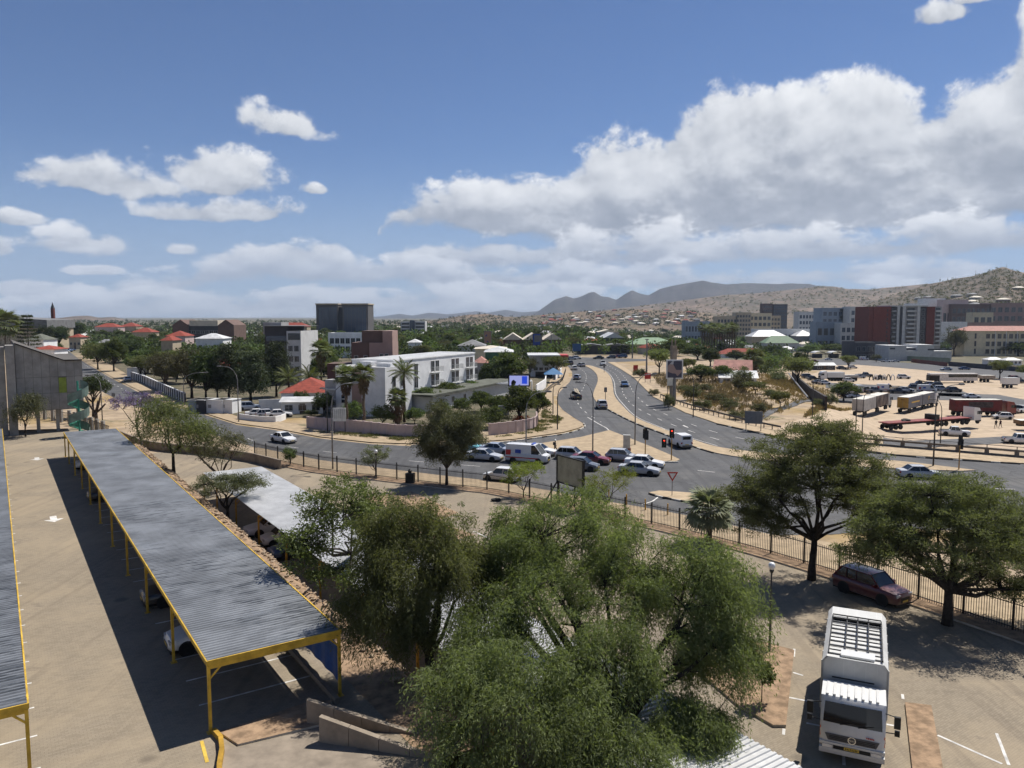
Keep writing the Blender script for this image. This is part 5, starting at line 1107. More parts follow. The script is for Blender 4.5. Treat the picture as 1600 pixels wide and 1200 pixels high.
r2, _ = rig('ochre and white articulated lorry with two yellow-lettered trailers', (1410, 646), (1457, 634), [(9.5, TR_BG, TR_CREAM, TR_OCHRE), (9.0, TR_BG, TR_CREAM, None)], WHITE_P)
YL = plain('yellow_letters', (0.75, 0.45, 0.03), 0.5)
text_obj('IT', 1.5, YL, r2, (14.6, -1.31, 2.5), (R(90), 0, 0)); text_obj('MT', 0.6, BLK, r2, (-0.045, 0, 3.1), (R(90), 0, R(-90)))
MB().box(2.0, 7.5, -1.31, -1.30, 2.3, 2.6).build('stripe', YL, r2)
r3, _ = rig('dark red box lorry parked across the lot', (1487, 650), (1538, 650), [(10.5, TR_RED, TR_CREAM, TR_RED)], PAINT['red'])
PLQ = M('dark_print', (0.06, 0.045, 0.045), 0.6, 0.3, 2.0); MB().box(3.0, 8.5, -1.31, -1.298, 2.0, 3.3).build('side_print', PLQ, r3)
a, c = G(1380, 672), G(1524, 668); r4 = empty('flatbed_truck', a + Vector((0, 0, 0.06)), head(a, c), 'long red flatbed lorry with a white cab on the dusty lot', 'truck', 'lorries parked on the open lot'); L4 = (c - a).length
xc = L4 - 2.2
for x0, x1 in ((0, xc * 0.52), (xc * 0.53, xc - 0.6)):
    MB().box(x0, x1, -1.25, 1.25, 1.25, 1.42).build('flat_deck', TR_FLAT, r4); MB().box(x0 + 0.2, x1, -0.5, 0.5, 0.8, 1.25).build('chassis', TR_DK, r4)
    for xx in (x0 + 0.9, x0 + 2.1, x0 + 3.3):
        for s in (-1, 1): add_wheel(r4, xx, s * 1.02, 0.5, 0.32)
MB().box(xc * 0.53, xc * 0.53 + 1.2, -1.2, 1.2, 1.43, 2.4).build('load_crate', TR_DK, r4); MB().blob((xc * 0.25, 0, 1.6), 0.6, (1.8, 1, 0.5), 3).build('load_tarp', TR_DK, r4)
tractor(r4, xc, WHITE_P)
a = G(1588, 672); r5 = empty('box_truck', a + Vector((0, 0, 0.06)), R(175), 'white and brown small lorry cut off by the right photo edge', 'truck', 'lorries parked on the open lot')
trailer_box(r5, -5.5, 0, M('brown_side', (0.2, 0.12, 0.06), 0.7, 0.2), TR_CREAM, h=2.0); trailer_box(r5, -9.0, -5.6, WHITE_P, WHITE_P, h=3.2, name='cab_box')
a = G(1306, 595); r6 = empty('flatbed_truck', a + Vector((0, 0, 0.06)), R(180), 'white flatbed lorry beyond the ditch at the edge of the lot', 'truck', 'lorries parked on the open lot')
trailer_box(r6, -2.5, 3.5, WHITE_P, WHITE_P, h=3.0, name='box_body'); trailer_box(r6, -7.5, -2.6, TR_GREY, TR_GREY, h=2.0, name='load_bed'); tractor(r6, 3.7, WHITE_P)
a = G(1492, 598); bs_ = empty('bus', a + Vector((0, 0, 0.06)), R(0), 'long white and dark bus body standing on the far lot', 'bus')
MB().box(-9, 7, -1.25, 1.25, 0.7, 3.2).build('body', M('bus_white', (0.6, 0.57, 0.54), 0.6, 0.1), bs_); MB().box(-3, 6.9, -1.27, 1.27, 1.9, 2.9).build('window_band', GLASS, bs_); MB().box(-9.2, -6, -1.28, 1.28, 0.7, 2.6).build('front_cab', TR_DK, bs_)
for xx in (-6, 4, 5.4):
    for s in (-1, 1): add_wheel(bs_, xx, s * 1.02, 0.5, 0.32)
a = G(1531, 597); tg = empty('trailer', a + Vector((0, 0, 0.06)), 0, 'small tan trailer right behind the long bus', 'trailer'); trailer_box(tg, 0, 4.5, M('tan_side', (0.35, 0.3, 0.25), 0.8, 0.15), TR_CREAM, h=2.3)
a = G(1576, 606); tg = empty('trailer', a + Vector((0, 0, 0.06)), 0, 'white food caravan standing alone on the dust', 'caravan'); trailer_box(tg, -2, 2.6, WHITE_P, WHITE_P, h=3.2, name='body')
# ------------------------------------------------------------------ the white lorry in the car park
tb_f, tb_r = (Vector((13.01, 31.17, 0)) + Vector((15.2, 29.87, 0))) / 2, (Vector((15.57, 36.63, 0)) + Vector((17.66, 35.26, 0))) / 2
dT = (tb_f - tb_r).normalized(); tk = empty('cattle_truck', tb_f, math.atan2(dT.y, dT.x), 'white lorry with an open-topped high-sided body and black roof grid in the car park', 'truck')
TW = carpaint('truck_white', (0.66, 0.655, 0.63)); PANEL = M('truck_panel', (0.60, 0.60, 0.58), 0.5, 0.08, 0.7, stain=0.35); STEEL = M('dark_steel', (0.03, 0.03, 0.032), 0.5, 0.15, 3); FLOOR = M('truck_floor', (0.50, 0.50, 0.48), 0.6, 0.1, 2, stain=0.3)
ang = [(-1.25, 1.05), (1.25, 1.05), (1.25, 3.2), (1.08, 3.42), (-1.08, 3.42), (-1.25, 3.2)]
def sec(x): return [(x, y, z) for y, z in ang]
for s in (-1, 1):
    b = MB(); b.box(-6.0, 0.0, min(s * 1.19, s * 1.25), max(s * 1.19, s * 1.25), 1.05, 3.2)
    b.add([(-6.0, s * 1.25, 3.2), (0, s * 1.25, 3.2), (0, s * 1.08, 3.42), (-6, s * 1.08, 3.42), (-6.0, s * 1.19, 3.2), (0, s * 1.19, 3.2), (0, s * 1.03, 3.40), (-6, s * 1.03, 3.40)], [(0, 1, 2, 3), (7, 6, 5, 4), (2, 6, 7, 3), (0, 3, 7, 4), (1, 5, 6, 2)])
    b.build('side_wall', PANEL, tk)
    for k in range(7): MB().box(-5.9 + k * 0.96, -5.84 + k * 0.96, min(s * 1.25, s * 1.285), max(s * 1.25, s * 1.285), 1.1, 3.18).build('side_rib', PANEL, tk)
hw = MB(); n = len(ang)
for x0, x1 in ((-0.06, 0.0),):
    V = sec(x0) + sec(x1); hw.add(V, [tuple(range(n))[::-1], tuple(range(n, 2 * n))] + [(i, (i + 1) % n, n + (i + 1) % n, n + i) for i in range(n)])
o = hw.build('headboard', PANEL, tk); fix_normals(o.data)
hw = MB(); V = sec(-6.06) + sec(-6.0); hw.add(V, [tuple(range(n))[::-1], tuple(range(n, 2 * n))] + [(i, (i + 1) % n, n + (i + 1) % n, n + i) for i in range(n)]); o = hw.build('tailboard', PANEL, tk); fix_normals(o.data)
MB().box(-6.0, -0.06, -1.19, 1.19, 1.02, 1.1).build('floor', FLOOR, tk)
MB().box(-6.0, -4.6, -1.06, 1.06, 3.38, 3.43).build('rear_roof_panel', TW, tk)
for k in range(5): MB().box(-5.99, -4.61, -0.85 + 0.42 * k, -0.83 + 0.42 * k, 3.43, 3.437).build('roof_seam', PANEL, tk)
for k in range(6): MB().box(-4.55 + 0.72 * k, -4.35 + 0.72 * k, -1.05, 1.05, 3.28, 3.30).build('slat_board', PANEL, tk)
MB().box(-4.6, -0.06, -1.05, 1.05, 3.24, 3.27).build('inner_roof', TW, tk)
for k in range(10):
    MB().bar((-4.55 + 0.47 * k, -1.06, 3.42), (-4.55 + 0.47 * k, 1.06, 3.42), 0.045).build('grid_bar', STEEL, tk)
for y in (-1.03, -0.4, 0.05, 0.5, 1.03): MB().bar((-4.8, y, 3.46), (-0.3 if abs(y) > 0.9 else -0.9, y, 3.46), 0.05).build('grid_rail', STEEL, tk)
for x in (-4.8, -4.4): MB().bar((x, -1.03, 3.5), (x, 1.03, 3.5), 0.05).build('grid_rail', STEEL, tk)
MB().box(-0.85, -0.25, -0.55, 0.75, 3.40, 3.47).build('vent_hatch', TW, tk)
MB().box(0.0, 0.03, -0.85, 0.75, 2.55, 2.60).build('step_bar', STEEL, tk)
for y in (-0.84, -0.42, 0.0, 0.42, 0.84): MB().box(0.0, 0.012, y - 0.012, y + 0.012, 1.1, 3.38).build('headboard_seam', PANEL, tk)
for s in (-1, 1): MB().box(0.66, 0.675, min(s * 1.168, s * 1.178), max(s * 1.168, s * 1.178), 0.75, 2.45).box(1.0, 1.2, min(s * 1.168, s * 1.185), max(s * 1.168, s * 1.185), 1.3, 1.34).build('door_seam', STEEL, tk)
MB().box(0.03, 0.22, -0.9, 0.9, 1.0, 2.3).build('air_intake_gap', STEEL, tk)
# cab
c = MB(); P = [(0.22, 0.62), (2.02, 0.50), (2.12, 0.75), (2.10, 1.25), (2.02, 1.55), (1.78, 2.35), (1.62, 2.50), (0.35, 2.56), (0.22, 2.46)]; n = len(P)
def cs(y, k): return [(p[0] if i not in (1, 2, 3, 4, 5) else p[0] - k, y, p[1]) for i, p in enumerate(P)]
rows = [cs(-1.17, 0.13), cs(-1.05, 0.03), cs(0, 0.0), cs(1.05, 0.03), cs(1.17, 0.13)]; V = [p for r_ in rows for p in r_]
F = [(i * n + j, i * n + (j + 1) % n, (i + 1) * n + (j + 1) % n, (i + 1) * n + j) for i in range(4) for j in range(n)] + [tuple(range(n)), tuple(range(4 * n, 5 * n))[::-1]]
o = c.add(V, F).build('cab', TW, tk, smooth='auto'); fix_normals(o.data)
rfm = MB()
for k in range(8): rfm.box(0.4, 1.6, -1.0 + 0.26 * k, -0.9 + 0.26 * k, 2.53, 2.575)
rfm.build('roof_rib', TW, tk)
def wsx(z): return 2.02 + (1.78 - 2.02) * (z - 1.55) / 0.8
ws = MB(); yy = [-1.06, -0.5, 0, 0.5, 1.06]
for i in range(4):
    e0, e1 = (0.03 if abs(yy[i]) > 1 else 0.0), (0.03 if abs(yy[i + 1]) > 1 else 0.0)
    ws.quad((wsx(1.6) - e0 + 0.012, yy[i], 1.60), (wsx(1.6) - e1 + 0.012, yy[i + 1], 1.60), (wsx(2.33) - e1 + 0.012, yy[i + 1] * 0.96, 2.33), (wsx(2.33) - e0 + 0.012, yy[i] * 0.96, 2.33))
wso = ws.build('windscreen', GLASS, tk, smooth=True)
for y in (-0.45, 0.2): MB().bar((2.06, y, 1.6), (1.99, y + 0.55, 1.72), 0.025).build('wiper', BLK, wso)
for s in (-1, 1):
    MB().quad((0.75, s * 1.175, 1.5), (1.75, s * 1.175, 1.5), (1.62, s * 1.175, 2.3), (0.75, s * 1.175, 2.3)).build('side_window', GLASS, tk)
    MB().add([(2.13 - 0.03, s * 0.86, 0.98), (2.0, s * 1.16, 1.0), (1.96, s * 1.17, 1.42), (2.04, s * 1.02, 1.2)], [(0, 1, 2, 3)]).build('indicator', ORANGE, tk)
    MB().box(2.0, 2.16, min(s * 0.68, s * 1.06), max(s * 0.68, s * 1.06), 0.60, 0.76).build('headlight', LAMP, tk)
    m_ = MB().bar((1.75, s * 1.15, 2.25), (1.8, s * 1.55, 2.2), 0.03).bar((1.75, s * 1.15, 1.5), (1.8, s * 1.55, 1.55), 0.03).box(1.72, 1.84, min(s * 1.45, s * 1.68), max(s * 1.45, s * 1.68), 1.75, 2.22).box(1.72, 1.84, min(s * 1.48, s * 1.66), max(s * 1.48, s * 1.66), 1.45, 1.66); m_.build('mirror', BLK, tk)
GRL = M('grille_grey', (0.10, 0.10, 0.105), 0.4, 0.1, 4)
g = MB(); g.add([(2.125, -0.86, 0.93), (2.125, 0.86, 0.93), (2.115, 0.98, 1.20), (2.115, -0.98, 1.20)], [(0, 1, 2, 3)]); go = g.build('grille', GRL, tk)
for z in (0.98, 1.04, 1.10): MB().box(2.115, 2.135, -0.82, 0.82, z, z + 0.02).build('grille_bar', BLK, go)
EMB = plain('chrome_emblem', (0.6, 0.6, 0.6), 0.2, 0.9)
e_ = MB().lathe([(0.15, 0.0), (0.15, 0.02)], 20, (0, 0, 0), 'x').build('emblem', EMB, tk, (2.125, 0, 1.07)); MB().lathe([(0.115, 0.02), (0.115, 0.028)], 20, (0, 0, 0), 'x').build('emblem_field', GRL, e_)
text_obj('HINO', 0.085, EMB, e_, (0.032, 0, 0), (R(90), 0, R(90)), 'emblem_lettering')
RB = plain('red_badge', (0.5, 0.02, 0.02), 0.4); bdg = MB()
for k in range(5): bdg.box(2.10, 2.125, 0.50 + 0.06 * k, 0.545 + 0.06 * k, 1.26, 1.30 + 0.008 * (k % 2))
bdg.build('badge', RB, tk)
bm_ = MB(); bm_.box(1.98, 2.17, -1.17, 1.17, 0.42, 0.62).box(1.98, 2.15, -1.17, 1.17, 0.77, 0.86); bm_.build('bumper', TW, tk); MB().box(2.0, 2.165, -0.66, 0.66, 0.63, 0.76).build('lower_grille', BLK, tk)
pt = MB().box(2.17, 2.185, -0.27, 0.27, 0.66, 0.78).build('number_plate', PLATE, tk); pg = MB()
for k in range(8): pg.box(2.185, 2.189, -0.22 + 0.055 * k + 0.01 * (k > 3), -0.19 + 0.055 * k + 0.01 * (k > 3), 0.685, 0.755 - 0.012 * (k % 3))
pg.build('plate_lettering', BLK, pt)
MB().box(-5.9, 1.6, -0.42, 0.42, 0.62, 0.98).build('chassis', TR_DK, tk); MB().box(-3.2, -1.6, 0.6, 1.15, 0.5, 0.95).box(-3.2, -1.8, -1.15, -0.6, 0.5, 0.95).build('fuel_tank', TR_DK, tk)
for s in (-1, 1):
    add_wheel(tk, 1.15, s * 0.98, 0.48, 0.28); add_wheel(tk, -4.2, s * 0.92, 0.48, 0.5); MB().box(-4.9, -3.5, min(s * 0.7, s * 1.2), max(s * 0.7, s * 1.2), 0.98, 1.02).build('mudguard', BLK, tk); MB().box(0.62, 1.68, min(s * 0.85, s * 1.19), max(s * 0.85, s * 1.19), 0.98, 1.05).build('mudguard', BLK, tk)
def ordinal(n): return '%d%s' % (n, 'th' if 10 <= n % 100 <= 20 else {1: 'st', 2: 'nd', 3: 'rd'}.get(n % 10, 'th'))
# ------------------------------------------------------------------ street furniture
POLE = M('galvanised_pole', (0.20, 0.20, 0.20), 0.5, 0.12, 2.0, metal=0.3); POLE_D = M('dark_pole', (0.05, 0.05, 0.052), 0.5, 0.1, 2.0); LAMP_W = plain('lamp_lens', (0.55, 0.55, 0.52), 0.3)
def street_lamp(label, loc, h, ang, arm=2.2, group='street lamps with curved arms', mat=None):
    e = empty('street_lamp', loc, ang, label, 'street lamp', group); m = mat or POLE
    P = [(0, 0, 0), (0, 0, h * 0.45), (0, 0, h * 0.74)] + [(arm * (1 - math.cos(a)) * 0.72, 0, h * 0.74 + (h * 0.26 - 0.1) * math.sin(a)) for a in [R(22), R(45), R(68), R(85)]]
    P.append((arm, 0, h - 0.06)); MB().tube(P, [0.10, 0.085, 0.07, 0.06, 0.055, 0.05, 0.05, 0.045], 7).build('pole', m, e, smooth=True)
    hd = MB(); hd.box(arm - 0.05, arm + 0.65, -0.14, 0.14, h - 0.12, h + 0.02).box(arm + 0.05, arm + 0.55, -0.11, 0.11, h + 0.02, h + 0.07); hd.build('lamp_head', POLE, e); MB().box(arm + 0.1, arm + 0.6, -0.1, 0.1, h - 0.15, h - 0.12).build('lens', LAMP_W, e)
    return e
def lamp_px(label, px, base, toppy, ang, arm=2.2, **k):
    p = G(px, base); street_lamp(label, p, px_h(px, p.y, toppy) - p.z, ang, arm, **k)
lamp_px('curved street lamp standing at the fence in front of the pink wall', 520, 734, 598, R(10), 2.4); lamp_px('curved street lamp by the queue, next to the striped van', 822, 716, 612, R(15), 2.6)
lamp_px('curved street lamp on the traffic island leaning to the far side', 926, 712, 597, R(170), 1.6); lamp_px('curved street lamp at the island by the traffic light', 992, 696, 584, R(12), 2.4)
lamp_px('tall curved street lamp on the strip before the concrete parapet', 1458, 729, 601, R(15), 3.2, mat=POLE_D); lamp_px('curved street lamp by the white sheds at the street corner', 288, 634, 582, R(12), 4.0); lamp_px('tall curved street lamp before the dark casuarinas, arm towards the street', 373, 660, 572, R(168), 3.0)
lamp_px('thinner street lamp behind the parapet beside the lorries', 1469, 697, 624, R(165), 1.5, mat=POLE_D); lamp_px('straight street lamp at the lot edge, left of a pair', 1337, 673, 612, R(180), 0.6, mat=POLE_D); lamp_px('straight street lamp at the lot edge, right of a pair', 1347, 679, 615, R(0), 0.5, mat=POLE_D)
lamp_px('slim lamp post near the highway mast', 1083, 652, 584, R(170), 1.2, mat=POLE_D); lamp_px('lamp post with hooked arm on the access road bend', 1269, 654, 590, R(175), 0.8, mat=POLE_D)
lamp_px('lamp post on the pavement beside the pale wall, front one', 871, 672, 605, R(0), 0.8, mat=POLE_D); lamp_px('lamp post on the pavement beside the pale wall, back one', 864, 648, 600, R(0), 0.7, mat=POLE_D); lamp_px('thin lamp mast beside the hotel drive', 512, 677, 606, R(180), 0.4, mat=POLE_D)
lamp_px('bent street lamp on the triangular pavement of the tree-lined street', 160, 657, 586, R(185), 1.8)
for px, base, top, lb in [(1010, 590, 531, 'thin dark mast beside the far junction'), (988, 560, 524, 'tall grey mast beyond the far junction'), (861, 552, 521, 'thin mast left of the far junction')]:
    p = G(px, base); e = empty('mast', p, 0, lb, 'mast'); h = px_h(px, p.y, top) - p.z; MB().tube([(0, 0, 0), (0, 0, h)], [0.3, 0.16], 8).build('pole', POLE, e); MB().box(-0.5, 0.5, -0.12, 0.12, h, h + 0.25).build('lamp_head', POLE, e)
# globe lamps in the car park
for px, base, top, lb in [(1202, 1018, 879, 'dark post with a white globe lamp beside the truck planter'), (588, 748, 703, 'globe lamp post at the fence beside the round bushy tree')]:
    p = flat(px, base, 0.1); h = px_h(px, p.y, top) - p.z; e = empty('globe_lamp', p, 0, lb, 'lamp post', 'globe lamps'); MB().tube([(0, 0, 0), (0, 0, 0.6), (0, 0, h - 0.5)], [0.07, 0.05, 0.045], 8).build('pole', POLE_D, e)
    MB().lathe([(0.09, h - 0.52), (0.12, h - 0.40), (0.10, h - 0.36)], 10).build('collar', BLK, e); MB().lathe([(0.10, h - 0.36), (0.17, h - 0.22), (0.17, h - 0.08), (0.10, h), (0.02, h + 0.02)], 12).build('globe', plain('globe_glass', (0.75, 0.76, 0.76), 0.25), e, smooth=True)
# traffic lights
SIG_R, SIG_O, SIG_G = plain('signal_red', (0.6, 0.02, 0.01), 0.3, emit=(1, 0.05, 0.02, 1.5)), plain('signal_amber_off', (0.10, 0.05, 0.01), 0.3), plain('signal_green_off', (0.01, 0.06, 0.03), 0.3)
YPOLE = M('signal_pole_yellow', (0.42, 0.24, 0.07), 0.6, 0.15, 2)
def signal_head(parent, x, y, z, rz, red):
    h = MB().box(-0.05, 0.10, -0.16, 0.16, -0.45, 0.45); o = h.build('signal_head', BLK, parent, (x, y, z), rz); MB().box(-0.07, -0.05, -0.28, 0.28, -0.58, 0.58).build('backboard', BLK, o)
    for k, (zz, m) in enumerate([(0.3, SIG_R if red else SIG_O), (0, SIG_O), (-0.3, SIG_G)]):
        MB().lathe([(0.1, 0.10), (0.1, 0.115)], 12, (0, 0, zz), 'x').build('lens', m, o); MB().box(0.1, 0.27, -0.12, 0.12, zz + 0.09, zz + 0.12).build('visor', BLK, o)
def traffic_light(label, loc, ang, heads, h=3.6):
    e = empty('traffic_light', loc, ang, label, 'traffic light', 'traffic lights at the crossing'); MB().tube([(0, 0, 0), (0, 0, h)], [0.07, 0.06], 8).build('pole', YPOLE, e)
    for hd in heads: signal_head(e, *hd)
traffic_light('yellow-poled traffic light with two dark heads on the island', flat(1008, 718, 0.12), 0, [(0.05, -0.45, 3.1, R(60), False), (0.05, 0.45, 3.1, R(60), False), (0, 0, 3.4, R(200), False)])
traffic_light('traffic light showing red at the island tip beside the canopy pickup', flat(1049, 719, 0.12), 0, [(0.0, 0.0, 3.3, R(-95), True), (-0.9, 0.1, 2.1, R(-95), True)])
traffic_light('traffic light with dark heads in front of the concrete parapet', flat(1498, 735), 0, [(0, 0, 3.5, R(100), False), (0.3, 0.2, 3.0, R(20), False)], 4.0)
# yield sign, utility box, small signs
SRED, SWHITE = plain('sign_red', (0.45, 0.03, 0.02), 0.45), plain('sign_white', (0.72, 0.72, 0.70), 0.45)
e = empty('yield_sign', flat(1050, 774, 0.13), R(0), 'red and white triangular yield sign on the small kerbed island', 'road sign'); MB().tube([(0, 0, 0), (0, 0, 2.0)], 0.035, 6).build('pole', POLE, e)
def tri(s, y, cz): return [(-s, y, cz + s * 0.577), (s, y, cz + s * 0.577), (0, y, cz - s * 1.155)]
b = MB(); b.add(tri(0.55, -0.04, 2.0) + tri(0.55, -0.06, 2.0), [(0, 1, 2), (5, 4, 3), (0, 3, 4, 1), (1, 4, 5, 2), (2, 5, 3, 0)]); b.build('sign_plate', SRED, e); MB().add(tri(0.33, -0.065, 2.0), [(0, 2, 1)]).build('sign_field', SWHITE, e)
e = empty('utility_box', flat(979, 704, 0.12), R(-8), 'tall pale utility box on a brick base on the traffic island', 'utility box'); MB().box(-0.55, 0.55, -0.35, 0.35, 0, 0.35).build('base', M('brick_base', (0.25, 0.10, 0.07), 0.9, 0.2, 6), e); MB().box(-0.45, 0.45, -0.28, 0.28, 0.35, 2.0).box(-0.48, 0.48, -0.31, 0.31, 2.0, 2.06).build('cabinet', M('box_grey', (0.42, 0.42, 0.40), 0.6, 0.1), e)
def board(label, px, base, w, h, z0, mat, ang=0.0, name='sign_board', edge=None, legs=True, cat='sign'):
    p = G(px, base); e = empty(name, p, ang, label, cat)
    MB().box(-w / 2, w / 2, -0.06, 0.06, z0, z0 + h).build('board', mat, e)
    if edge: MB().box(-w / 2 - 0.2, w / 2 + 0.2, -0.03, 0.09, z0 - 0.2, z0 + h + 0.2).build('frame', edge, e)
    if legs:
        for x in ((-w * 0.42, w * 0.42) if w > 1.4 else (0,)): MB().tube([(x, 0.03, 0), (x, 0.03, z0 + 0.05)], 0.06, 6).build('leg', POLE_D, e)
    return e
WBOARD = M('board_white', (0.62, 0.63, 0.60), 0.6, 0.08); GBOARD = M('board_grey', (0.14, 0.15, 0.16), 0.6, 0.08)
e = board('white notice board on two posts before the pink wall', 531, 679, 1.9, 2.0, 2.0, WBOARD); [MB().box(-0.75 + 0.3 * k, -0.6 + 0.3 * k, -0.068, -0.06, 2.4, 3.8).build('panel_stripe', M('board_greyline', (0.4, 0.42, 0.4), 0.6, 0.1), e) for k in range(6)]
def script_bars(e, w, z, mat, n=7, s=0.07):
    for k in range(n): MB().box(-w / 2 + k * w / n, -w / 2 + (k + 0.75) * w / n, -0.075, -0.062, z, z + s * (1 + 0.5 * (k % 3 == 0))).build('letter', mat, e)
e = board('white guesthouse board behind the pale wall corner', 787, 664, 1.9, 1.6, 1.6, WBOARD, R(25)); script_bars(e, 1.4, 2.2, POLE_D); script_bars(e, 1.6, 1.85, POLE_D, 9, 0.05)
board('grey back of a road sign beside the outer railing', 1177, 674, 2.6, 1.9, 1.2, GBOARD, R(-20)); board('small white and blue sign on a post below the highway mast', 1048, 634, 1.6, 2.2, 4.0, WBOARD, R(10)); board('small sign on the median by the silver SUV', 946, 626, 0.6, 1.0, 1.8, GBOARD); board('small dark sign at the median tip', 944, 583, 0.6, 1.2, 1.6, GBOARD)
board('blue direction sign below the trees at the far junction', 901, 560, 3.6, 3.2, 3.0, M('sign_blue', (0.04, 0.10, 0.22), 0.5, 0.1)); board('small round sign at the street corner pavement', 178, 632, 0.7, 0.7, 1.6, GBOARD); board('tiny red sign among the shrubs beside the outer carriageway', 993, 586, 1.4, 2.0, 1.0, SRED); board('red sign leaning among bushes by the highway', 1012, 598, 1.6, 1.6, 1.0, SRED)
# advertising boards
def picture(name, cols, scale):
    def ex(t, P, c, b):
        v = t.node('ShaderNodeTexVoronoi'); t.put(v.inputs['Vector'], P); v.inputs['Scale'].default_value = scale
        r = t.node('ShaderNodeValToRGB'); t.put(r.inputs[0], v.outputs['Color']); r.color_ramp.interpolation = 'CONSTANT'
        for k, cc in enumerate(cols):
            el_ = r.color_ramp.elements[k] if k < 2 else r.color_ramp.elements.new(k / len(cols)); el_.position = k / len(cols); el_.color = (*cc, 1)
        return r.outputs[0]
    return M(name, cols[0], 0.4, 0.0, extra=ex)
PIC_A = picture('poster_blue_figures', [(0.03, 0.06, 0.28), (0.05, 0.1, 0.4), (0.30, 0.18, 0.12), (0.03, 0.05, 0.2), (0.08, 0.09, 0.12)], 0.45); PIC_B = picture('poster_blue_text', [(0.02, 0.05, 0.25), (0.02, 0.06, 0.28), (0.03, 0.07, 0.3)], 0.5); PIC_C = picture('poster_dark', [(0.03, 0.035, 0.07), (0.05, 0.05, 0.1), (0.35, 0.25, 0.22), (0.06, 0.06, 0.09), (0.45, 0.45, 0.45), (0.03, 0.03, 0.06)], 0.5)
def adv(label, px0, px1, top, bot, y, pic, frame, legs=True, leg_py=None):
    a, c = at(px0, y, bot), at(px1, y, bot); w = (c.x - a.x); z1 = at(px0, y, top).z; cx = (a.x + c.x) / 2; g = T(cx, y); e = empty('billboard', (cx, y, g), 0, label, 'billboard', 'advertising boards')
    MB().box(-w / 2, w / 2, -0.12, 0.0, a.z - g, z1 - g).build('poster', pic, e); MB().box(-w / 2 - 0.25, w / 2 + 0.25, 0.0, 0.3, a.z - g - 0.25, z1 - g + 0.25).build('frame', frame, e); MB().tube([(0, 0.15, 0), (0, 0.15, a.z - g)], 0.3, 8).build('mast', POLE, e); return e, w, a.z - g, z1 - g
adv('small blue poster board with a dark figure above the white hotel', 757, 767, 518, 536, 330, PIC_A, POLE); e, w, za, zb = adv('blue poster board with light lettering above the petrol station roof', 833, 844, 522, 539, 330, PIC_B, POLE_D)
[MB().box(-w * 0.33, w * 0.3 - 0.1 * k, -0.16, -0.12, za + (zb - za) * (0.30 + 0.2 * k), za + (zb - za) * (0.38 + 0.2 * k)).build('letter_row', M('letters_pale', (0.35, 0.42, 0.2), 0.5, 0.0), e) for k in range(3)]
adv('dark poster board with a pale frame beside the grey highway mast', 1043, 1065, 564, 590, 150, PIC_C, SWHITE)
e, w, za, zb = adv('bright screen board glowing above the green hotel garden', 796, 826, 587, 602, 150, plain('led_screen', (0.1, 0.1, 0.3), 0.4, emit=(0.42, 0.46, 0.85, 0.5)), BLK)
MB().box(w * 0.15, w * 0.42, -0.14, -0.121, za + 0.3, zb - 0.1).build('screen_blue', plain('led_blue', (0.02, 0.05, 0.4), 0.4, emit=(0.02, 0.08, 0.8, 0.45)), e); MB().blob((-w * 0.3, -0.13, za + 0.5), 0.5, (1, 0.05, 1), 2).build('screen_figure', BLK, e)
board('plain grey square board on the petrol station roof', 841, 566, 3.0, 2.4, 8.0, GBOARD)
# the tall square mast
p = G(1051, 631); e = empty('square_mast', p, R(12), 'tall square grey concrete mast beside the highway', 'mast'); h = px_h(1051, p.y, 531) - p.z; MB().box(-0.5, 0.5, -0.5, 0.5, -0.5, h - 1.2).build('shaft', CONC, e); [MB().box(x - 0.12, x + 0.12, -0.12, 0.12, h - 1.2, h).build('prong', CONC, e) for x in (-0.36, 0.36)]
# railings
def railing(label, pxs, h, group=None, zoff=0.0):
    P = resample(smooth_path([flat(*q) for q in pxs], 5), 2.0); e = empty('guard_rail', P[0], 0, label, 'guard rail', group); pm = MB().box(-0.06, 0.06, -0.06, 0.06, 0, h).mesh('post', POLE_D); r = MB()
    for a, c in zip(P, P[1:]): link('post', pm, e, a - P[0]); r.bar(a - P[0] + Vector((0, 0, h)), c - P[0] + Vector((0, 0, h)), 0.08, 0.28)
    r.build('rail', POLE_D, e)
railing('dark guard rail along the outer edge of the highway', [(1032, 622), (1048, 628), (1070, 636), (1120, 651), (1170, 664), (1230, 677)], 0.8)
railing('black guard rail along the pavement by the hotel garden', [(884, 580), (878, 596), (862, 607), (851, 618), (848, 630), (853, 640)], 0.9)
# concrete parapet with openings
P = resample([flat(*q) for q in [(1330, 693), (1400, 699), (1600, 716), (1760, 731)]], 3.2); e = empty('bridge_parapet', P[0], 0, 'concrete bridge parapet with openings and a pipe rail above', 'parapet')
PCON = M('parapet_concrete', (0.19, 0.165, 0.135), 0.9, 0.15, 1.0, stain=0.4); pm = MB().box(-0.25, 0.25, -0.18, 0.18, 0, 1.0).mesh('pier', PCON); b1, b2, b3 = MB(), MB(), MB()
for a, c in zip(P, P[1:]): link('pier', pm, e, a - P[0], head(a, c)); b1.bar(a - P[0] + Vector((0, 0, 0.16)), c - P[0] + Vector((0, 0, 0.16)), 0.3, 0.3); b2.bar(a - P[0] + Vector((0, 0, 0.86)), c - P[0] + Vector((0, 0, 0.86)), 0.34, 0.26); b3.bar(a - P[0] + Vector((0, 0, 1.35)), c - P[0] + Vector((0, 0, 1.35)), 0.06); b3.bar(a - P[0] + Vector((0, 0, 0.9)), a - P[0] + Vector((0, 0, 1.35)), 0.07)
b1.build('lower_beam', PCON, e); b2.build('upper_beam', PCON, e); b3.build('pipe_rail', POLE_D, e)
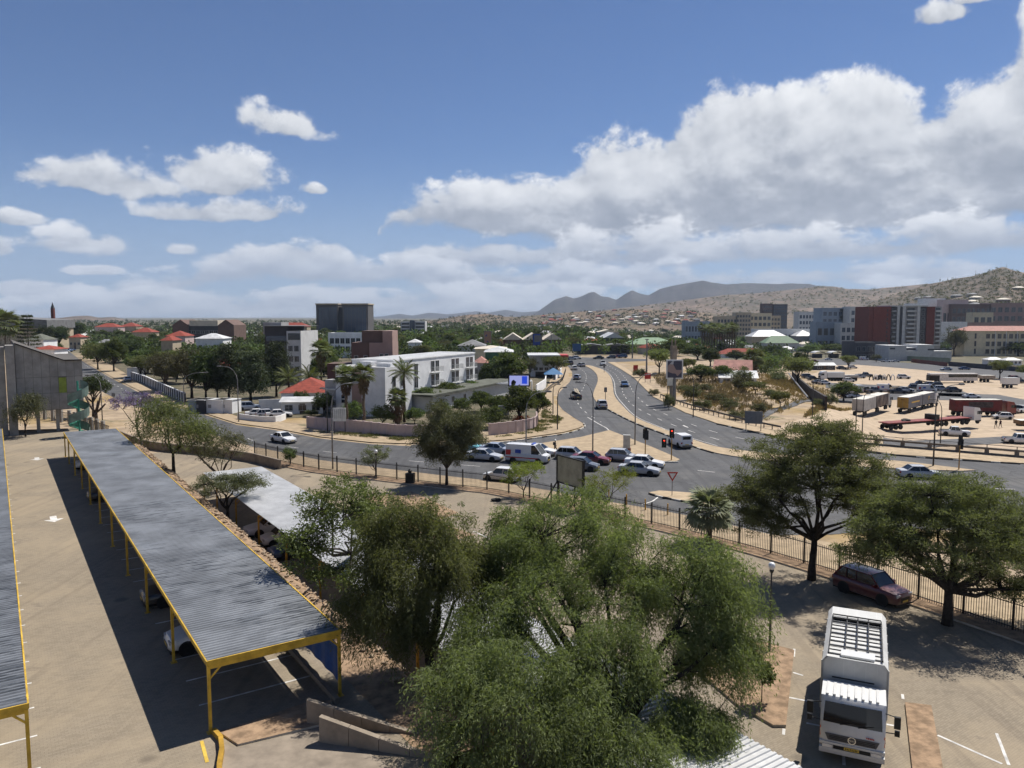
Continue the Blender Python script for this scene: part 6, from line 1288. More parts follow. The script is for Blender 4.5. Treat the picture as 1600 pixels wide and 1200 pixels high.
# bollard-like yellow posts beyond the fence
ym = MB().tube([(0, 0, 0), (0, 0, 1.0)], 0.06, 6).mesh('bollard', YEL_D)
for k, p in enumerate(resample([flat(*q) for q in [(925, 775), (1010, 799), (1100, 818)]], 2.4)): tag(link('bollard', ym, None, p + Vector((0, 0, 0.1))), 'thin yellow bollard just beyond the palisade fence, %s from the left' % ordinal(k + 1), 'bollard', 'yellow bollards beyond the fence')
# ------------------------------------------------------------------ people
def person(label, loc, ang, shirt, legs, pose='walk', skin=(0.06, 0.035, 0.022), h=1.75, hat=None, group=None):
    k = h / 1.75; st = 0.30 if pose == 'walk' else 0.07
    J = dict(pel=(0, 0, .95), chest=(0.02, 0, 1.25), neck=(0.03, 0, 1.48), head=(0.05, 0, 1.60), top=(0.05, 0, 1.70), ls=(0.02, .19, 1.42), le=(-.10, .24, 1.16), lh=(.02, .25, .92), lf=(.05, .25, .84), rs=(0.02, -.19, 1.42), re=(.06, -.24, 1.16), rh=(.22, -.22, .98), rf=(.27, -.22, .92),
             lhip=(0, .09, .90), lk=(st * .75, .10, .50), la=(st, .10, .08), lt=(st + .15, .11, .03), rhip=(0, -.09, .90), rk=(-st * .2, -.10, .49), ra=(-st * 1.1, -.10, .12), rt=(-st * 1.1 + .14, -.11, .03))
    E = [('pel', 'chest'), ('chest', 'neck'), ('neck', 'head'), ('head', 'top'), ('chest', 'ls'), ('ls', 'le'), ('le', 'lh'), ('lh', 'lf'), ('chest', 'rs'), ('rs', 're'), ('re', 'rh'), ('rh', 'rf'), ('pel', 'lhip'), ('lhip', 'lk'), ('lk', 'la'), ('la', 'lt'), ('pel', 'rhip'), ('rhip', 'rk'), ('rk', 'ra'), ('ra', 'rt')]
    RAD = dict(pel=.15, chest=.16, neck=.065, head=.10, top=.07, ls=.075, le=.052, lh=.04, lf=.035, rs=.075, re=.052, rh=.04, rf=.035, lhip=.10, lk=.068, la=.048, lt=.04, rhip=.10, rk=.068, ra=.048, rt=.04)
    nm = list(J); me = bpy.data.meshes.new('person'); me.from_pydata([tuple(c * k for c in J[n]) for n in nm], [(nm.index(a), nm.index(b)) for a, b in E], [])
    o = bpy.data.objects.new('person', me); COL.objects.link(o); sk = o.modifiers.new('skin', 'SKIN'); sub = o.modifiers.new('sub', 'SUBSURF'); sub.levels = 1; sub.render_levels = 1
    for i, n in enumerate(nm): me.skin_vertices[0].data[i].radius = (RAD[n] * k, RAD[n] * k); me.skin_vertices[0].data[i].use_root = (n == 'pel')
    dg = bpy.context.evaluated_depsgraph_get(); m2 = bpy.data.meshes.new_from_object(o.evaluated_get(dg)); o.modifiers.clear(); o.data = m2
    m2.materials.clear()
    for m in (M('skin_%d' % int(skin[0] * 1000), skin, 0.6, 0.05), shirt, legs, BLK): m2.materials.append(m)
    for p in m2.polygons:
        z = p.center.z / k; y = abs(p.center.y) / k; p.material_index = 3 if z < 0.09 else 2 if z < 0.93 and not (y > 0.185 and z > 0.75) else 0 if z > 1.47 or (y > 0.185 and z < 1.0) else 1; p.use_smooth = True
    o.location = loc; o.rotation_euler = (0, 0, ang); tag(o, label, 'person', group)
    if hat: MB().lathe([(0.15 * k, 1.68 * k), (0.11 * k, 1.70 * k), (0.10 * k, 1.76 * k), (0.03 * k, 1.80 * k)], 10, (0.05 * k, 0, 0)).build('cap', hat, o)
    else: MB().blob((0.04 * k, 0, 1.655 * k), 0.105 * k, (1, 0.95, 0.8), 3, 8, 5, 0.03).build('hair', BLK, o)
    return o
NAVY = M('cloth_navy', (0.015, 0.017, 0.025), 0.9, 0.1); DARKC = M('cloth_dark', (0.02, 0.02, 0.022), 0.9, 0.1); MAR = M('cloth_maroon', (0.06, 0.015, 0.02), 0.9, 0.1); BLUC = M('cloth_blue', (0.04, 0.07, 0.16), 0.9, 0.1)
w_ = person('man in dark clothes and a pale cap walking across the traffic island', flat(867, 708, 0.12), R(-10), NAVY, DARKC, hat=SWHITE); MB().box(-0.24, -0.10, -0.14, 0.14, 1.05, 1.42).build('backpack', DARKC, w_)
person('person in dark clothes walking on the dust, left one of a pair', G(1556, 669) + Vector((0, 0, 0.05)), R(80), DARKC, NAVY, group='pair walking on the lot'); person('person in dark maroon walking on the dust, right one of a pair', G(1563, 669) + Vector((0, 0, 0.05)), R(95), MAR, DARKC, group='pair walking on the lot')
person('person in dark clothes standing beside the white pickup at the photo edge', G(1585, 643) + Vector((0, 0, 0.05)), R(0), MAR, NAVY, pose='stand')
# dark cabinet with a small figure-like top by the fence
e = empty('meter_box', flat(641, 756), R(-10), 'dark meter cabinet standing inside the fence line', 'cabinet'); MB().box(-0.45, 0.45, -0.3, 0.3, 0, 1.15).build('cabinet', M('box_dark', (0.03, 0.028, 0.025), 0.7, 0.2), e); MB().blob((0, 0, 1.35), 0.22, (1, 1, 1), 3).build('cap', BLK, e)
e = MB().blob((0, 0, 0.12), 0.35, (1.6, 0.8, 0.5), 9, 8, 5, 0.35).build('refuse_heap', BLK, loc=flat(776, 783)); tag(e, 'small black refuse heap on the paving near the fence', 'refuse')
# ------------------------------------------------------------------ buildings
def wall(name, c, var=0.06, stain=0.25): return M('plaster_' + name, c, 0.85, var, 0.5, stain=stain)
WW, WGREY, WLG, WBROWN, WDB, WCREAM, WPINK, WSAND, WDARK, WRED, WBLUE = wall('white', (0.80, 0.80, 0.79)), wall('grey', (0.32, 0.315, 0.31)), wall('lightgrey', (0.52, 0.52, 0.51)), wall('brown', (0.30, 0.205, 0.175)), wall('darkbrown', (0.13, 0.085, 0.07)), wall('cream', (0.62, 0.54, 0.38)), wall('pink', (0.52, 0.41, 0.385)), wall('sand', (0.46, 0.38, 0.27)), wall('charcoal', (0.07, 0.07, 0.075)), wall('brick_red', (0.18, 0.052, 0.038)), wall('bluegrey', (0.24, 0.29, 0.35))
WGOV = wall('slate', (0.105, 0.10, 0.10)); R_RED = M('tiles_red', (0.26, 0.055, 0.035), 0.85, 0.15, 1.5, stain=0.3); R_TIN = M('tin_roof', (0.55, 0.55, 0.54), 0.5, 0.1, 0.5, stain=0.4); R_GREEN = M('green_roof', (0.16, 0.24, 0.14), 0.7, 0.1, 0.8); R_GREY = M('grey_roof', (0.19, 0.19, 0.19), 0.8, 0.12, 0.6, stain=0.3); R_PINK = M('faded_red_roof', (0.40, 0.20, 0.16), 0.8, 0.12, 0.8, stain=0.3); R_CREAM = M('cream_roof', (0.58, 0.52, 0.42), 0.7, 0.08, 0.5, stain=0.3); R_MOSS = M('flat_roof_green', (0.12, 0.125, 0.10), 0.9, 0.15, 0.6, stain=0.3)
WIN = plain('window_glass', (0.02, 0.026, 0.034), 0.12, 0.0, 0.6); WINB = plain('window_blue', (0.035, 0.055, 0.09), 0.12, 0.0, 0.6); FRW = plain('window_frame', (0.45, 0.45, 0.44), 0.5); DOORM = M('door_paint', (0.12, 0.08, 0.05), 0.6, 0.15)
_win = {}
def win_mesh(w, h, glass, frame, mull=1):
    k = (round(w, 2), round(h, 2), glass.name, frame.name, mull)
    if k not in _win:
        b = MB(); b.mat(0).box(-w / 2, w / 2, -0.02, 0.05, 0, h).mat(1); t_ = 0.07
        b.box(-w / 2 - t_, -w / 2, -0.07, 0.05, -t_, h + t_).box(w / 2, w / 2 + t_, -0.07, 0.05, -t_, h + t_).box(-w / 2, w / 2, -0.07, 0.05, h, h + t_).box(-w / 2, w / 2, -0.10, 0.05, -t_, 0)
        for i in range(1, mull + 1): b.box(-w / 2 + w * i / (mull + 1) - 0.03, -w / 2 + w * i / (mull + 1) + 0.03, -0.05, 0.05, 0, h)
        _win[k] = b.mesh('window', [glass, frame])
    return _win[k]
def windows(root, face, W, D, cols, rows, x0, x1, z0, z1, ww, wh, glass=WIN, frame=FRW, mull=1, skip=()):
    """grid of windows on a face (f front, r right, l left) of a W x D block"""
    me = win_mesh(ww, wh, glass, frame, mull)
    for i in range(cols):
        for j in range(rows):
            if (i, j) in skip: continue
            u = x0 + (x1 - x0) * (i + 0.5) / cols; z = z0 + (z1 - z0) * j / max(1, rows)
            loc, rz = {'f': ((u, -0.003, z), 0), 'r': ((W + 0.003, u, z), R(90)), 'l': ((-0.003, u, z), R(-90))}[face]
            link('window', me, root, loc, rz)
def block(root, x0, x1, y0, y1, z0, z1, mat, name='wall'): return MB().box(x0, x1, y0, y1, z0, z1).build(name, mat, root)
def hip_roof(root, x0, x1, y0, y1, z, h, mat, o=0.5, name='roof', gable=False):
    x0, x1, y0, y1 = x0 - o, x1 + o, y0 - o, y1 + o; w, d = x1 - x0, y1 - y0; k = 0 if gable else min(w, d) / 2
    if w >= d: r0, r1 = (x0 + k, (y0 + y1) / 2, z + h), (x1 - k, (y0 + y1) / 2, z + h); F = [(0, 1, 5, 4), (1, 2, 5), (2, 3, 4, 5), (3, 0, 4), (0, 3, 2, 1)]
    else: r0, r1 = ((x0 + x1) / 2, y0 + k, z + h), ((x0 + x1) / 2, y1 - k, z + h); F = [(0, 1, 4), (1, 2, 5, 4), (2, 3, 5), (3, 0, 4, 5), (0, 3, 2, 1)]
    b = MB().add([(x0, y0, z), (x1, y0, z), (x1, y1, z), (x0, y1, z), r0, r1], F); return b.build(name, mat, root)
def flat_roof(root, x0, x1, y0, y1, z, mat, lip=0.5, wallm=None, name='roof'):
    MB().box(x0 + 0.2, x1 - 0.2, y0 + 0.2, y1 - 0.2, z, z + 0.06).build(name, mat, root)
    if lip: MB().box(x0, x1, y0, y0 + 0.2, z, z + lip).box(x0, x1, y1 - 0.2, y1, z, z + lip).box(x0, x0 + 0.2, y0 + 0.2, y1 - 0.2, z, z + lip).box(x1 - 0.2, x1, y0 + 0.2, y1 - 0.2, z, z + lip).build('parapet', wallm, root)
def B(label, px0, px1, y, top, dep, ang=0.0, name='building', cat='building', group=None, base=None):
    """building root at its near-left corner; returns root, width, height from the measured rows"""
    if y < 0: y = G((px0 + px1) / 2, -y).y
    a = at(px0, y); c = at(px1, y); w = (c - a).length / max(0.3, math.cos(ang)); h = px_h(px0, y, top) - a.z; a.z -= 0.3
    B.y = y; return empty(name, a, ang, label, cat, group), w, h + 0.3
# -- concrete office at the left edge
cb = flat(30, 679, UZ); cang = math.atan2(B_.y, B_.x); e = empty('concrete_building', cb, cang, 'raw concrete office block with panelled end wall and green slit window', 'building')
W8 = 7.4; top = lambda x: 11.6 - 2.3 * x / (W8 * 0.72) if x < W8 * 0.72 else 9.3
PCONC = M('fair_concrete', (0.30, 0.285, 0.26), 0.9, 0.10, 0.8, stain=0.45)
b = MB(); xs_ = [0.0, 1.0, 2.2, 3.4, 4.5, 5.33, W8]; V = []
for x in xs_: V += [(x, 0, 2.9), (x, 0, top(x)), (x, 22, top(x)), (x, 22, 2.9)]
F = []
for i in range(len(xs_) - 1): F += [(i * 4, (i + 1) * 4, (i + 1) * 4 + 1, i * 4 + 1), (i * 4 + 1, (i + 1) * 4 + 1, (i + 1) * 4 + 2, i * 4 + 2), (i * 4 + 3, i * 4 + 2, (i + 1) * 4 + 2, (i + 1) * 4 + 3), (i * 4, i * 4 + 3, (i + 1) * 4 + 3, (i + 1) * 4)]
F += [(0, 1, 2, 3), (24, 27, 26, 25)]; o = b.add(V, F).build('wall', M('joint_concrete', (0.12, 0.11, 0.10), 0.95, 0.1), e); fix_normals(o.data)
for r_, (z0, z1) in enumerate([(2.95, 5.1), (5.14, 7.2), (7.24, 20)]):
    for k in range(8):
        x0, x1 = W8 * k / 8 + 0.015, W8 * (k + 1) / 8 - 0.015; za, zb = min(z1, top(x0) - 0.04), min(z1, top(x1) - 0.04)
        if za <= z0 + 0.1: continue
        if k == 5 and r_ == 1: continue
        MB().add([(x0, -0.05, z0), (x1, -0.05, z0), (x1, -0.05, zb), (x0, -0.05, za), (x0, 0, z0), (x1, 0, z0), (x1, 0, zb), (x0, 0, za)], [(0, 1, 2, 3), (0, 4, 5, 1), (1, 5, 6, 2), (2, 6, 7, 3), (3, 7, 4, 0)]).build('panel', PCONC, e)
MB().box(W8 * 5 / 8 + 0.03, W8 * 6 / 8 - 0.03, -0.03, 0, 4.9, 7.1).build('green_panel', M('green_cladding', (0.26, 0.32, 0.05), 0.6, 0.1), e)
MB().box(-1.0, -0.05, -0.5, 3, -0.2, 11.4).build('pier', PCONC, e); MB().box(-2.0, -1.1, 0.2, 3, -0.2, 11.2).build('pier', PCONC, e); MB().box(-12, -2.05, 1.0, 20, -0.2, 11.0).build('side_wing', PCONC, e)
for z in (2.4, 5.8, 9.0): MB().box(-11, -2.1, 0.93, 0.99, z, z + 1.6).build('window', WIN, e)
rf_ = MB()
for x0, x1 in zip(xs_, xs_[1:]): rf_.bar((x0, -0.1, top(x0) + 0.06), (x1, -0.1, top(x1) + 0.06), 0.5, 0.12)
rf_.build('roof_edge', M('bitumen', (0.03, 0.03, 0.032), 0.8, 0.1), e)
for x in (2.2, 4.4, 6.8): MB().box(x - 0.2, x + 0.2, 1.0, 1.4, -0.2, 2.9).build('column', PCONC, e)
# spiral stair
sp = empty('spiral_stair', flat(108, 682, UZ) + Vector((1.2, 0.3, 0)), 0, 'green spiral stair with sheet railing at the concrete building corner', 'stair'); GRN = M('stair_green', (0.05, 0.27, 0.19), 0.5, 0.1)
MB().tube([(0, 0, 0), (0, 0, 7.0)], 0.12, 8).build('column', GRN, sp); spw = MB()
for k in range(40):
    a0, a1 = k * 0.36, (k + 1) * 0.36; z = 6.0 * k / 40
    MB().add([(0, 0, z), (1.15 * math.cos(a0), 1.15 * math.sin(a0), z), (1.15 * math.cos(a1), 1.15 * math.sin(a1), z), (0, 0, z + 0.05), (1.15 * math.cos(a0), 1.15 * math.sin(a0), z + 0.05), (1.15 * math.cos(a1), 1.15 * math.sin(a1), z + 0.05)], [(0, 2, 1), (3, 4, 5), (0, 1, 4, 3), (1, 2, 5, 4), (2, 0, 3, 5)]).build('tread', GRN, sp)
    spw.quad((1.2 * math.cos(a0), 1.2 * math.sin(a0), z), (1.2 * math.cos(a1), 1.2 * math.sin(a1), z + 0.15), (1.2 * math.cos(a1), 1.2 * math.sin(a1), z + 1.2), (1.2 * math.cos(a0), 1.2 * math.sin(a0), z + 1.05))
spw.build('railing', [M('stair_sheet', (0.16, 0.22, 0.19), 0.45, 0.15, 1, metal=0.3)], sp)
# pale posts of the street fence behind
fm = MB().box(-0.22, 0.22, -0.22, 0.22, 0, 2.2).mesh('pier', PCONC); fe = empty('pier_fence', flat(58, 653), 0, 'fence of grey concrete piers and dark bars below the concrete building', 'fence'); P = resample([flat(58, 655), flat(110, 664), flat(130, 671), flat(180, 690)], 3.0)
fb = MB()
for a, c in zip(P, P[1:]): link('pier', fm, fe, a - P[0]); [fb.bar(a.lerp(c, k / 12) - P[0] + Vector((0, 0, 0.1)), a.lerp(c, k / 12) - P[0] + Vector((0, 0, 1.8)), 0.03) for k in range(1, 12)]; fb.bar(a - P[0] + Vector((0, 0, 1.7)), c - P[0] + Vector((0, 0, 1.7)), 0.05)
tag(fb.build('picket', FBLK, fe), kind='stuff')
# -- the white hotel
C0, C1 = Vector((-21.6, 140, 0)), Vector((-8.3, 171, 0)); ha = head(C0, C1); e = empty('white_hotel', C0, ha, 'white two-winged hotel with balcony doors and a grey end wall', 'building'); LW = (C1 - C0).length
block(e, 0, LW, 0, 9, -0.2, 9.4, WW); MB().box(-0.1, LW + 0.1, -0.12, 9.1, 9.4, 9.65).build('roof_edge', WW, e); MB().box(0.3, LW - 0.3, 0.3, 8.7, 9.66, 9.7).build('roof', R_TIN, e)
dm = win_mesh(1.3, 2.1, WIN, FRW, 1); BAL = M('balcony_metal', (0.5, 0.5, 0.48), 0.5, 0.05)
for u in (0.46, 0.72, 0.92):
    for z in (3.9, 6.6):
        x = LW * u
        for k in (-0.95, 0.95): link('window', dm, e, (x + k, -0.003, z))
        bo = MB().box(x - 2.1, x + 2.1, -0.95, -0.05, z - 0.2, z - 0.08).build('balcony', WW, e); b = MB(); b.bar((x - 2.05, -0.92, z + 0.95), (x + 2.05, -0.92, z + 0.95), 0.06)
        for k in range(22): b.bar((x - 2.05 + k * 4.1 / 21, -0.92, z - 0.08), (x - 2.05 + k * 4.1 / 21, -0.92, z + 0.95), 0.035)
        for s in (-2.05, 2.05): b.bar((x + s, -0.92, z + 0.95), (x + s, -0.05, z + 0.95), 0.05)
        b.build('railing', BAL, bo)
for x in (3.5, 8.0): link('window', dm, e, (x, -0.003, 3.9)); link('window', dm, e, (x, -0.003, 6.4))
MB().box(2, LW + 8, -7, -0.05, 2.9, 3.3).build('low_roof', R_MOSS, e); MB().box(3, LW + 7, -6.4, -0.06, -0.2, 2.9).build('low_wall', WLG, e)
me_ = win_mesh(1.0, 1.0, WIN, FRW, 0)
for k in range(4): link('window', me_, e, (6 + 5 * k, -6.403, 1.2))
pg_ = MB()
for k in range(14): pg_.bar((LW - 4 + k * 0.9, -10.5, 3.2), (LW - 4 + k * 0.9, -7.1, 3.2), 0.1, 0.2)
pg_.bar((LW - 4, -10.5, 3.05), (LW + 8, -10.5, 3.05), 0.14, 0.25)
for k in range(5): pg_.bar((LW - 4 + 3 * k, -10.5, 0), (LW - 4 + 3 * k, -10.5, 3.0), 0.2)
pg_.build('pergola', WW, e)
# end wing in shade
e2 = empty('hotel_wing', Vector((-31.6, 137.4, 0)), head((-31.6, 137.4, 0), (-22, 133, 0)), 'grey shaded end wing of the hotel with a brown stripe and roof tanks', 'building'); w2_ = math.hypot(9.6, 4.4)
block(e2, 0, w2_, 0, 8.5, -0.2, 8.5, WW); MB().box(3.5, 5.6, -0.06, 0.0, 0, 8.5).build('brown_stripe', WBROWN, e2); flat_roof(e2, 0, w2_, 0, 8.5, 8.5, R_TIN, 0.25, WW)
for k, z in enumerate((1.2, 2.0)): link('window', win_mesh(0.7, 0.55, WIN, FRW, 0), e2, (1.6, -0.003, z + 1.0))
windows(e2, 'r', w2_, 8.5, 2, 2, 1.5, 6.5, 2.6, 7.6, 0.9, 1.9, WIN, FRW, 0)
MB().box(3, 5.5, 3, 5, 8.56, 9.5).box(6, 9, 4, 6, 8.56, 9.2).build('roof_plant', M('plant_white', (0.6, 0.6, 0.6), 0.5, 0.1), e2)
MB().box(-4, -0.05, 2, 8, -0.2, 6.0).build('annex', WGREY, e2)
for k in range(3): MB().box(-4.1, -0.1, 1.6, 2.0, 0.6 + 1.8 * k, 0.8 + 1.8 * k).build('annex_slab', WLG, e2)
# brown tower behind
e, w, h = B('brown stepped tower block rising behind the white hotel', 548, 613, 165, 517, 8, name='brown_tower'); MB().box(0, 3.9, 0, 8, 0, h * 0.83).build('wall_low', WDB, e); MB().box(3.92, w, -0.3, 8, 0, h * 0.83).build('wall_front', WBROWN, e); MB().box(2.2, w - 2.3 + 0.2, 0.4, 7, h * 0.83, h).build('wall_upper', WDB, e); MB().box(w - 2.1, w, -0.32, 7.5, h * 0.83, h).build('wall_corner', WBROWN, e)  # lit right side and shaded left side put into the two browns
for x in (1.0, 3.0): link('window', win_mesh(0.7, 0.6, WIN, FRW, 0), e, (x, -0.003, h * 0.6))
for x in (w - 2.4, w - 1.3): link('window', win_mesh(0.7, 0.7, WIN, FRW, 0), e, (x, -0.303, h * 0.62))
link('window', win_mesh(0.5, 2.6, LAMP_W, FRW, 0), e, (4.9, -0.303, h * 0.42))
MB().box(-5.5, -0.05, 1, 8, 0, h * 0.52).build('low_wing', WDB, e)
# pink panel wall with piers, white street walls
wall_path('panel_wall', 'long pale pink precast wall along the hotel garden', [flat(481, 669), flat(520, 672), flat(560, 676), flat(620, 683), flat(660, 684), flat(700, 684)], 1.75, 0.12, WPINK, 'wall', 'pale pink walls', WPINK, (1.6, WPINK))
wall_path('panel_wall', 'curved end of the pink precast wall near the slip road', smooth_path([flat(765, 681), flat(795, 678), flat(825, 673), flat(838, 668), flat(838, 660)], 3), 1.75, 0.12, WPINK, 'wall', 'pale pink walls', WPINK, (1.6, WPINK))
wall_path('street_wall', 'white-capped wall of dark panels and piers under the brown trees', [flat(205, 592), flat(228, 600), flat(262, 617), flat(290, 630)], 2.0, 0.2, WDARK, 'wall', 'white street walls', WW, (2.6, WW))
wall_path('street_wall', 'long white boundary wall climbing the hill at the left', [flat(98, 540), flat(118, 533), flat(136, 524)], 3.2, 0.3, WW, 'wall', 'white street walls')
wall_path('street_wall', 'low white wall with a rounded end beside the driveway', smooth_path([flat(372, 655), flat(400, 659), flat(430, 660), flat(446, 655)], 2), 1.0, 0.2, WW, 'wall', 'white street walls')
wall_path('street_wall', 'white yard wall in front of the red-roofed house', [flat(405, 641), flat(440, 640), flat(464, 634)], 2.0, 0.2, WW, 'wall', 'white street walls')
wall_path('street_wall', 'bright white wall fragments along the highway slip', [flat(838, 616), flat(852, 606), flat(853, 600)], 2.2, 0.2, WW, 'wall', 'white street walls'); wall_path('street_wall', 'short white wall beside the tree near the petrol station', [flat(868, 594), flat(876, 586), flat(877, 580)], 2.0, 0.2, WW, 'wall', 'white street walls')
for px, w_, lb, m in [(300, 1.6, 'blue portable shed at the street corner', WBLUE), (308, 3.2, 'dark gated bin store between sheds at the corner', WDARK), (328, 5.0, 'white flat-roofed guard hut at the corner', WW), (349, 3.6, 'white electricity kiosk with a grey vent', WW)]:
    p = flat(px, 646); e = empty('kiosk', p, R(-12), lb, 'hut', 'sheds at the street corner'); block(e, -w_ / 2, w_ / 2, 0, 3, 0, 2.4, m); MB().box(-w_ / 2 - 0.1, w_ / 2 + 0.1, -0.1, 3.1, 2.4, 2.5).build('roof', R_TIN, e); MB().box(-0.3, 0.3, -0.04, 0, 1.0, 1.6).build('vent', WGREY, e)
p = flat(207, 590); e = empty('kiosk', p, R(-20), 'white box kiosk behind the parked silver-blue car', 'hut', 'sheds at the street corner'); block(e, -2, 2, 0, 3, 0, 2.6, WW); MB().box(-2.1, 2.1, -0.1, 3.1, 2.6, 2.72).build('roof', R_TIN, e); MB().box(-0.5, 0.5, -0.04, 0, 0, 2.0).build('door', WGREY, e)
# -- houses
def house(label, px0, px1, y, eave, ridge, dep, wm, rm, ang=0.0, gable=False, nwin=3, group=None, name='house'):
    e, w, h = B(label, px0, px1, y, eave, dep, ang, name, 'house', group); block(e, 0, w, 0, dep, 0, h, wm); y = B.y; rh = max(0.6, px_h(px0, y, ridge) - px_h(px0, y, eave)); hip_roof(e, 0, w, 0, dep, h + 0.003, rh, rm, 0.5, 'roof', gable)
    ww = min(1.6, w / (nwin * 1.8)); windows(e, 'f', w, dep, nwin, 1, 0, w, h * 0.38, h, ww, min(1.3, h * 0.38)); link('door', MB().box(-0.5, 0.5, -0.05, 0.02, 0, min(2.1, h * 0.75)).mesh('door', DOORM), e, (w * 0.5, 0, 0.3)); return e
house('red tiled house half hidden behind the casuarinas and hotel', 436, 515, 150, 614, 594, 12, WW, R_RED, R(8)); house('small white outbuilding below the red tiled house', 437, 500, 138, 628, 622, 5, WW, R_TIN, R(4), True)
house('red-roofed pavilion beside the long white hill wall', 106, 124, 420, 527, 522, 8, WSAND, R_RED); house('red-roofed school wing on the left skyline, first one', 147, 182, 700, 511, 505, 14, WPINK, R_RED, nwin=5); house('red-roofed school wing on the left skyline, second one', 186, 212, 720, 510, 504, 14, WSAND, R_RED, nwin=5)
house('low red roof before the skyline school', 205, 236, 480, 519, 512, 10, WSAND, R_RED); house('red-roofed villa among trees below the brown gabled block', 258, 288, 360, 525, 517, 10, WPINK, R_RED); house('bright red small roof left of the white gabled house', 250, 268, 300, 532, 525, 8, WSAND, R_RED); house('white-roofed gabled house below the brown gabled block', 304, 347, 330, 529, 521, 10, WW, R_TIN)
house('orange-red roof peeping between the brown trees and casuarinas', 328, 352, 190, 572, 558, 9, WSAND, R_RED); house('green-grey roofed house at the left edge above the concrete building', 36, 66, 330, 531, 522, 10, WW, R_MOSS); house('small red shop roof behind the concrete building', 45, 82, 260, 546, 540, 8, WW, R_RED)
house('tiled red long house on the centre-left skyline', 418, 479, 640, 510, 504, 12, WSAND, R_RED, nwin=7); house('house with grey hip roofs right of the hotel block', 716, 757, 300, 540, 531, 12, WLG, R_GREY); house('house with cream flat-pitched roof right of the hotel', 742, 790, 260, 545, 541, 14, WCREAM, R_CREAM); house('white pyramid roof over green walls behind the hotel', 758, 800, 225, 550, 543, 14, wall('green', (0.05, 0.14, 0.09)), R_TIN)
house('small red and grey house right behind the hotel end', 741, 760, 215, 567, 558, 8, WGREY, R_PINK); house('white house with blue and red roof behind the brown tower', 637, 655, 330, 535, 530, 8, WW, R_TIN)
house('green roofed long hall right of the far junction', 985, 1063, -552, 538, 528, 16, WCREAM, R_GREEN, R(4), nwin=6); house('green hip-roofed house in front of the white school roofs', 1197, 1250, -549, 536, 525, 14, WLG, R_GREEN); house('red long roof behind the palm rows', 1128, 1198, -560, 553, 545, 10, WW, R_RED); house('salmon roofed bungalow beside the thick palm', 1118, 1168, -588, 580, 563, 9, WGREY, R_PINK, R(-20), True); house('tin roofed shed beside the salmon roofed bungalow', 1128, 1182, -598, 590, 580, 8, WW, R_TIN, R(-10), True)
house('large white-roofed hall with ochre gable in the town', 1176, 1232, -543, 526, 516, 18, WSAND, R_TIN, R(3)); house('white-roofed school hall right of the ochre gable', 1245, 1276, -541, 525, 516, 18, WGREY, R_TIN, R(0)); house('white-roofed pale house near the blue office', 1276, 1306, -543, 527, 520, 12, WW, R_TIN); house('low white roof before the red tower podium', 1298, 1342, -545, 532, 527, 12, WW, R_CREAM)
house('dark shed with pale roof at the lot edge beside the shade tree', 1275, 1308, -578, 571, 567, 6, WDARK, R_TIN, 0, True, 2)
for k, (px, d) in enumerate([(1280, G(1280, 559).y), (1306, G(1306, 559).y), (1330, G(1330, 558).y)]):
    p = at(px, d); e = empty('market_tent', p, 0, ['white arched canopy by the back road, leftmost of three', 'white arched canopy by the back road, middle of three', 'white arched canopy by the back road, rightmost of three'][k], 'canopy', 'white canopies by the back road'); b = MB()
    for i in range(8):
        a0, a1 = math.pi * i / 8, math.pi * (i + 1) / 8; b.quad((-3.6 * math.cos(a0), -4, 3.2 + 1.3 * math.sin(a0)), (-3.6 * math.cos(a1), -4, 3.2 + 1.3 * math.sin(a1)), (-3.6 * math.cos(a1), 4, 3.2 + 1.3 * math.sin(a1)), (-3.6 * math.cos(a0), 4, 3.2 + 1.3 * math.sin(a0)))
    b.build('canopy_sheet', R_TIN, e, smooth=True)
    for x in (-3.5, 3.5):
        for y_ in (-3.8, 3.8): MB().bar((x, y_, 0), (x, y_, 3.2), 0.15).build('post', POLE_D, e)
    MB().box(-3, 3, 0, 3, 0, 2.6).build('stall_wall', WDARK, e)
# petrol station and warehouse roofs near the far junction
e, w, h = B('white petrol station with blue trim at the far junction', 828, 872, 225, 556, 14, name='petrol_station'); block(e, 0, w, 0, 12, 0, h, WW); MB().box(-0.6, w + 0.6, -2.5, 12.6, h, h + 0.35).build('roof', R_TIN, e); windows(e, 'f', w, 12, 4, 1, 1, w - 1, 2.2, 3, 1.0, 0.8); MB().box(w * 0.2, w * 0.8, -0.05, 0, 0, 1.8).build('shop_front', WIN, e); MB().box(w + 0.7, w + 3, -2, 6, h - 0.4, h + 0.3).build('canopy', SRED, e)
p = at(865, 205); e = empty('shade_tent', p, 0, 'blue peaked tent beside the petrol station', 'tent'); MB().add([(-2.5, -2.5, 2.3), (2.5, -2.5, 2.3), (2.5, 2.5, 2.3), (-2.5, 2.5, 2.3), (0, 0, 4)], [(0, 1, 4), (1, 2, 4), (2, 3, 4), (3, 0, 4)]).build('canopy_sheet', M('tent_blue', (0.05, 0.17, 0.34), 0.6, 0.1), e); [MB().bar((x, y_, 0), (x, y_, 2.3), 0.08).build('post', POLE, e) for x in (-2.4, 2.4) for y_ in (-2.4, 2.4)]
def warehouse(label, px0, px1, y, eave, ridge, n, dep, wm, rm):
    e, w, h = B(label, px0, px1, y, eave, dep, 0, 'warehouse', 'warehouse'); block(e, 0, w, 0.6, dep, 0, h, wm); rh = px_h(px0, y, ridge) - px_h(px0, y, eave)
    for k in range(n): hip_roof(e, w * k / n + 0.02, w * (k + 1) / n - 0.02, 0, dep, h, rh, rm, 0.0, 'roof', True).data.transform(Matrix.Identity(4))
    return e
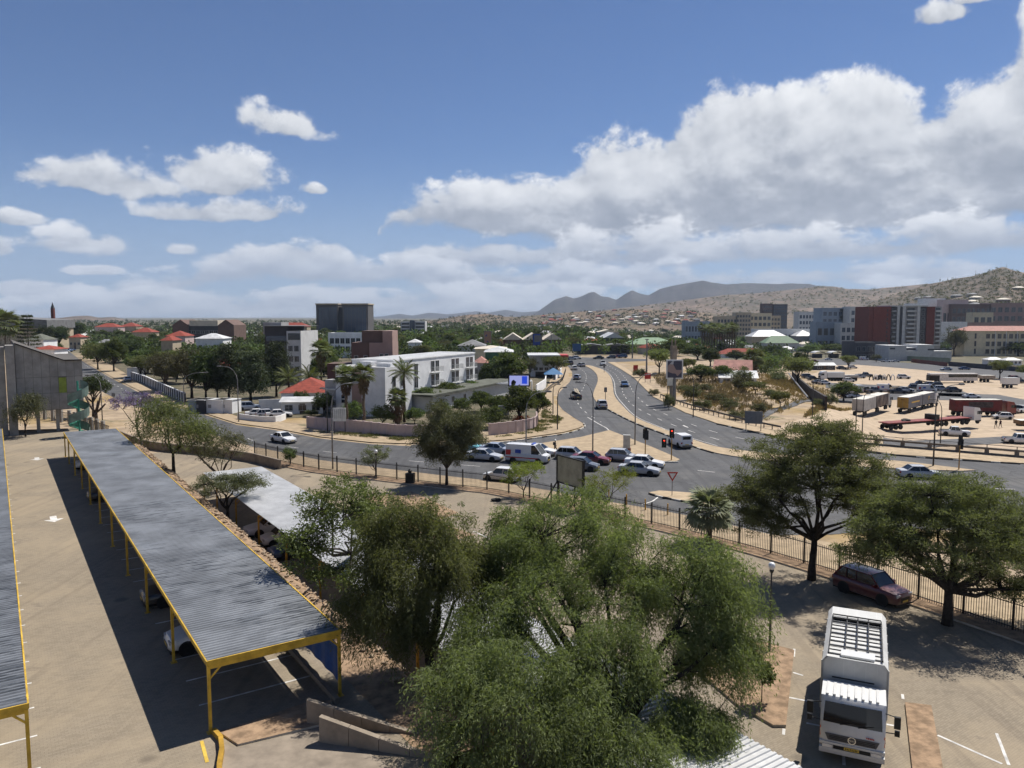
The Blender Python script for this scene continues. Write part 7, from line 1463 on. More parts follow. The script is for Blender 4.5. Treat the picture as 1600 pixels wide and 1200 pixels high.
def saw(label, px0, px1, y, eave, ridge, n, dep, wm, rm):
    e, w, h = B(label, px0, px1, y, eave, dep, 0, 'warehouse', 'warehouse'); block(e, 0, w, 0.6, dep, 0, h, wm); rh = px_h(px0, y, ridge) - px_h(px0, y, eave)
    for k in range(n):
        a, c = w * k / n, w * (k + 1) / n; m_ = (a + c) / 2; MB().add([(a, 0, h), (m_, 0, h + rh), (c, 0, h), (a, dep, h), (m_, dep, h + rh), (c, dep, h)], [(0, 1, 4, 3), (1, 2, 5, 4), (0, 2, 1), (3, 4, 5)]).build('roof', rm, e)
saw('big warehouse with wavy cream roofs behind the poster board', 786, 880, 380, 531, 521, 3, 30, WDB, R_CREAM); saw('grey and white workshop roofs beyond the far junction', 944, 976, 420, 528, 520, 1, 26, WDARK, R_TIN); saw('low dark workshop with a bright roof edge beyond the far junction', 905, 985, 360, 540, 537, 2, 12, WDARK, R_GREY); saw('pale long shed roof among trees beyond the highway', 935, 968, 520, 519, 515, 1, 20, WGREY, R_CREAM)
# -- larger blocks left and centre
e, w, h = B('twin dark-glazed government block on the skyline', 494, 575, 620, 476, 30, name='office_block'); block(e, 0, w * 0.42, 0, 25, 0, h, WGOV); block(e, w * 0.42 + 0.02, w * 0.5, 3, 25, 0, h - 2, WDARK); block(e, w * 0.5 + 0.02, w, 0, 25, 0, h, WGOV); windows(e, 'f', w, 25, 5, 7, w * 0.05, w * 0.40, 3.5, h - 2.0, w * 0.066, 3.0, WINB, POLE_D, 1); windows(e, 'f', w, 25, 6, 7, w * 0.535, w * 0.965, 3.5, h - 2.0, w * 0.066, 3.0, WINB, POLE_D, 1)
MB().box(-0.5, w * 0.43, -0.6, 25.5, h, h + 1).box(w * 0.49, w + 0.5, -0.6, 25.5, h, h + 1).build('roof_edge', WSAND, e); MB().box(w * 0.5, w + 6, -12, -0.8, 0, 5).build('podium', WW, e)
e, w, h = B('grey modern apartment block behind the casuarinas', 412, 472, 200, 517, 14, R(-6), name='apartment_block'); block(e, 0, w * 0.62, 0.3, 12, 0, h + 1.2, WDARK); block(e, w * 0.62 + 0.02, w, -0.5, 12, 0, h, WLG); flat_roof(e, -0.3, w + 0.3, -0.6, 12.3, h + 1.25, R_GREY, 0.0, WLG)
for k in range(4): [link('window', win_mesh(w * 0.11, h * 0.10, WIN, FRW, 2), e, (w * u, -0.503, h * (0.06 + 0.19 * k))) for u in (0.72, 0.88)]
for k in range(5): MB().box(w * 0.04, w * 0.6, 0.2, 0.29, h * (0.06 + 0.19 * k), h * (0.15 + 0.19 * k)).build('window_band', WINB, e)
MB().box(w * 0.66, w * 0.98, -0.56, -0.5, h - 2.3, h - 0.6).build('loggia', WIN, e); MB().box(-2, 3, 4, 9, h - 1, h + 2.2).build('roof_house', WGREY, e)
e, w, h = B('white office with dark window bands left of the brown tower', 512, 565, 330, 522, 14, name='office_block'); block(e, 0, w, 0, 12, 0, h, WW); windows(e, 'f', w, 12, 6, 2, 0.5, w - 0.5, h - 7.5, h - 0.5, 1.7, 2.2, WIN, FRW, 1); flat_roof(e, 0, w, 0, 12, h, R_GREY, 0.5, WW)
e, w, h = B('pale striped office with a blue glass core on the plain', 626, 664, 700, 502, 16, name='office_block'); block(e, 0, w * 0.38, 0, 16, 0, h, WLG); block(e, w * 0.38 + 0.02, w * 0.58, -1, 16, 0, h + 1, WINB, 'glass_core'); block(e, w * 0.58 + 0.02, w, 0, 16, 0, h, WLG); [MB().box(x0, x1, -0.15, 0, z, z + 1.5).build('window', WIN, e) for z in (h - 3, h - 6, h - 9) for x0, x1 in ((0.8, w * 0.36), (w * 0.61, w - 0.8))]
e, w, h = B('brown twin-gabled building with a white clad centre on the left skyline', 270, 366, 420, 508, 20, name='office_block'); block(e, w * 0.2, w * 0.82, 0, 16, 0, h - 0.5, WDARK); MB().box(w * 0.27, w * 0.73, -0.4, 15, h - 0.45, h + 2.6).build('clad_roof', R_CREAM, e); windows(e, 'f', w, 16, 8, 3, w * 0.22, w * 0.8, 1.5, h - 1, 2.0, 1.6, WIN, FRW, 1)
for a, c in ((0.0, 0.26), (0.74, 1.0)): MB().add([(w * a, -1, 0), (w * c, -1, 0), (w * c, -1, h), (w * (a + c) / 2, -1, h + 3), (w * a, -1, h), (w * a, 18, 0), (w * c, 18, 0), (w * c, 18, h), (w * (a + c) / 2, 18, h + 3), (w * a, 18, h)], [(0, 1, 2, 3, 4), (9, 8, 7, 6, 5), (1, 6, 7, 2), (2, 7, 8, 3), (3, 8, 9, 4), (4, 9, 5, 0)]).build('gable_wing', WDB, e)
e, w, h = B('long dark-roofed hall at the left photo edge', -60, 73, 420, 500, 20, name='hall'); block(e, 0, w, 0, 25, 0, h * 0.72, WSAND); MB().add([(-0.5, -1, h * 0.72), (w + 0.5, -1, h * 0.72), (w + 0.5, 26, h * 0.72), (-0.5, 26, h * 0.72), (-0.5, -1, h + 3), (w + 0.5, -1, h), (w + 0.5, 26, h), (-0.5, 26, h + 3)], [(0, 1, 5, 4), (1, 2, 6, 5), (2, 3, 7, 6), (3, 0, 4, 7), (4, 5, 6, 7)]).build('roof', R_GREY, e)
p = at(83, 560); e = empty('church_tower', p, 0, 'slender dark red church tower with a pointed spire on the left skyline', 'tower'); h = px_h(83, 560, 482) - p.z; MB().box(-1.0, 1.0, -1.0, 1.0, 0, h).build('shaft', wall('tower_red', (0.13, 0.035, 0.028)), e); MB().add([(-1.0, -1.0, h), (1.0, -1.0, h), (1.0, 1.0, h), (-1.0, 1.0, h), (0, 0, h + 4.6)], [(0, 1, 4), (1, 2, 4), (2, 3, 4), (3, 0, 4)]).build('spire', WDARK, e)
# -- right: the town centre
def slab(label, px0, px1, y, top, dep, wm, cols, rows, glass=WIN, ww=1.6, wh=1.6, ang=0.0, roofm=None, z0=1.5, name='office_block', side=True):
    e, w, h = B(label, px0, px1, y, top, dep, ang, name); block(e, 0, w, 0, dep, 0, h, wm); z0 = h * 0.08 if rows > 1 else h * 0.3; windows(e, 'f', w, dep, cols, rows, 0.6, w - 0.6, z0, h - 0.2, (w - 1.2) / cols * (0.66 if cols > 1 else 0.2), (h - z0) / rows * 0.55, glass, FRW, 1); flat_roof(e, 0, w, 0, dep, h, roofm or R_GREY, 0.6, wm); return e, w, h
e, w, h = B('red-brown and grey apartment tower with stacked balconies', 1358, 1472, -557, 479, 24, R(0), name='apartment_tower'); sl_ = [(0.0, 0.06, WRED, 0.4), (0.06, 0.30, WRED, 0.0), (0.30, 0.385, WDARK, 0.8), (0.385, 0.42, WLG, 0.0), (0.42, 0.46, WDARK, 0.6), (0.46, 0.5, WLG, 0.0), (0.5, 0.66, WGREY, 1.0), (0.66, 0.70, WLG, 0.0), (0.70, 0.79, WDARK, 0.6), (0.79, 0.9, WRED, 0.0), (0.9, 1.0, WGREY, 0.6)]
for a, c, m, yo in sl_: block(e, w * a + 0.01, w * c - 0.01, yo, 22, 0, h - (0.6 if m is WDARK else 0), m, 'facade_bay')
MB().box(w * 0.3, w * 0.8, -0.1, 22.2, h, h + 0.8).build('roof_edge', WLG, e)
for j in range(9):
    z = h * 0.22 + j * (h * 0.76) / 9
    for a, c in ((0.51, 0.65), (0.905, 0.99), (0.31, 0.375)):
        bo = MB().box(w * (a + 0.02 * (j % 2)), w * c, -0.5, 0.55, z, z + h * 0.03).build('balcony', WLG if a > 0.4 else WGREY, e); link('window', win_mesh(w * (c - a) * 0.7, h * 0.045, WIN, WDARK, 1), e, (w * (a + c) / 2, 1.0 if 0.5 < a < 0.6 else 0.55 if a > 0.6 else 0.75, z + h * 0.033))
    link('window', win_mesh(w * 0.018, h * 0.05, WIN, WRED, 0), e, (w * 0.25, -0.003, z)); link('window', win_mesh(w * 0.04, 1.4, WIN, FRW, 0), e, (w * 0.745, 0.597, z + 0.5))
e, w, h = B('long pale grey podium wall with stepped top below the tower', 1391, 1490, -564, 540, 20, R(0), name='podium'); block(e, 0, w, 0, 18, 0, h * 0.66, WLG); block(e, 0, w * 0.28, 0.2, 18, h * 0.66, h, WLG, 'upper_wall'); block(e, w * 0.28, w * 0.46, 2, 18, h * 0.66, h * 0.86, WLG, 'upper_wall'); block(e, w * 0.46, w * 0.72, 0.3, 18, h * 0.66, h * 1.05, WLG, 'upper_wall'); MB().box(w * 0.02, w * 0.1, 0.12, 0.2, h * 0.76, h * 0.86).box(w * 0.29, w * 0.45, 1.9, 2.0, h * 0.72, h * 0.82).box(w * 0.62, w * 1.0, 0.1, 0.29, h * 0.7, h * 0.8).build('opening', WDARK, e)
slab('dark low podium at the foot of the red wing', 1338, 1390, -562, 536, 20, WDARK, 6, 2, WIN, 3, 1.2)
e, w, h = B('three-storey cream block with a red hipped roof at the right edge', 1508, 1640, -556, 517, 16, R(0), name='school_block'); block(e, 0, w * 0.24, -0.6, 14, 0, h, WCREAM); block(e, w * 0.24 + 0.01, w, 0, 14, 0, h, WCREAM, 'long_wall'); hip_roof(e, 0, w, -0.6, 14, h, 3.4, R_PINK, 0.8); windows(e, 'f', w, 14, 11, 3, w * 0.25, w, h * 0.1, h, w * 0.045, h * 0.18, WIN, FRW, 2); [link('window', win_mesh(w * 0.02, h * 0.2, WDARK, WBROWN, 0), e, (w * 0.13, -0.603, h * (0.1 + 0.3 * k))) for k in range(3)]
for k in range(6): MB().box(w * (0.24 + 0.13 * k) - 0.15, w * (0.24 + 0.13 * k) + 0.15, -0.35, -0.01, 0, h).build('pilaster', WW, e)
slab('pale mural wall block between tower and cream block', 1471, 1512, -545, 504, 16, WW, 1, 1, WIN, 0.8, 0.8); slab('brick and cream office behind the cream block', 1510, 1650, -543, 505, 18, WBROWN, 12, 2, WIN, 2, 1.6); slab('cream stepped block behind the brick office', 1520, 1552, -536, 489, 12, WCREAM, 3, 3, WIN, 2, 1.4)
slab('dark brown terraced office on the slope, left part', 1486, 1548, -533, 476, 20, WDB, 8, 4, WIN, 2.2, 1.8); slab('brown office with a glass stair on the slope, right edge', 1546, 1620, -533, 474, 20, WBROWN, 7, 4, WIN, 2, 2.4); slab('white gallery building high on the slope', 1441, 1476, 900, 467, 12, WW, 8, 2, WIN, 2, 1.8); slab('pink long building on the slope beside the white gallery', 1472, 1512, 880, 469, 12, WPINK, 6, 1, WIN, 2, 1.6); slab('low white terrace under the gallery building', 1420, 1448, 860, 475, 12, WW, 7, 1, WIN, 2, 1.6)
slab('blue-grey glass office left of the tower', 1284, 1318, -542, 482, 20, WBLUE, 4, 5, WINB, 3, 1.5); slab('curved stone-fronted office beside the blue glass office', 1312, 1330, -542, 484, 18, WGREY, 1, 1, WIN, 1, 1); slab('white and blue stepped office behind the red tower wing', 1328, 1366, -543, 480, 18, WLG, 5, 5, WINB, 3, 1.5); slab('grey flat block in front of the blue glass office', 1276, 1316, -546, 504, 14, WBLUE, 4, 2, WIN, 2, 1.2); slab('pale grey block with tall windows before the tower', 1314, 1362, -547, 506, 14, WLG, 6, 3, WINB, 2, 1.4); slab('blue panelled hotel block in the town centre', 1248, 1284, -538, 488, 14, WLG, 7, 5, WINB, 2, 1.7)
slab('beige hospital-like block in the town, front wing', 1120, 1152, -533, 495, 16, WSAND, 6, 4, WIN, 1.8, 1.6); slab('beige block with a window grid in the town', 1150, 1174, -533, 489, 16, WSAND, 5, 6, WIN, 1.6, 1.4); slab('beige block with a pale vaulted top in the town', 1170, 1206, -532, 490, 16, WCREAM, 5, 4, WIN, 1.8, 1.6); slab('dark high-rise with pale cap on the town skyline, left', 1192, 1207, -526, 475, 14, WDB, 4, 8, WIN, 1.6, 2); slab('dark glass high-rise on the town skyline, right', 1208, 1230, -526, 476, 14, WDARK, 5, 8, WINB, 1.6, 2); slab('narrow cream block below the high-rises', 1204, 1220, -531, 494, 12, WSAND, 3, 5, WIN, 1.4, 1.4); slab('blue-green low office in the haze, left of the beige blocks', 1070, 1110, 800, 503, 14, WBLUE, 8, 2, WINB, 2, 1.6)
slab('long low white building behind the palm rows', 1180, 1300, -540, 515, 12, WW, 14, 1, WIN, 1.5, 1.2)
# hoarding wall and pale walls along the back road
wall_path('hoarding', 'red-brown hoarding along the back road', [G(1424, 566), G(1480, 573)], 2.0, 0.2, wall('hoarding', (0.20, 0.06, 0.04)), 'wall'); wall_path('yard_wall', 'green-grey yard wall below the podium', [G(1398, 563), G(1440, 565), G(1484, 568)], 3.0, 0.2, wall('yard_green', (0.22, 0.26, 0.2)), 'wall'); wall_path('yard_wall', 'dark mesh-topped yard wall along the back road', [G(1482, 572), G(1540, 577), G(1640, 585)], 2.2, 0.2, WDARK, 'wall')
for px, d, lb in [(1560, G(1560, 570).y, 'white tented stall roof by the cream block, left one'), (1588, G(1588, 571).y, 'white tented stall roof by the cream block, right one')]:
    p = at(px, d); e = empty('market_tent', p, 0, lb, 'canopy'); block(e, -4, 4, 0, 5, 0, 2.6, WW, 'stall_wall'); hip_roof(e, -4, 4, 0, 5, 2.6, 1.2, R_TIN, 0.4, 'canopy_sheet'); windows(e, 'f', 8, 5, 4, 1, -4, 4, 0.9, 2, 1.0, 1.0)
wall_path('ditch_wall', 'dark stone retaining wall of the ditch beside the open lot', [G(1238, 592), G(1252, 608), G(1268, 624), G(1290, 640)], 2.6, 0.5, wall('ditch_stone', (0.055, 0.045, 0.04), 0.2), 'wall')
pp = [G(1232, 590), G(1262, 625)]; tag(MB().tube([Vector((0, 0, 1.6)), pp[1] - pp[0] + Vector((0, 0, 0.6))], 0.22, 8).build('pipe', POLE, loc=pp[0]), 'pale pipe lying along the ditch wall', 'pipe')
# antenna masts on the hill
for px, d, b0, t0, lb in [(1568, 1740, 424, 413, 'antenna mast on the hill summit'), (1521, 1640, 445, 422, 'lattice mast on the hill shoulder'), (1466, 3250, 441, 433, 'thin mast on the far ridge, left of two'), (1478, 3250, 440, 433, 'thin mast on the far ridge, right of two')]:
    zb, zt = px_h(px, d, b0), px_h(px, d, t0); p = at(px, d); p.z = zb - 25; e = empty('antenna_mast', p, 0, lb, 'antenna'); r_ = d / FPX * 0.35; MB().tube([(0, 0, 0), (0, 0, zt - zb + 25)], [r_, r_ * 0.5], 5).build('mast', POLE_D, e); MB().box(-r_ * 2, r_ * 2, -r_, r_, zt - zb + 10, zt - zb + 16).build('antenna_array', POLE_D, e)
# ------------------------------------------------------------------ trees of the middle distance
def proto(kind, seed):
    if kind == 'broad': return leafy(seed, [(0, 0, 4.6, 3.2, 3.1, 2.4), (-1.6, 0.5, 3.9, 1.9, 1.9, 1.6), (1.7, -0.4, 4.2, 1.9, 1.9, 1.7), (0.3, 0.2, 6.3, 1.8, 1.8, 1.2)], 0.22, (0, 0, 1.6), 130, 42, 0.75, (0.42, 0.22), L_MID, 0.7, 0.5, BARK_D, 0.5, twig=0.03)
    if kind == 'dark': return leafy(seed, [(0, 0, 4.6, 3.1, 3.0, 2.6), (-1.4, 0, 3.6, 2.0, 2.0, 1.7), (1.5, 0, 4.0, 2.0, 2.0, 1.8)], 0.22, (0, 0, 1.4), 130, 42, 0.75, (0.42, 0.22), L_DARK, 0.75, 0.5, BARK_D, 0.5, twig=0.03)
    if kind == 'acacia': return leafy(seed, [(0, 0, 4.9, 3.9, 3.6, 1.5), (-1.8, 0, 3.9, 2.0, 2.0, 1.1), (1.9, 0, 4.2, 2.2, 2.0, 1.1)], 0.18, (0, 0, 1.7), 130, 44, 0.7, (0.36, 0.16), L_ACA, 0.45, 0.7, BARK_D, 0.4, twig=0.035)
    if kind == 'brown': return leafy(seed, [(0, 0, 4.6, 3.5, 3.2, 2.6), (-1.8, 0, 3.6, 2.0, 2.0, 1.6), (1.8, 0, 4.4, 2.0, 2.0, 1.8)], 0.2, (0, 0, 1.5), 140, 40, 0.7, (0.34, 0.12), L_BROWN, 0.8, 0.3, BARK, 0.4, twig=0.04)
    if kind == 'cas': return pepper(seed, [(0, 0, 6.0, 2.3, 2.2, 4.6), (0.6, 0, 9.2, 1.4, 1.4, 2.2), (-0.9, 0, 4.2, 1.9, 1.9, 2.6)], 0.2, (0, 0, 2.0), 170, L_CAS, strands=8, per=8, slen=(0.6, 1.4), leaf=(0.42, 0.10), crad=0.4)
    if kind == 'bush': return leafy(seed, [(0, 0, 1.5, 1.9, 1.8, 1.3), (0.9, 0, 1.2, 1.2, 1.2, 0.9), (-0.9, 0.2, 1.1, 1.2, 1.2, 0.9)], 0.1, (0, 0, 0.4), 70, 36, 0.5, (0.26, 0.13), L_GREY, 0.7, 0.4, BARK, 0.4, twig=0.02)
    if kind == 'olive': return leafy(seed, [(0, 0, 1.5, 1.9, 1.8, 1.3), (0.9, 0, 1.2, 1.2, 1.2, 0.9), (-0.9, 0.2, 1.1, 1.2, 1.2, 0.9)], 0.1, (0, 0, 0.4), 70, 36, 0.5, (0.26, 0.13), L_BROWN, 0.7, 0.4, BARK, 0.4, twig=0.02)
    if kind == 'garden': return leafy(seed, [(0, 0, 2.2, 2.2, 2.1, 1.7), (1.2, 0, 1.7, 1.4, 1.3, 1.1)], 0.1, (0, 0, 0.6), 90, 45, 0.5, (0.26, 0.15), L_MID, 0.75, 0.4, BARK_D, 0.45, twig=0.02)
DIM = dict(broad=(6.9, 7.3), dark=(6.7, 7.0), acacia=(8.4, 6.3), brown=(8.0, 7.2), cas=(5.4, 11.4), bush=(4.8, 2.9), olive=(4.8, 2.9), garden=(5.0, 3.9))
PR = {k: [proto(k, 100 + 7 * i + j) for j in range(3)] for i, k in enumerate(DIM)}
rt = random.Random(77)
def mid_tree(px, base, top, wpx, kind, label, group=None, y=None):
    p = G(px, base) if y is None else at(px, y); d = p.y * CP + (CAM_H - p.z) * SP; h = px_h(px, p.y, top) - p.z; w = wpx / FPX * d; dw, dh = DIM[kind]; s = w / dw
    return put_tree({'bush': 'bush', 'olive': 'bush', 'garden': 'garden_shrub', 'cas': 'casuarina_tree', 'acacia': 'acacia_tree', 'dark': 'evergreen_tree', 'brown': 'thorn_tree'}.get(kind, 'broad_tree'), label, p, PR[kind][rt.randrange(3)], rt.uniform(0, 6.28), (s, s * rt.uniform(0.9, 1.1), h / dh), group, 'bush' if kind in ('bush', 'olive', 'garden') else 'tree')
for a in [(358, 628, 532, 58, 'cas', 'tall dark casuarina beside the grey apartment block, left one'), (392, 632, 545, 60, 'cas', 'dark casuarina in the middle of the clump above the parked SUV'), (432, 620, 528, 46, 'cas', 'tall thin casuarina right in front of the grey apartment block'), (340, 625, 560, 40, 'cas', 'lower casuarina at the street side of the clump'),
          (258, 612, 545, 76, 'brown', 'grey-brown leafless-looking thorn tree over the street wall, left one'), (300, 622, 538, 84, 'brown', 'large grey-brown thorn tree over the street wall'), (322, 628, 548, 60, 'dark', 'dark tree between the thorn tree and the casuarinas'), (220, 590, 547, 50, 'broad', 'fresh green tree right of the street fork'), (153, 577, 536, 56, 'acacia', 'spreading green tree in the middle of the tree-lined street'), (178, 580, 530, 40, 'broad', 'tall grey-green tree behind the spreading street tree'), (200, 566, 528, 56, 'dark', 'dark tree clump above the tree-lined street'),
          (92, 545, 508, 34, 'dark', 'dark evergreen at the street below the church tower, left one'), (70, 546, 510, 30, 'dark', 'dark evergreen behind the concrete building roof'), (115, 533, 503, 44, 'dark', 'dark evergreen crown right of the church tower'), (86, 552, 535, 24, 'broad', 'small green street tree beside the red shop roof'),
          (790, 610, 551, 62, 'broad', 'big rounded green tree right of the white hotel'), (768, 612, 566, 40, 'dark', 'dark tree squeezed between hotel and rounded green tree'), (828, 590, 556, 30, 'brown', 'grey-green tree beside the petrol station wall'), (812, 664, 604, 62, 'broad', 'bushy green tree below the bright screen'), (770, 668, 634, 60, 'garden', 'leafy garden shrub mass behind the feathery acacia'), (840, 655, 612, 40, 'broad', 'green tree at the garden corner beside the guard rail'), (868, 590, 556, 44, 'acacia', 'acacia beside the blue tent'),
          (552, 660, 626, 44, 'garden', 'round dark green shrub before the hotel end wall, left one'), (598, 664, 632, 44, 'garden', 'olive-green shrub before the hotel end wall'), (648, 662, 636, 34, 'garden', 'green shrub beside the thick palm trunk'), (506, 650, 612, 34, 'dark', 'dark tree at the hotel drive'), (470, 640, 610, 26, 'dark', 'dark clipped tree beside the white yard wall'), (486, 650, 640, 26, 'garden', 'yellow-green hedge shrub at the driveway'),
          (1250, 578, 548, 22, 'dark', 'tall dark tree rising behind the lot acacia'), (1246, 604, 558, 62, 'acacia', 'broad dark acacia overhanging the ditch wall'), (1215, 597, 574, 42, 'bush', 'pale green bush left of the broad dark acacia'), (1318, 627, 597, 46, 'broad', 'round green tree between the access road and the parked cars'), (1219, 637, 612, 32, 'acacia', 'small umbrella thorn beside the access road bend'), (1325, 577, 555, 32, 'acacia', 'shade tree between the sheds and the back road'), (1562, 592, 563, 44, 'acacia', 'shade tree with red stall on the lot before the cream block'), (1608, 594, 570, 40, 'acacia', 'second shade tree cut by the right photo edge'), (1369, 566, 553, 18, 'brown', 'small scraggy street tree before the dark podium'), (1490, 556, 510, 44, 'brown', 'tall bare grey tree before the mural wall'), (1590, 556, 536, 60, 'broad', 'light green trees in front of the cream block'),
          (1160, 600, 570, 34, 'bush', 'grey-green bush beside the tin roofed shed'), (1158, 612, 585, 40, 'olive', 'brown bush in the dry grass below the sheds'), (1095, 596, 571, 46, 'broad', 'dense green tree right of the dark poster board'), (1074, 585, 560, 30, 'acacia', 'green tree directly behind the dark poster board'), (1030, 585, 545, 56, 'acacia', 'green tree beside the thin highway mast'), (1110, 572, 545, 34, 'dark', 'dark ragged tree before the salmon roofed bungalow'), (1278, 636, 622, 24, 'bush', 'low green bush by the ditch end'), (1296, 634, 612, 30, 'bush', 'grey bush left of the round green tree'),
          (1022, 618, 607, 24, 'olive', 'brown bush right beside the highway pavement'), (1098, 612, 598, 44, 'olive', 'brown thicket below the green tree'), (1120, 630, 612, 44, 'olive', 'dry brown bush on the slope, upper one'), (1140, 640, 620, 40, 'bush', 'grey-green bush on the slope, lower one'), (1098, 640, 622, 40, 'bush', 'grey-green bush behind the highway railing'), (1186, 645, 628, 34, 'olive', 'brown bush by the access road mouth'), (1000, 590, 574, 26, 'bush', 'green roadside bush near the red signs'), (1068, 612, 600, 24, 'bush', 'small bush at the foot of the poster board')]:
    mid_tree(*a)
for a in [(690, 652, 628, 40, 'garden', 'leafy shrub before the low hotel wing, left one'), (722, 648, 622, 46, 'garden', 'leafy shrub before the low hotel wing, middle one'), (752, 644, 612, 44, 'broad', 'green tree before the pergola of the hotel'), (778, 648, 618, 40, 'garden', 'leafy shrub beside the pergola'), (735, 668, 648, 50, 'garden', 'low garden hedge mass behind the pink wall'),
          (664, 640, 606, 50, 'broad', 'green tree hiding the low hotel wing, left one'), (700, 632, 598, 54, 'broad', 'green tree hiding the low hotel wing, middle one'), (738, 622, 596, 44, 'broad', 'green tree hiding the low hotel wing, right one'),
          (1045, 640, 612, 22, 'bush', 'grey bush at the foot of the square mast'), (1080, 625, 600, 40, 'bush', 'wide grey-green bush on the dry slope'), (1150, 655, 640, 36, 'olive', 'brown bush close to the guard rail end'), (1205, 622, 606, 34, 'bush', 'pale bush above the access road'), (1180, 615, 596, 40, 'acacia', 'umbrella thorn on the dry slope below the thick palm'), (1130, 596, 572, 40, 'broad', 'green tree below the tin roofed shed'), (1212, 560, 540, 30, 'dark', 'dark tree beside the green hip-roofed house'), (1262, 556, 540, 40, 'broad', 'green street tree left of the white canopies'), (1300, 553, 538, 44, 'broad', 'green trees right above the white canopies'), (1150, 566, 548, 36, 'dark', 'dark tree right of the town palm row'), (1050, 556, 530, 50, 'broad', 'green tree before the green roofed hall'), (1090, 562, 540, 46, 'dark', 'dark green tree left of the town palm row')]:
    mid_tree(*a)
# conifer at the left edge
e = empty('araucaria_tree', at(42, 300), 0, 'tall tiered dark conifer standing above the concrete building', 'tree'); h = px_h(42, 300, 490) - e.location.z; MB().tube([(0, 0, 0), (0, 0, h)], [0.35, 0.05], 6).build('trunk', BARK_D, e)
rg = np.random.default_rng(5); P_, D_ = [], []
for k in range(2600):
    u = rg.random() ** 0.8; tier = np.floor(u * 11) / 11 + 0.03 * rg.random(); r_ = (4.6 * (1 - tier) + 0.7) * rg.random() ** 0.5 * (1.0 if tier < 0.85 else 1.5); a = rg.random() * 6.283; P_.append((r_ * np.cos(a), r_ * np.sin(a), h * (0.18 + 0.82 * tier) + 0.1 * r_)); D_.append((np.cos(a), np.sin(a), 0.15))
link('crown', leaves(np.array(P_), unit(np.array(D_) + rg.normal(size=(2600, 3)) * 0.4), unit(rg.normal(size=(2600, 3)) + np.array([0, 0, 1])), 0.8, 0.3, 'crown', L_DARK), e)
# palms
def palm_px(label, px, base, top, kind, nfr, fr_px, skirt_px=0.0, name='fan_palm', y=None, tr=0.2, group=None, seed=None):
    p = G(px, base) if y is None else at(px, y); h = px_h(px, p.y, top) - p.z; d = p.y; palm(name, label, p, h, kind, nfr, fr_px / FPX * d / (1.5 if kind == 'fan' else 2.6), seed or int(px), skirt_px / FPX * d, tr, group)
palm_px('skirted fan palm before the hotel wall, left of two tall ones', 542, 668, 588, 'fan', 24, 20, 26); palm_px('skirted fan palm before the hotel wall, right of two tall ones', 569, 670, 586, 'fan', 24, 20, 26); palm_px('feathery queen palm beside the white hotel facade', 632, 660, 582, 'feather', 26, 26, 0, 'feather_palm'); palm_px('stout fan palm with thick brown skirt at the pink wall', 621, 664, 622, 'fan', 26, 17, 34, tr=0.35)
palm_px('spiky palm behind the casuarinas, left of the red roof', 452, 628, 592, 'feather', 26, 26, 0, 'feather_palm'); palm_px('bushy palm crown above the red tiled roof', 483, 612, 590, 'feather', 24, 24, 0, 'feather_palm'); palm_px('tall ragged palm with a brown skirt left of the brown tower', 500, 600, 548, 'fan', 20, 18, 26, y=185); palm_px('thick date palm beside the salmon roofed bungalow', 1177, 585, 561, 'fan', 30, 18, 24, tr=0.7); palm_px('fan palm with yellowish skirt at the left photo edge', 6, 548, 508, 'fan', 26, 26, 40, y=330); palm_px('short palm over the garden wall of the hotel', 690, 640, 622, 'feather', 18, 14, 0, 'feather_palm')
PY_ = G(1122, 553).y
for k in range(14): palm_px('tall slim fan palm in the town palm row, %s from the left' % ordinal(k + 1), 1098 + k * 3.9, 548, 512 + (k % 3) * 2, 'fan', 14, 9, 16, y=PY_ + 8 * (k % 4), tr=0.45, group='row of tall palms in town', seed=300 + k)
p = G(1378, 594); e = empty('tyre_arches', p + Vector((0, 0, 0.05)), R(5), 'row of dark and white half-buried tyre arches on the lot', 'tyre arches')
for k in range(6): MB().tube([(1.6 * k - 4 + 0.7 * math.cos(a), 0, 1.9 * math.sin(a)) for a in [math.pi * i / 8 for i in range(9)]], 0.2, 6).build('arch', TYRE if k % 2 == 0 else WHITE_P, e)
# flowers, flower shrub
put_tree('flower_shrub', 'red flowering shrub behind the white guesthouse board', flat(815, 664), leafy(41, [(0, 0, 0.9, 1.8, 0.8, 0.7)], 0.05, (0, 0, 0.3), 30, 30, 0.3, (0.18, 0.12), L_FLOWER, 0.8, 0.4), cat='bush')
# dry brush and grass on the slope beyond the highway and under the pink wall
def tufts(name, label, regions, n, hmin, hmax, mat, seed, w=0.07, zoff=0.0):
    rg = np.random.default_rng(seed); P_ = []
    for reg in regions:
        poly = [G(*q) for q in reg]; x0, x1 = min(p.x for p in poly), max(p.x for p in poly); y0, y1 = min(p.y for p in poly), max(p.y for p in poly); c = 0; tries = 0
        while c < n and tries < n * 12:
            tries += 1; x, y = rg.uniform(x0, x1), rg.uniform(y0, y1); ins = False
            for i in range(len(poly)):
                a, b2 = poly[i], poly[i - 1]
                if (a.y > y) != (b2.y > y) and x < (b2.x - a.x) * (y - a.y) / (b2.y - a.y) + a.x: ins = not ins
            if ins and mnoise.noise(Vector((x * 0.35, y * 0.35, 1))) > -0.15: P_.append((x, y, T(x, y) + zoff)); c += 1
    P_ = np.repeat(np.array(P_), 7, 0); m = len(P_); P_ = P_ + rg.normal(size=(m, 3)) * np.array([0.14, 0.14, 0]); dv = unit(rg.normal(size=(m, 3)) * 0.45 + np.array([0, 0, 1.0])); me = leaves(P_, dv, unit(rg.normal(size=(m, 3))), rg.uniform(hmin, hmax, (m, 1)), w, name, mat)
    tag(link(name, me), label, None, None, 'stuff')
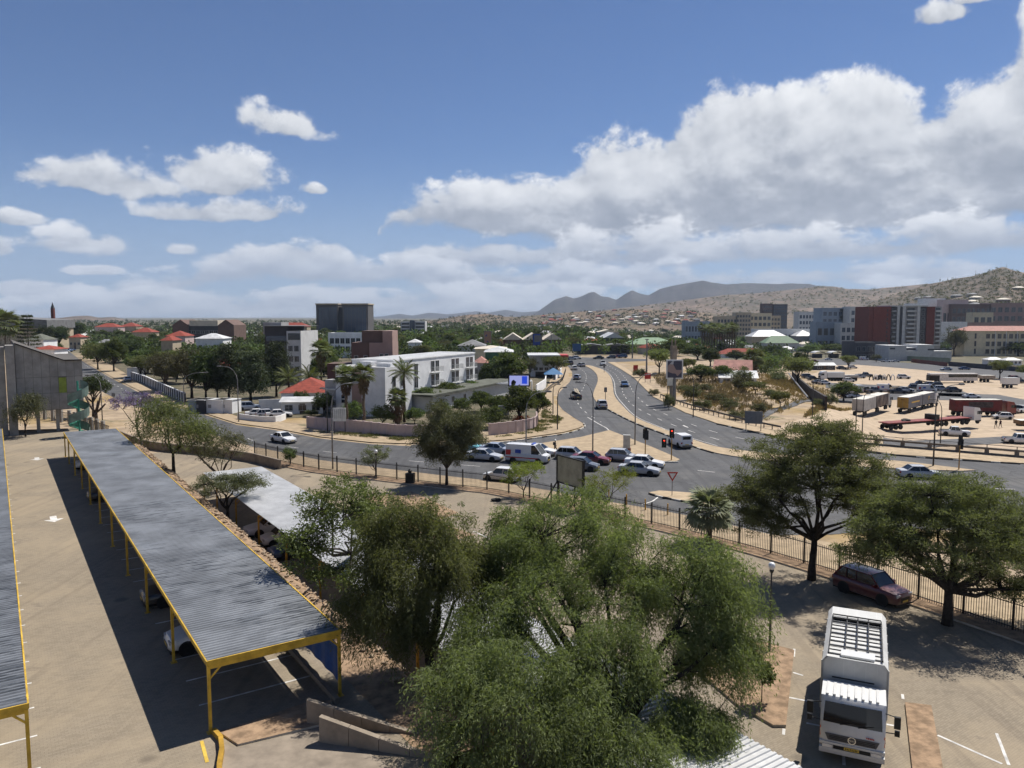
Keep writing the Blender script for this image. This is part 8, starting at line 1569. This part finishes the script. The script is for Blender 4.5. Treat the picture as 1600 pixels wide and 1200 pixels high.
STRAW = leafmat('straw_grass', (0.27, 0.205, 0.10), (0.38, 0.29, 0.15), 0.2); GRASS = leafmat('green_grass', (0.10, 0.11, 0.04), (0.17, 0.15, 0.06), 0.2); BRUSH = leafmat('dry_brush', (0.16, 0.12, 0.08), (0.26, 0.20, 0.13), 0.2)
tufts('dry_grass', 'straw-coloured dry grass on the slope beyond the highway', [[(1075, 636), (1190, 664), (1235, 640), (1290, 625), (1300, 612), (1230, 590), (1190, 585), (1130, 600), (1060, 605)], [(1190, 600), (1280, 625), (1240, 590)], [(1255, 655), (1330, 640), (1270, 640)]], 1700, 0.4, 1.0, STRAW, 3, 0.14)
tufts('dry_brush', 'grey-brown brush on the slope beyond the highway', [[(1030, 605), (1190, 660), (1210, 640), (1130, 590), (1020, 585)]], 1100, 0.6, 1.5, BRUSH, 4, 0.12)
tufts('verge_grass', 'patchy green-brown grass along the pink wall', [[(490, 676), (640, 692), (740, 690), (700, 684), (560, 678)], [(770, 685), (840, 678), (868, 668), (880, 655), (850, 640), (842, 660), (820, 676)]], 900, 0.12, 0.35, GRASS, 5, 0.06, 0.1)
# ------------------------------------------------------------------ suburbs: individual trees and houses in the middle distance, one mass beyond
def hit_road(px, py):
    if 555 < py and 855 < px < 1180: return True
    if py > 556 and 870 < px < 985: return True
    if px > 1240 and py > 556: return True
    if px < 300 and py > 540 and px < np.interp(py, [540, 560, 590, 612, 645], [112, 130, 180, 222, 320]): return True
    if px < 140 and py > 524: return True
    return False
zones = [('over the street wall', 205, 335, 562, 604, 16), ('behind the casuarinas', 335, 520, 552, 598, 24), ('right behind the white hotel', 600, 760, 548, 566, 12), ('in the suburb left of the dark government block', 150, 330, 514, 552, 46), ('among the roofs below the government block', 330, 620, 514, 550, 56), ('in the green belt behind the white hotel', 620, 800, 512, 552, 50), ('in the green belt around the wavy warehouse', 780, 900, 511, 549, 34), ('beyond the far junction', 880, 1010, 511, 549, 42), ('around the green roofed hall', 1000, 1120, 511, 552, 36), ('between the town blocks', 1110, 1370, 511, 540, 40), ('on the left skyline', 0, 150, 511, 535, 24)]
NUMB = []
for zl, x0, x1, y0, y1, n in zones:
    for k in range(n):
        u = rt.random(); py = y0 + (y1 - y0) * (0.15 + 0.85 * u); px = rt.uniform(x0, x1)
        if hit_road(px, py): continue
        p = G(px, py); kd = rt.choice(['broad', 'broad', 'dark', 'acacia', 'brown', 'dark']); h = rt.uniform(4.5, 8.5) * (0.85 if zl.startswith('beyond') else 1); w = h * rt.uniform(0.95, 1.4); s = w / DIM[kd][0]
        e_t = put_tree('suburb_tree', {'broad': 'green broad-crowned tree ', 'dark': 'dark evergreen tree ', 'acacia': 'flat-topped green acacia ', 'brown': 'brownish thin-leaved tree '}[kd] + zl, p, PR[kd][rt.randrange(3)], rt.uniform(0, 6), (s, s, h / DIM[kd][1]), 'trees ' + zl, 'tree'); NUMB.append((px, e_t))
_hm = {}
def small_house(rm, wm, k):
    key = (rm.name, wm.name, k)
    if key not in _hm:
        w, d, h = (9, 7, 3.0) if k == 0 else (13, 8, 3.2); a = MB().box(0, w, 0, d, -1, h).mesh('wall', wm); t_ = MB(); x0, x1, y0, y1 = -0.5, w + 0.5, -0.5, d + 0.5; q = d / 2
        t_.add([(x0, y0, h), (x1, y0, h), (x1, y1, h), (x0, y1, h), (x0 + q, d / 2, h + 2.0), (x1 - q, d / 2, h + 2.0)], [(0, 1, 5, 4), (1, 2, 5), (2, 3, 4, 5), (3, 0, 4), (0, 3, 2, 1)]); _hm[key] = (a, t_.mesh('roof', rm), win_mesh(1.4, 1.2, WIN, FRW, 1), w)
    return _hm[key]
hz_ = [('among the trees left of the government block', 150, 330, 514, 548, 16), ('among the trees below the government block', 330, 620, 513, 546, 22), ('in the green belt behind the hotel', 620, 860, 511, 548, 18), ('beyond the far junction trees', 880, 1010, 511, 545, 16), ('near the green roofed hall', 1000, 1130, 511, 560, 22), ('between the town blocks', 1110, 1340, 511, 552, 20), ('on the left skyline', 0, 150, 511, 535, 8)]
RN = {R_RED: 'red-roofed', R_TIN: 'tin-roofed white', R_GREY: 'grey-roofed', R_CREAM: 'cream-roofed'}
def put_house(p, rm, wm, k, ang, label, group, win=True, s=1.0):
    a, r_, wn_, w = small_house(rm, wm, k); e = empty('house', p, ang, label, 'house', group); NUMB.append((proj(*p)[0], e)); e.scale = (s, s, s); link('wall', a, e); link('roof', r_, e)
    if win:
        for i in range(3): link('window', wn_, e, (w * (i + 0.5) / 3, -0.003, 1.0))
for zl, x0, x1, y0, y1, n in hz_:
    for k in range(n):
        px, py = rt.uniform(x0, x1), rt.uniform(y0 + 2, y1)
        if hit_road(px, py): continue
        rm = rt.choice([R_RED, R_TIN, R_TIN, R_GREY, R_CREAM]); put_house(G(px, py), rm, rt.choice([WW, WSAND, WLG]), rt.randrange(2), rt.uniform(-0.5, 0.5), 'small %s house %s' % (RN[rm], zl), 'houses ' + zl)
# houses dotted over the low hills
from mathutils.bvhtree import BVHTree
_bvh = {}
def surf(name, px, py):
    """point on a hill seen at a pixel"""
    if name not in _bvh:
        me = bpy.data.objects[name].data; _bvh[name] = BVHTree.FromPolygons([v.co.copy() for v in me.vertices], [tuple(p.vertices) for p in me.polygons])
    return _bvh[name].ray_cast(Vector((0, 0, CAM_H)), ray(px, py).normalized())[0]
for k in range(64):
    px = rt.uniform(845, 1090); py = rt.uniform(486, 508) if px > 900 else rt.uniform(493, 508); p = surf('low_hills', px, py) or surf('scrub_hill', px, py)
    if p is None: continue
    rm = rt.choice([R_TIN, R_GREY, R_RED, R_GREY, R_CREAM]); put_house(p, rm, rt.choice([WGREY, WSAND, WBROWN, WPINK]), 1, rt.uniform(-0.4, 0.4), 'tiny %s house on the brown hillside beyond town' % RN[rm], 'houses on the far hillside', False, 1.0)
for k in range(15):
    px, py = rt.uniform(1380, 1600), rt.uniform(452, 486); p = surf('antenna_hill', px, py)
    if p is None: continue
    rm = rt.choice([R_GREY, R_GREY, R_CREAM]); put_house(p, rm, rt.choice([WGREY, WSAND, WBROWN]), 1, rt.uniform(-0.4, 0.4), 'small %s house on the slope of the antenna hill' % RN[rm], 'houses on the antenna hill', False, 1.2)
# the far tree cover: one mass
def far_mass(name, label, n, y0, y1, x_of, seed, mat, per=30, hs=(4, 8), sz=0.34):
    rg = np.random.default_rng(seed); C = []
    while len(C) < n:
        y = y0 * (y1 / y0) ** rg.random(); x = x_of(rg, y)
        if x is None: continue
        C.append((x, y, T(x, y)))
    C = np.array(C); H_ = rg.uniform(*hs, (n, 1)); c = np.repeat(C, per, 0); hh = np.repeat(H_, per, 0); v = unit(rg.normal(size=(n * per, 3))) * (rg.random((n * per, 1)) ** 0.4); pos = c + v * hh * np.array([0.6, 0.6, 0.42]) + np.array([0, 0, 0.52]) * hh
    me = leaves(pos, unit(rg.normal(size=pos.shape)), unit(rg.normal(size=pos.shape) + np.array([0, 0, 0.6])), hh * sz, hh * sz * 0.75, name, mat); tag(link(name, me), label, None, None, 'stuff')
def wedge(rg, y):
    x = rg.uniform(-0.88, 0.88) * y; px, py = proj(x, y, T(x, y))
    return None if hit_road(px, py) or (px > 1230 and y < 620) else x
far_mass('near_suburb_trees', 'mixed green tree cover between the suburb houses', 520, 300, 520, wedge, 8, L_MID, 100, (4, 7.5), 0.16); far_mass('near_suburb_trees', 'dark tree cover between the suburb houses', 420, 280, 520, wedge, 12, L_DARK, 100, (4, 8), 0.16)
far_mass('far_trees', 'dark green tree cover of the far suburbs', 1900, 480, 1200, wedge, 9, L_DARK, 36, (4, 8), 0.27); far_mass('far_trees', 'lighter green trees scattered through the far suburbs', 1200, 480, 1200, wedge, 10, L_MID, 36, (4, 8), 0.27); far_mass('horizon_trees', 'dark tree cover stretching to the foot of the hills', 2600, 1100, 3200, wedge, 13, L_DARK, 14, (5, 9), 0.42)
# shrubs on the antenna hill and the low hills
def hill_bush(name, label, hill, n, box, seed, hs, mat):
    rg = np.random.default_rng(seed); C = []; k = 0
    while len(C) < n and k < n * 6:
        k += 1; p = surf(hill, rg.uniform(box[0], box[1]), rg.uniform(box[2], box[3]))
        if p is not None: C.append(tuple(p))
    C = np.array(C); per = 12; c = np.repeat(C, per, 0); hh = np.repeat(rg.uniform(*hs, (len(C), 1)), per, 0); pos = c + unit(rg.normal(size=c.shape)) * hh * np.array([0.6, 0.6, 0.35]) + np.array([0, 0, 0.3]) * hh
    me = leaves(pos, unit(rg.normal(size=pos.shape)), unit(rg.normal(size=pos.shape) + np.array([0, 0, 0.6])), hh * 0.5, hh * 0.4, name, mat); tag(link(name, me), label, None, None, 'stuff')
hill_bush('hill_scrub', 'dark scrub covering the antenna hill', 'antenna_hill', 900, (1330, 1610, 420, 490), 21, (2.5, 5.0), L_BROWN); hill_bush('hill_scrub', 'dark scrub dotted over the low brown hills', 'low_hills', 900, (620, 1180, 484, 510), 22, (3, 6.5), L_DARK); hill_bush('hill_scrub', 'grey scrub dotted over the long brown ridge', 'scrub_hill', 600, (960, 1480, 445, 492), 23, (4, 8), L_BROWN)

# things alike within a zone are told apart by their order across the view
by = {}
for px, o in NUMB: by.setdefault(o['label'], []).append((px, o))
for lb, L_ in by.items():
    if len(L_) > 1:
        for n, (px, o) in enumerate(sorted(L_, key=lambda q: q[0])): o['label'] = lb + ', %s from the left' % ordinal(n + 1)
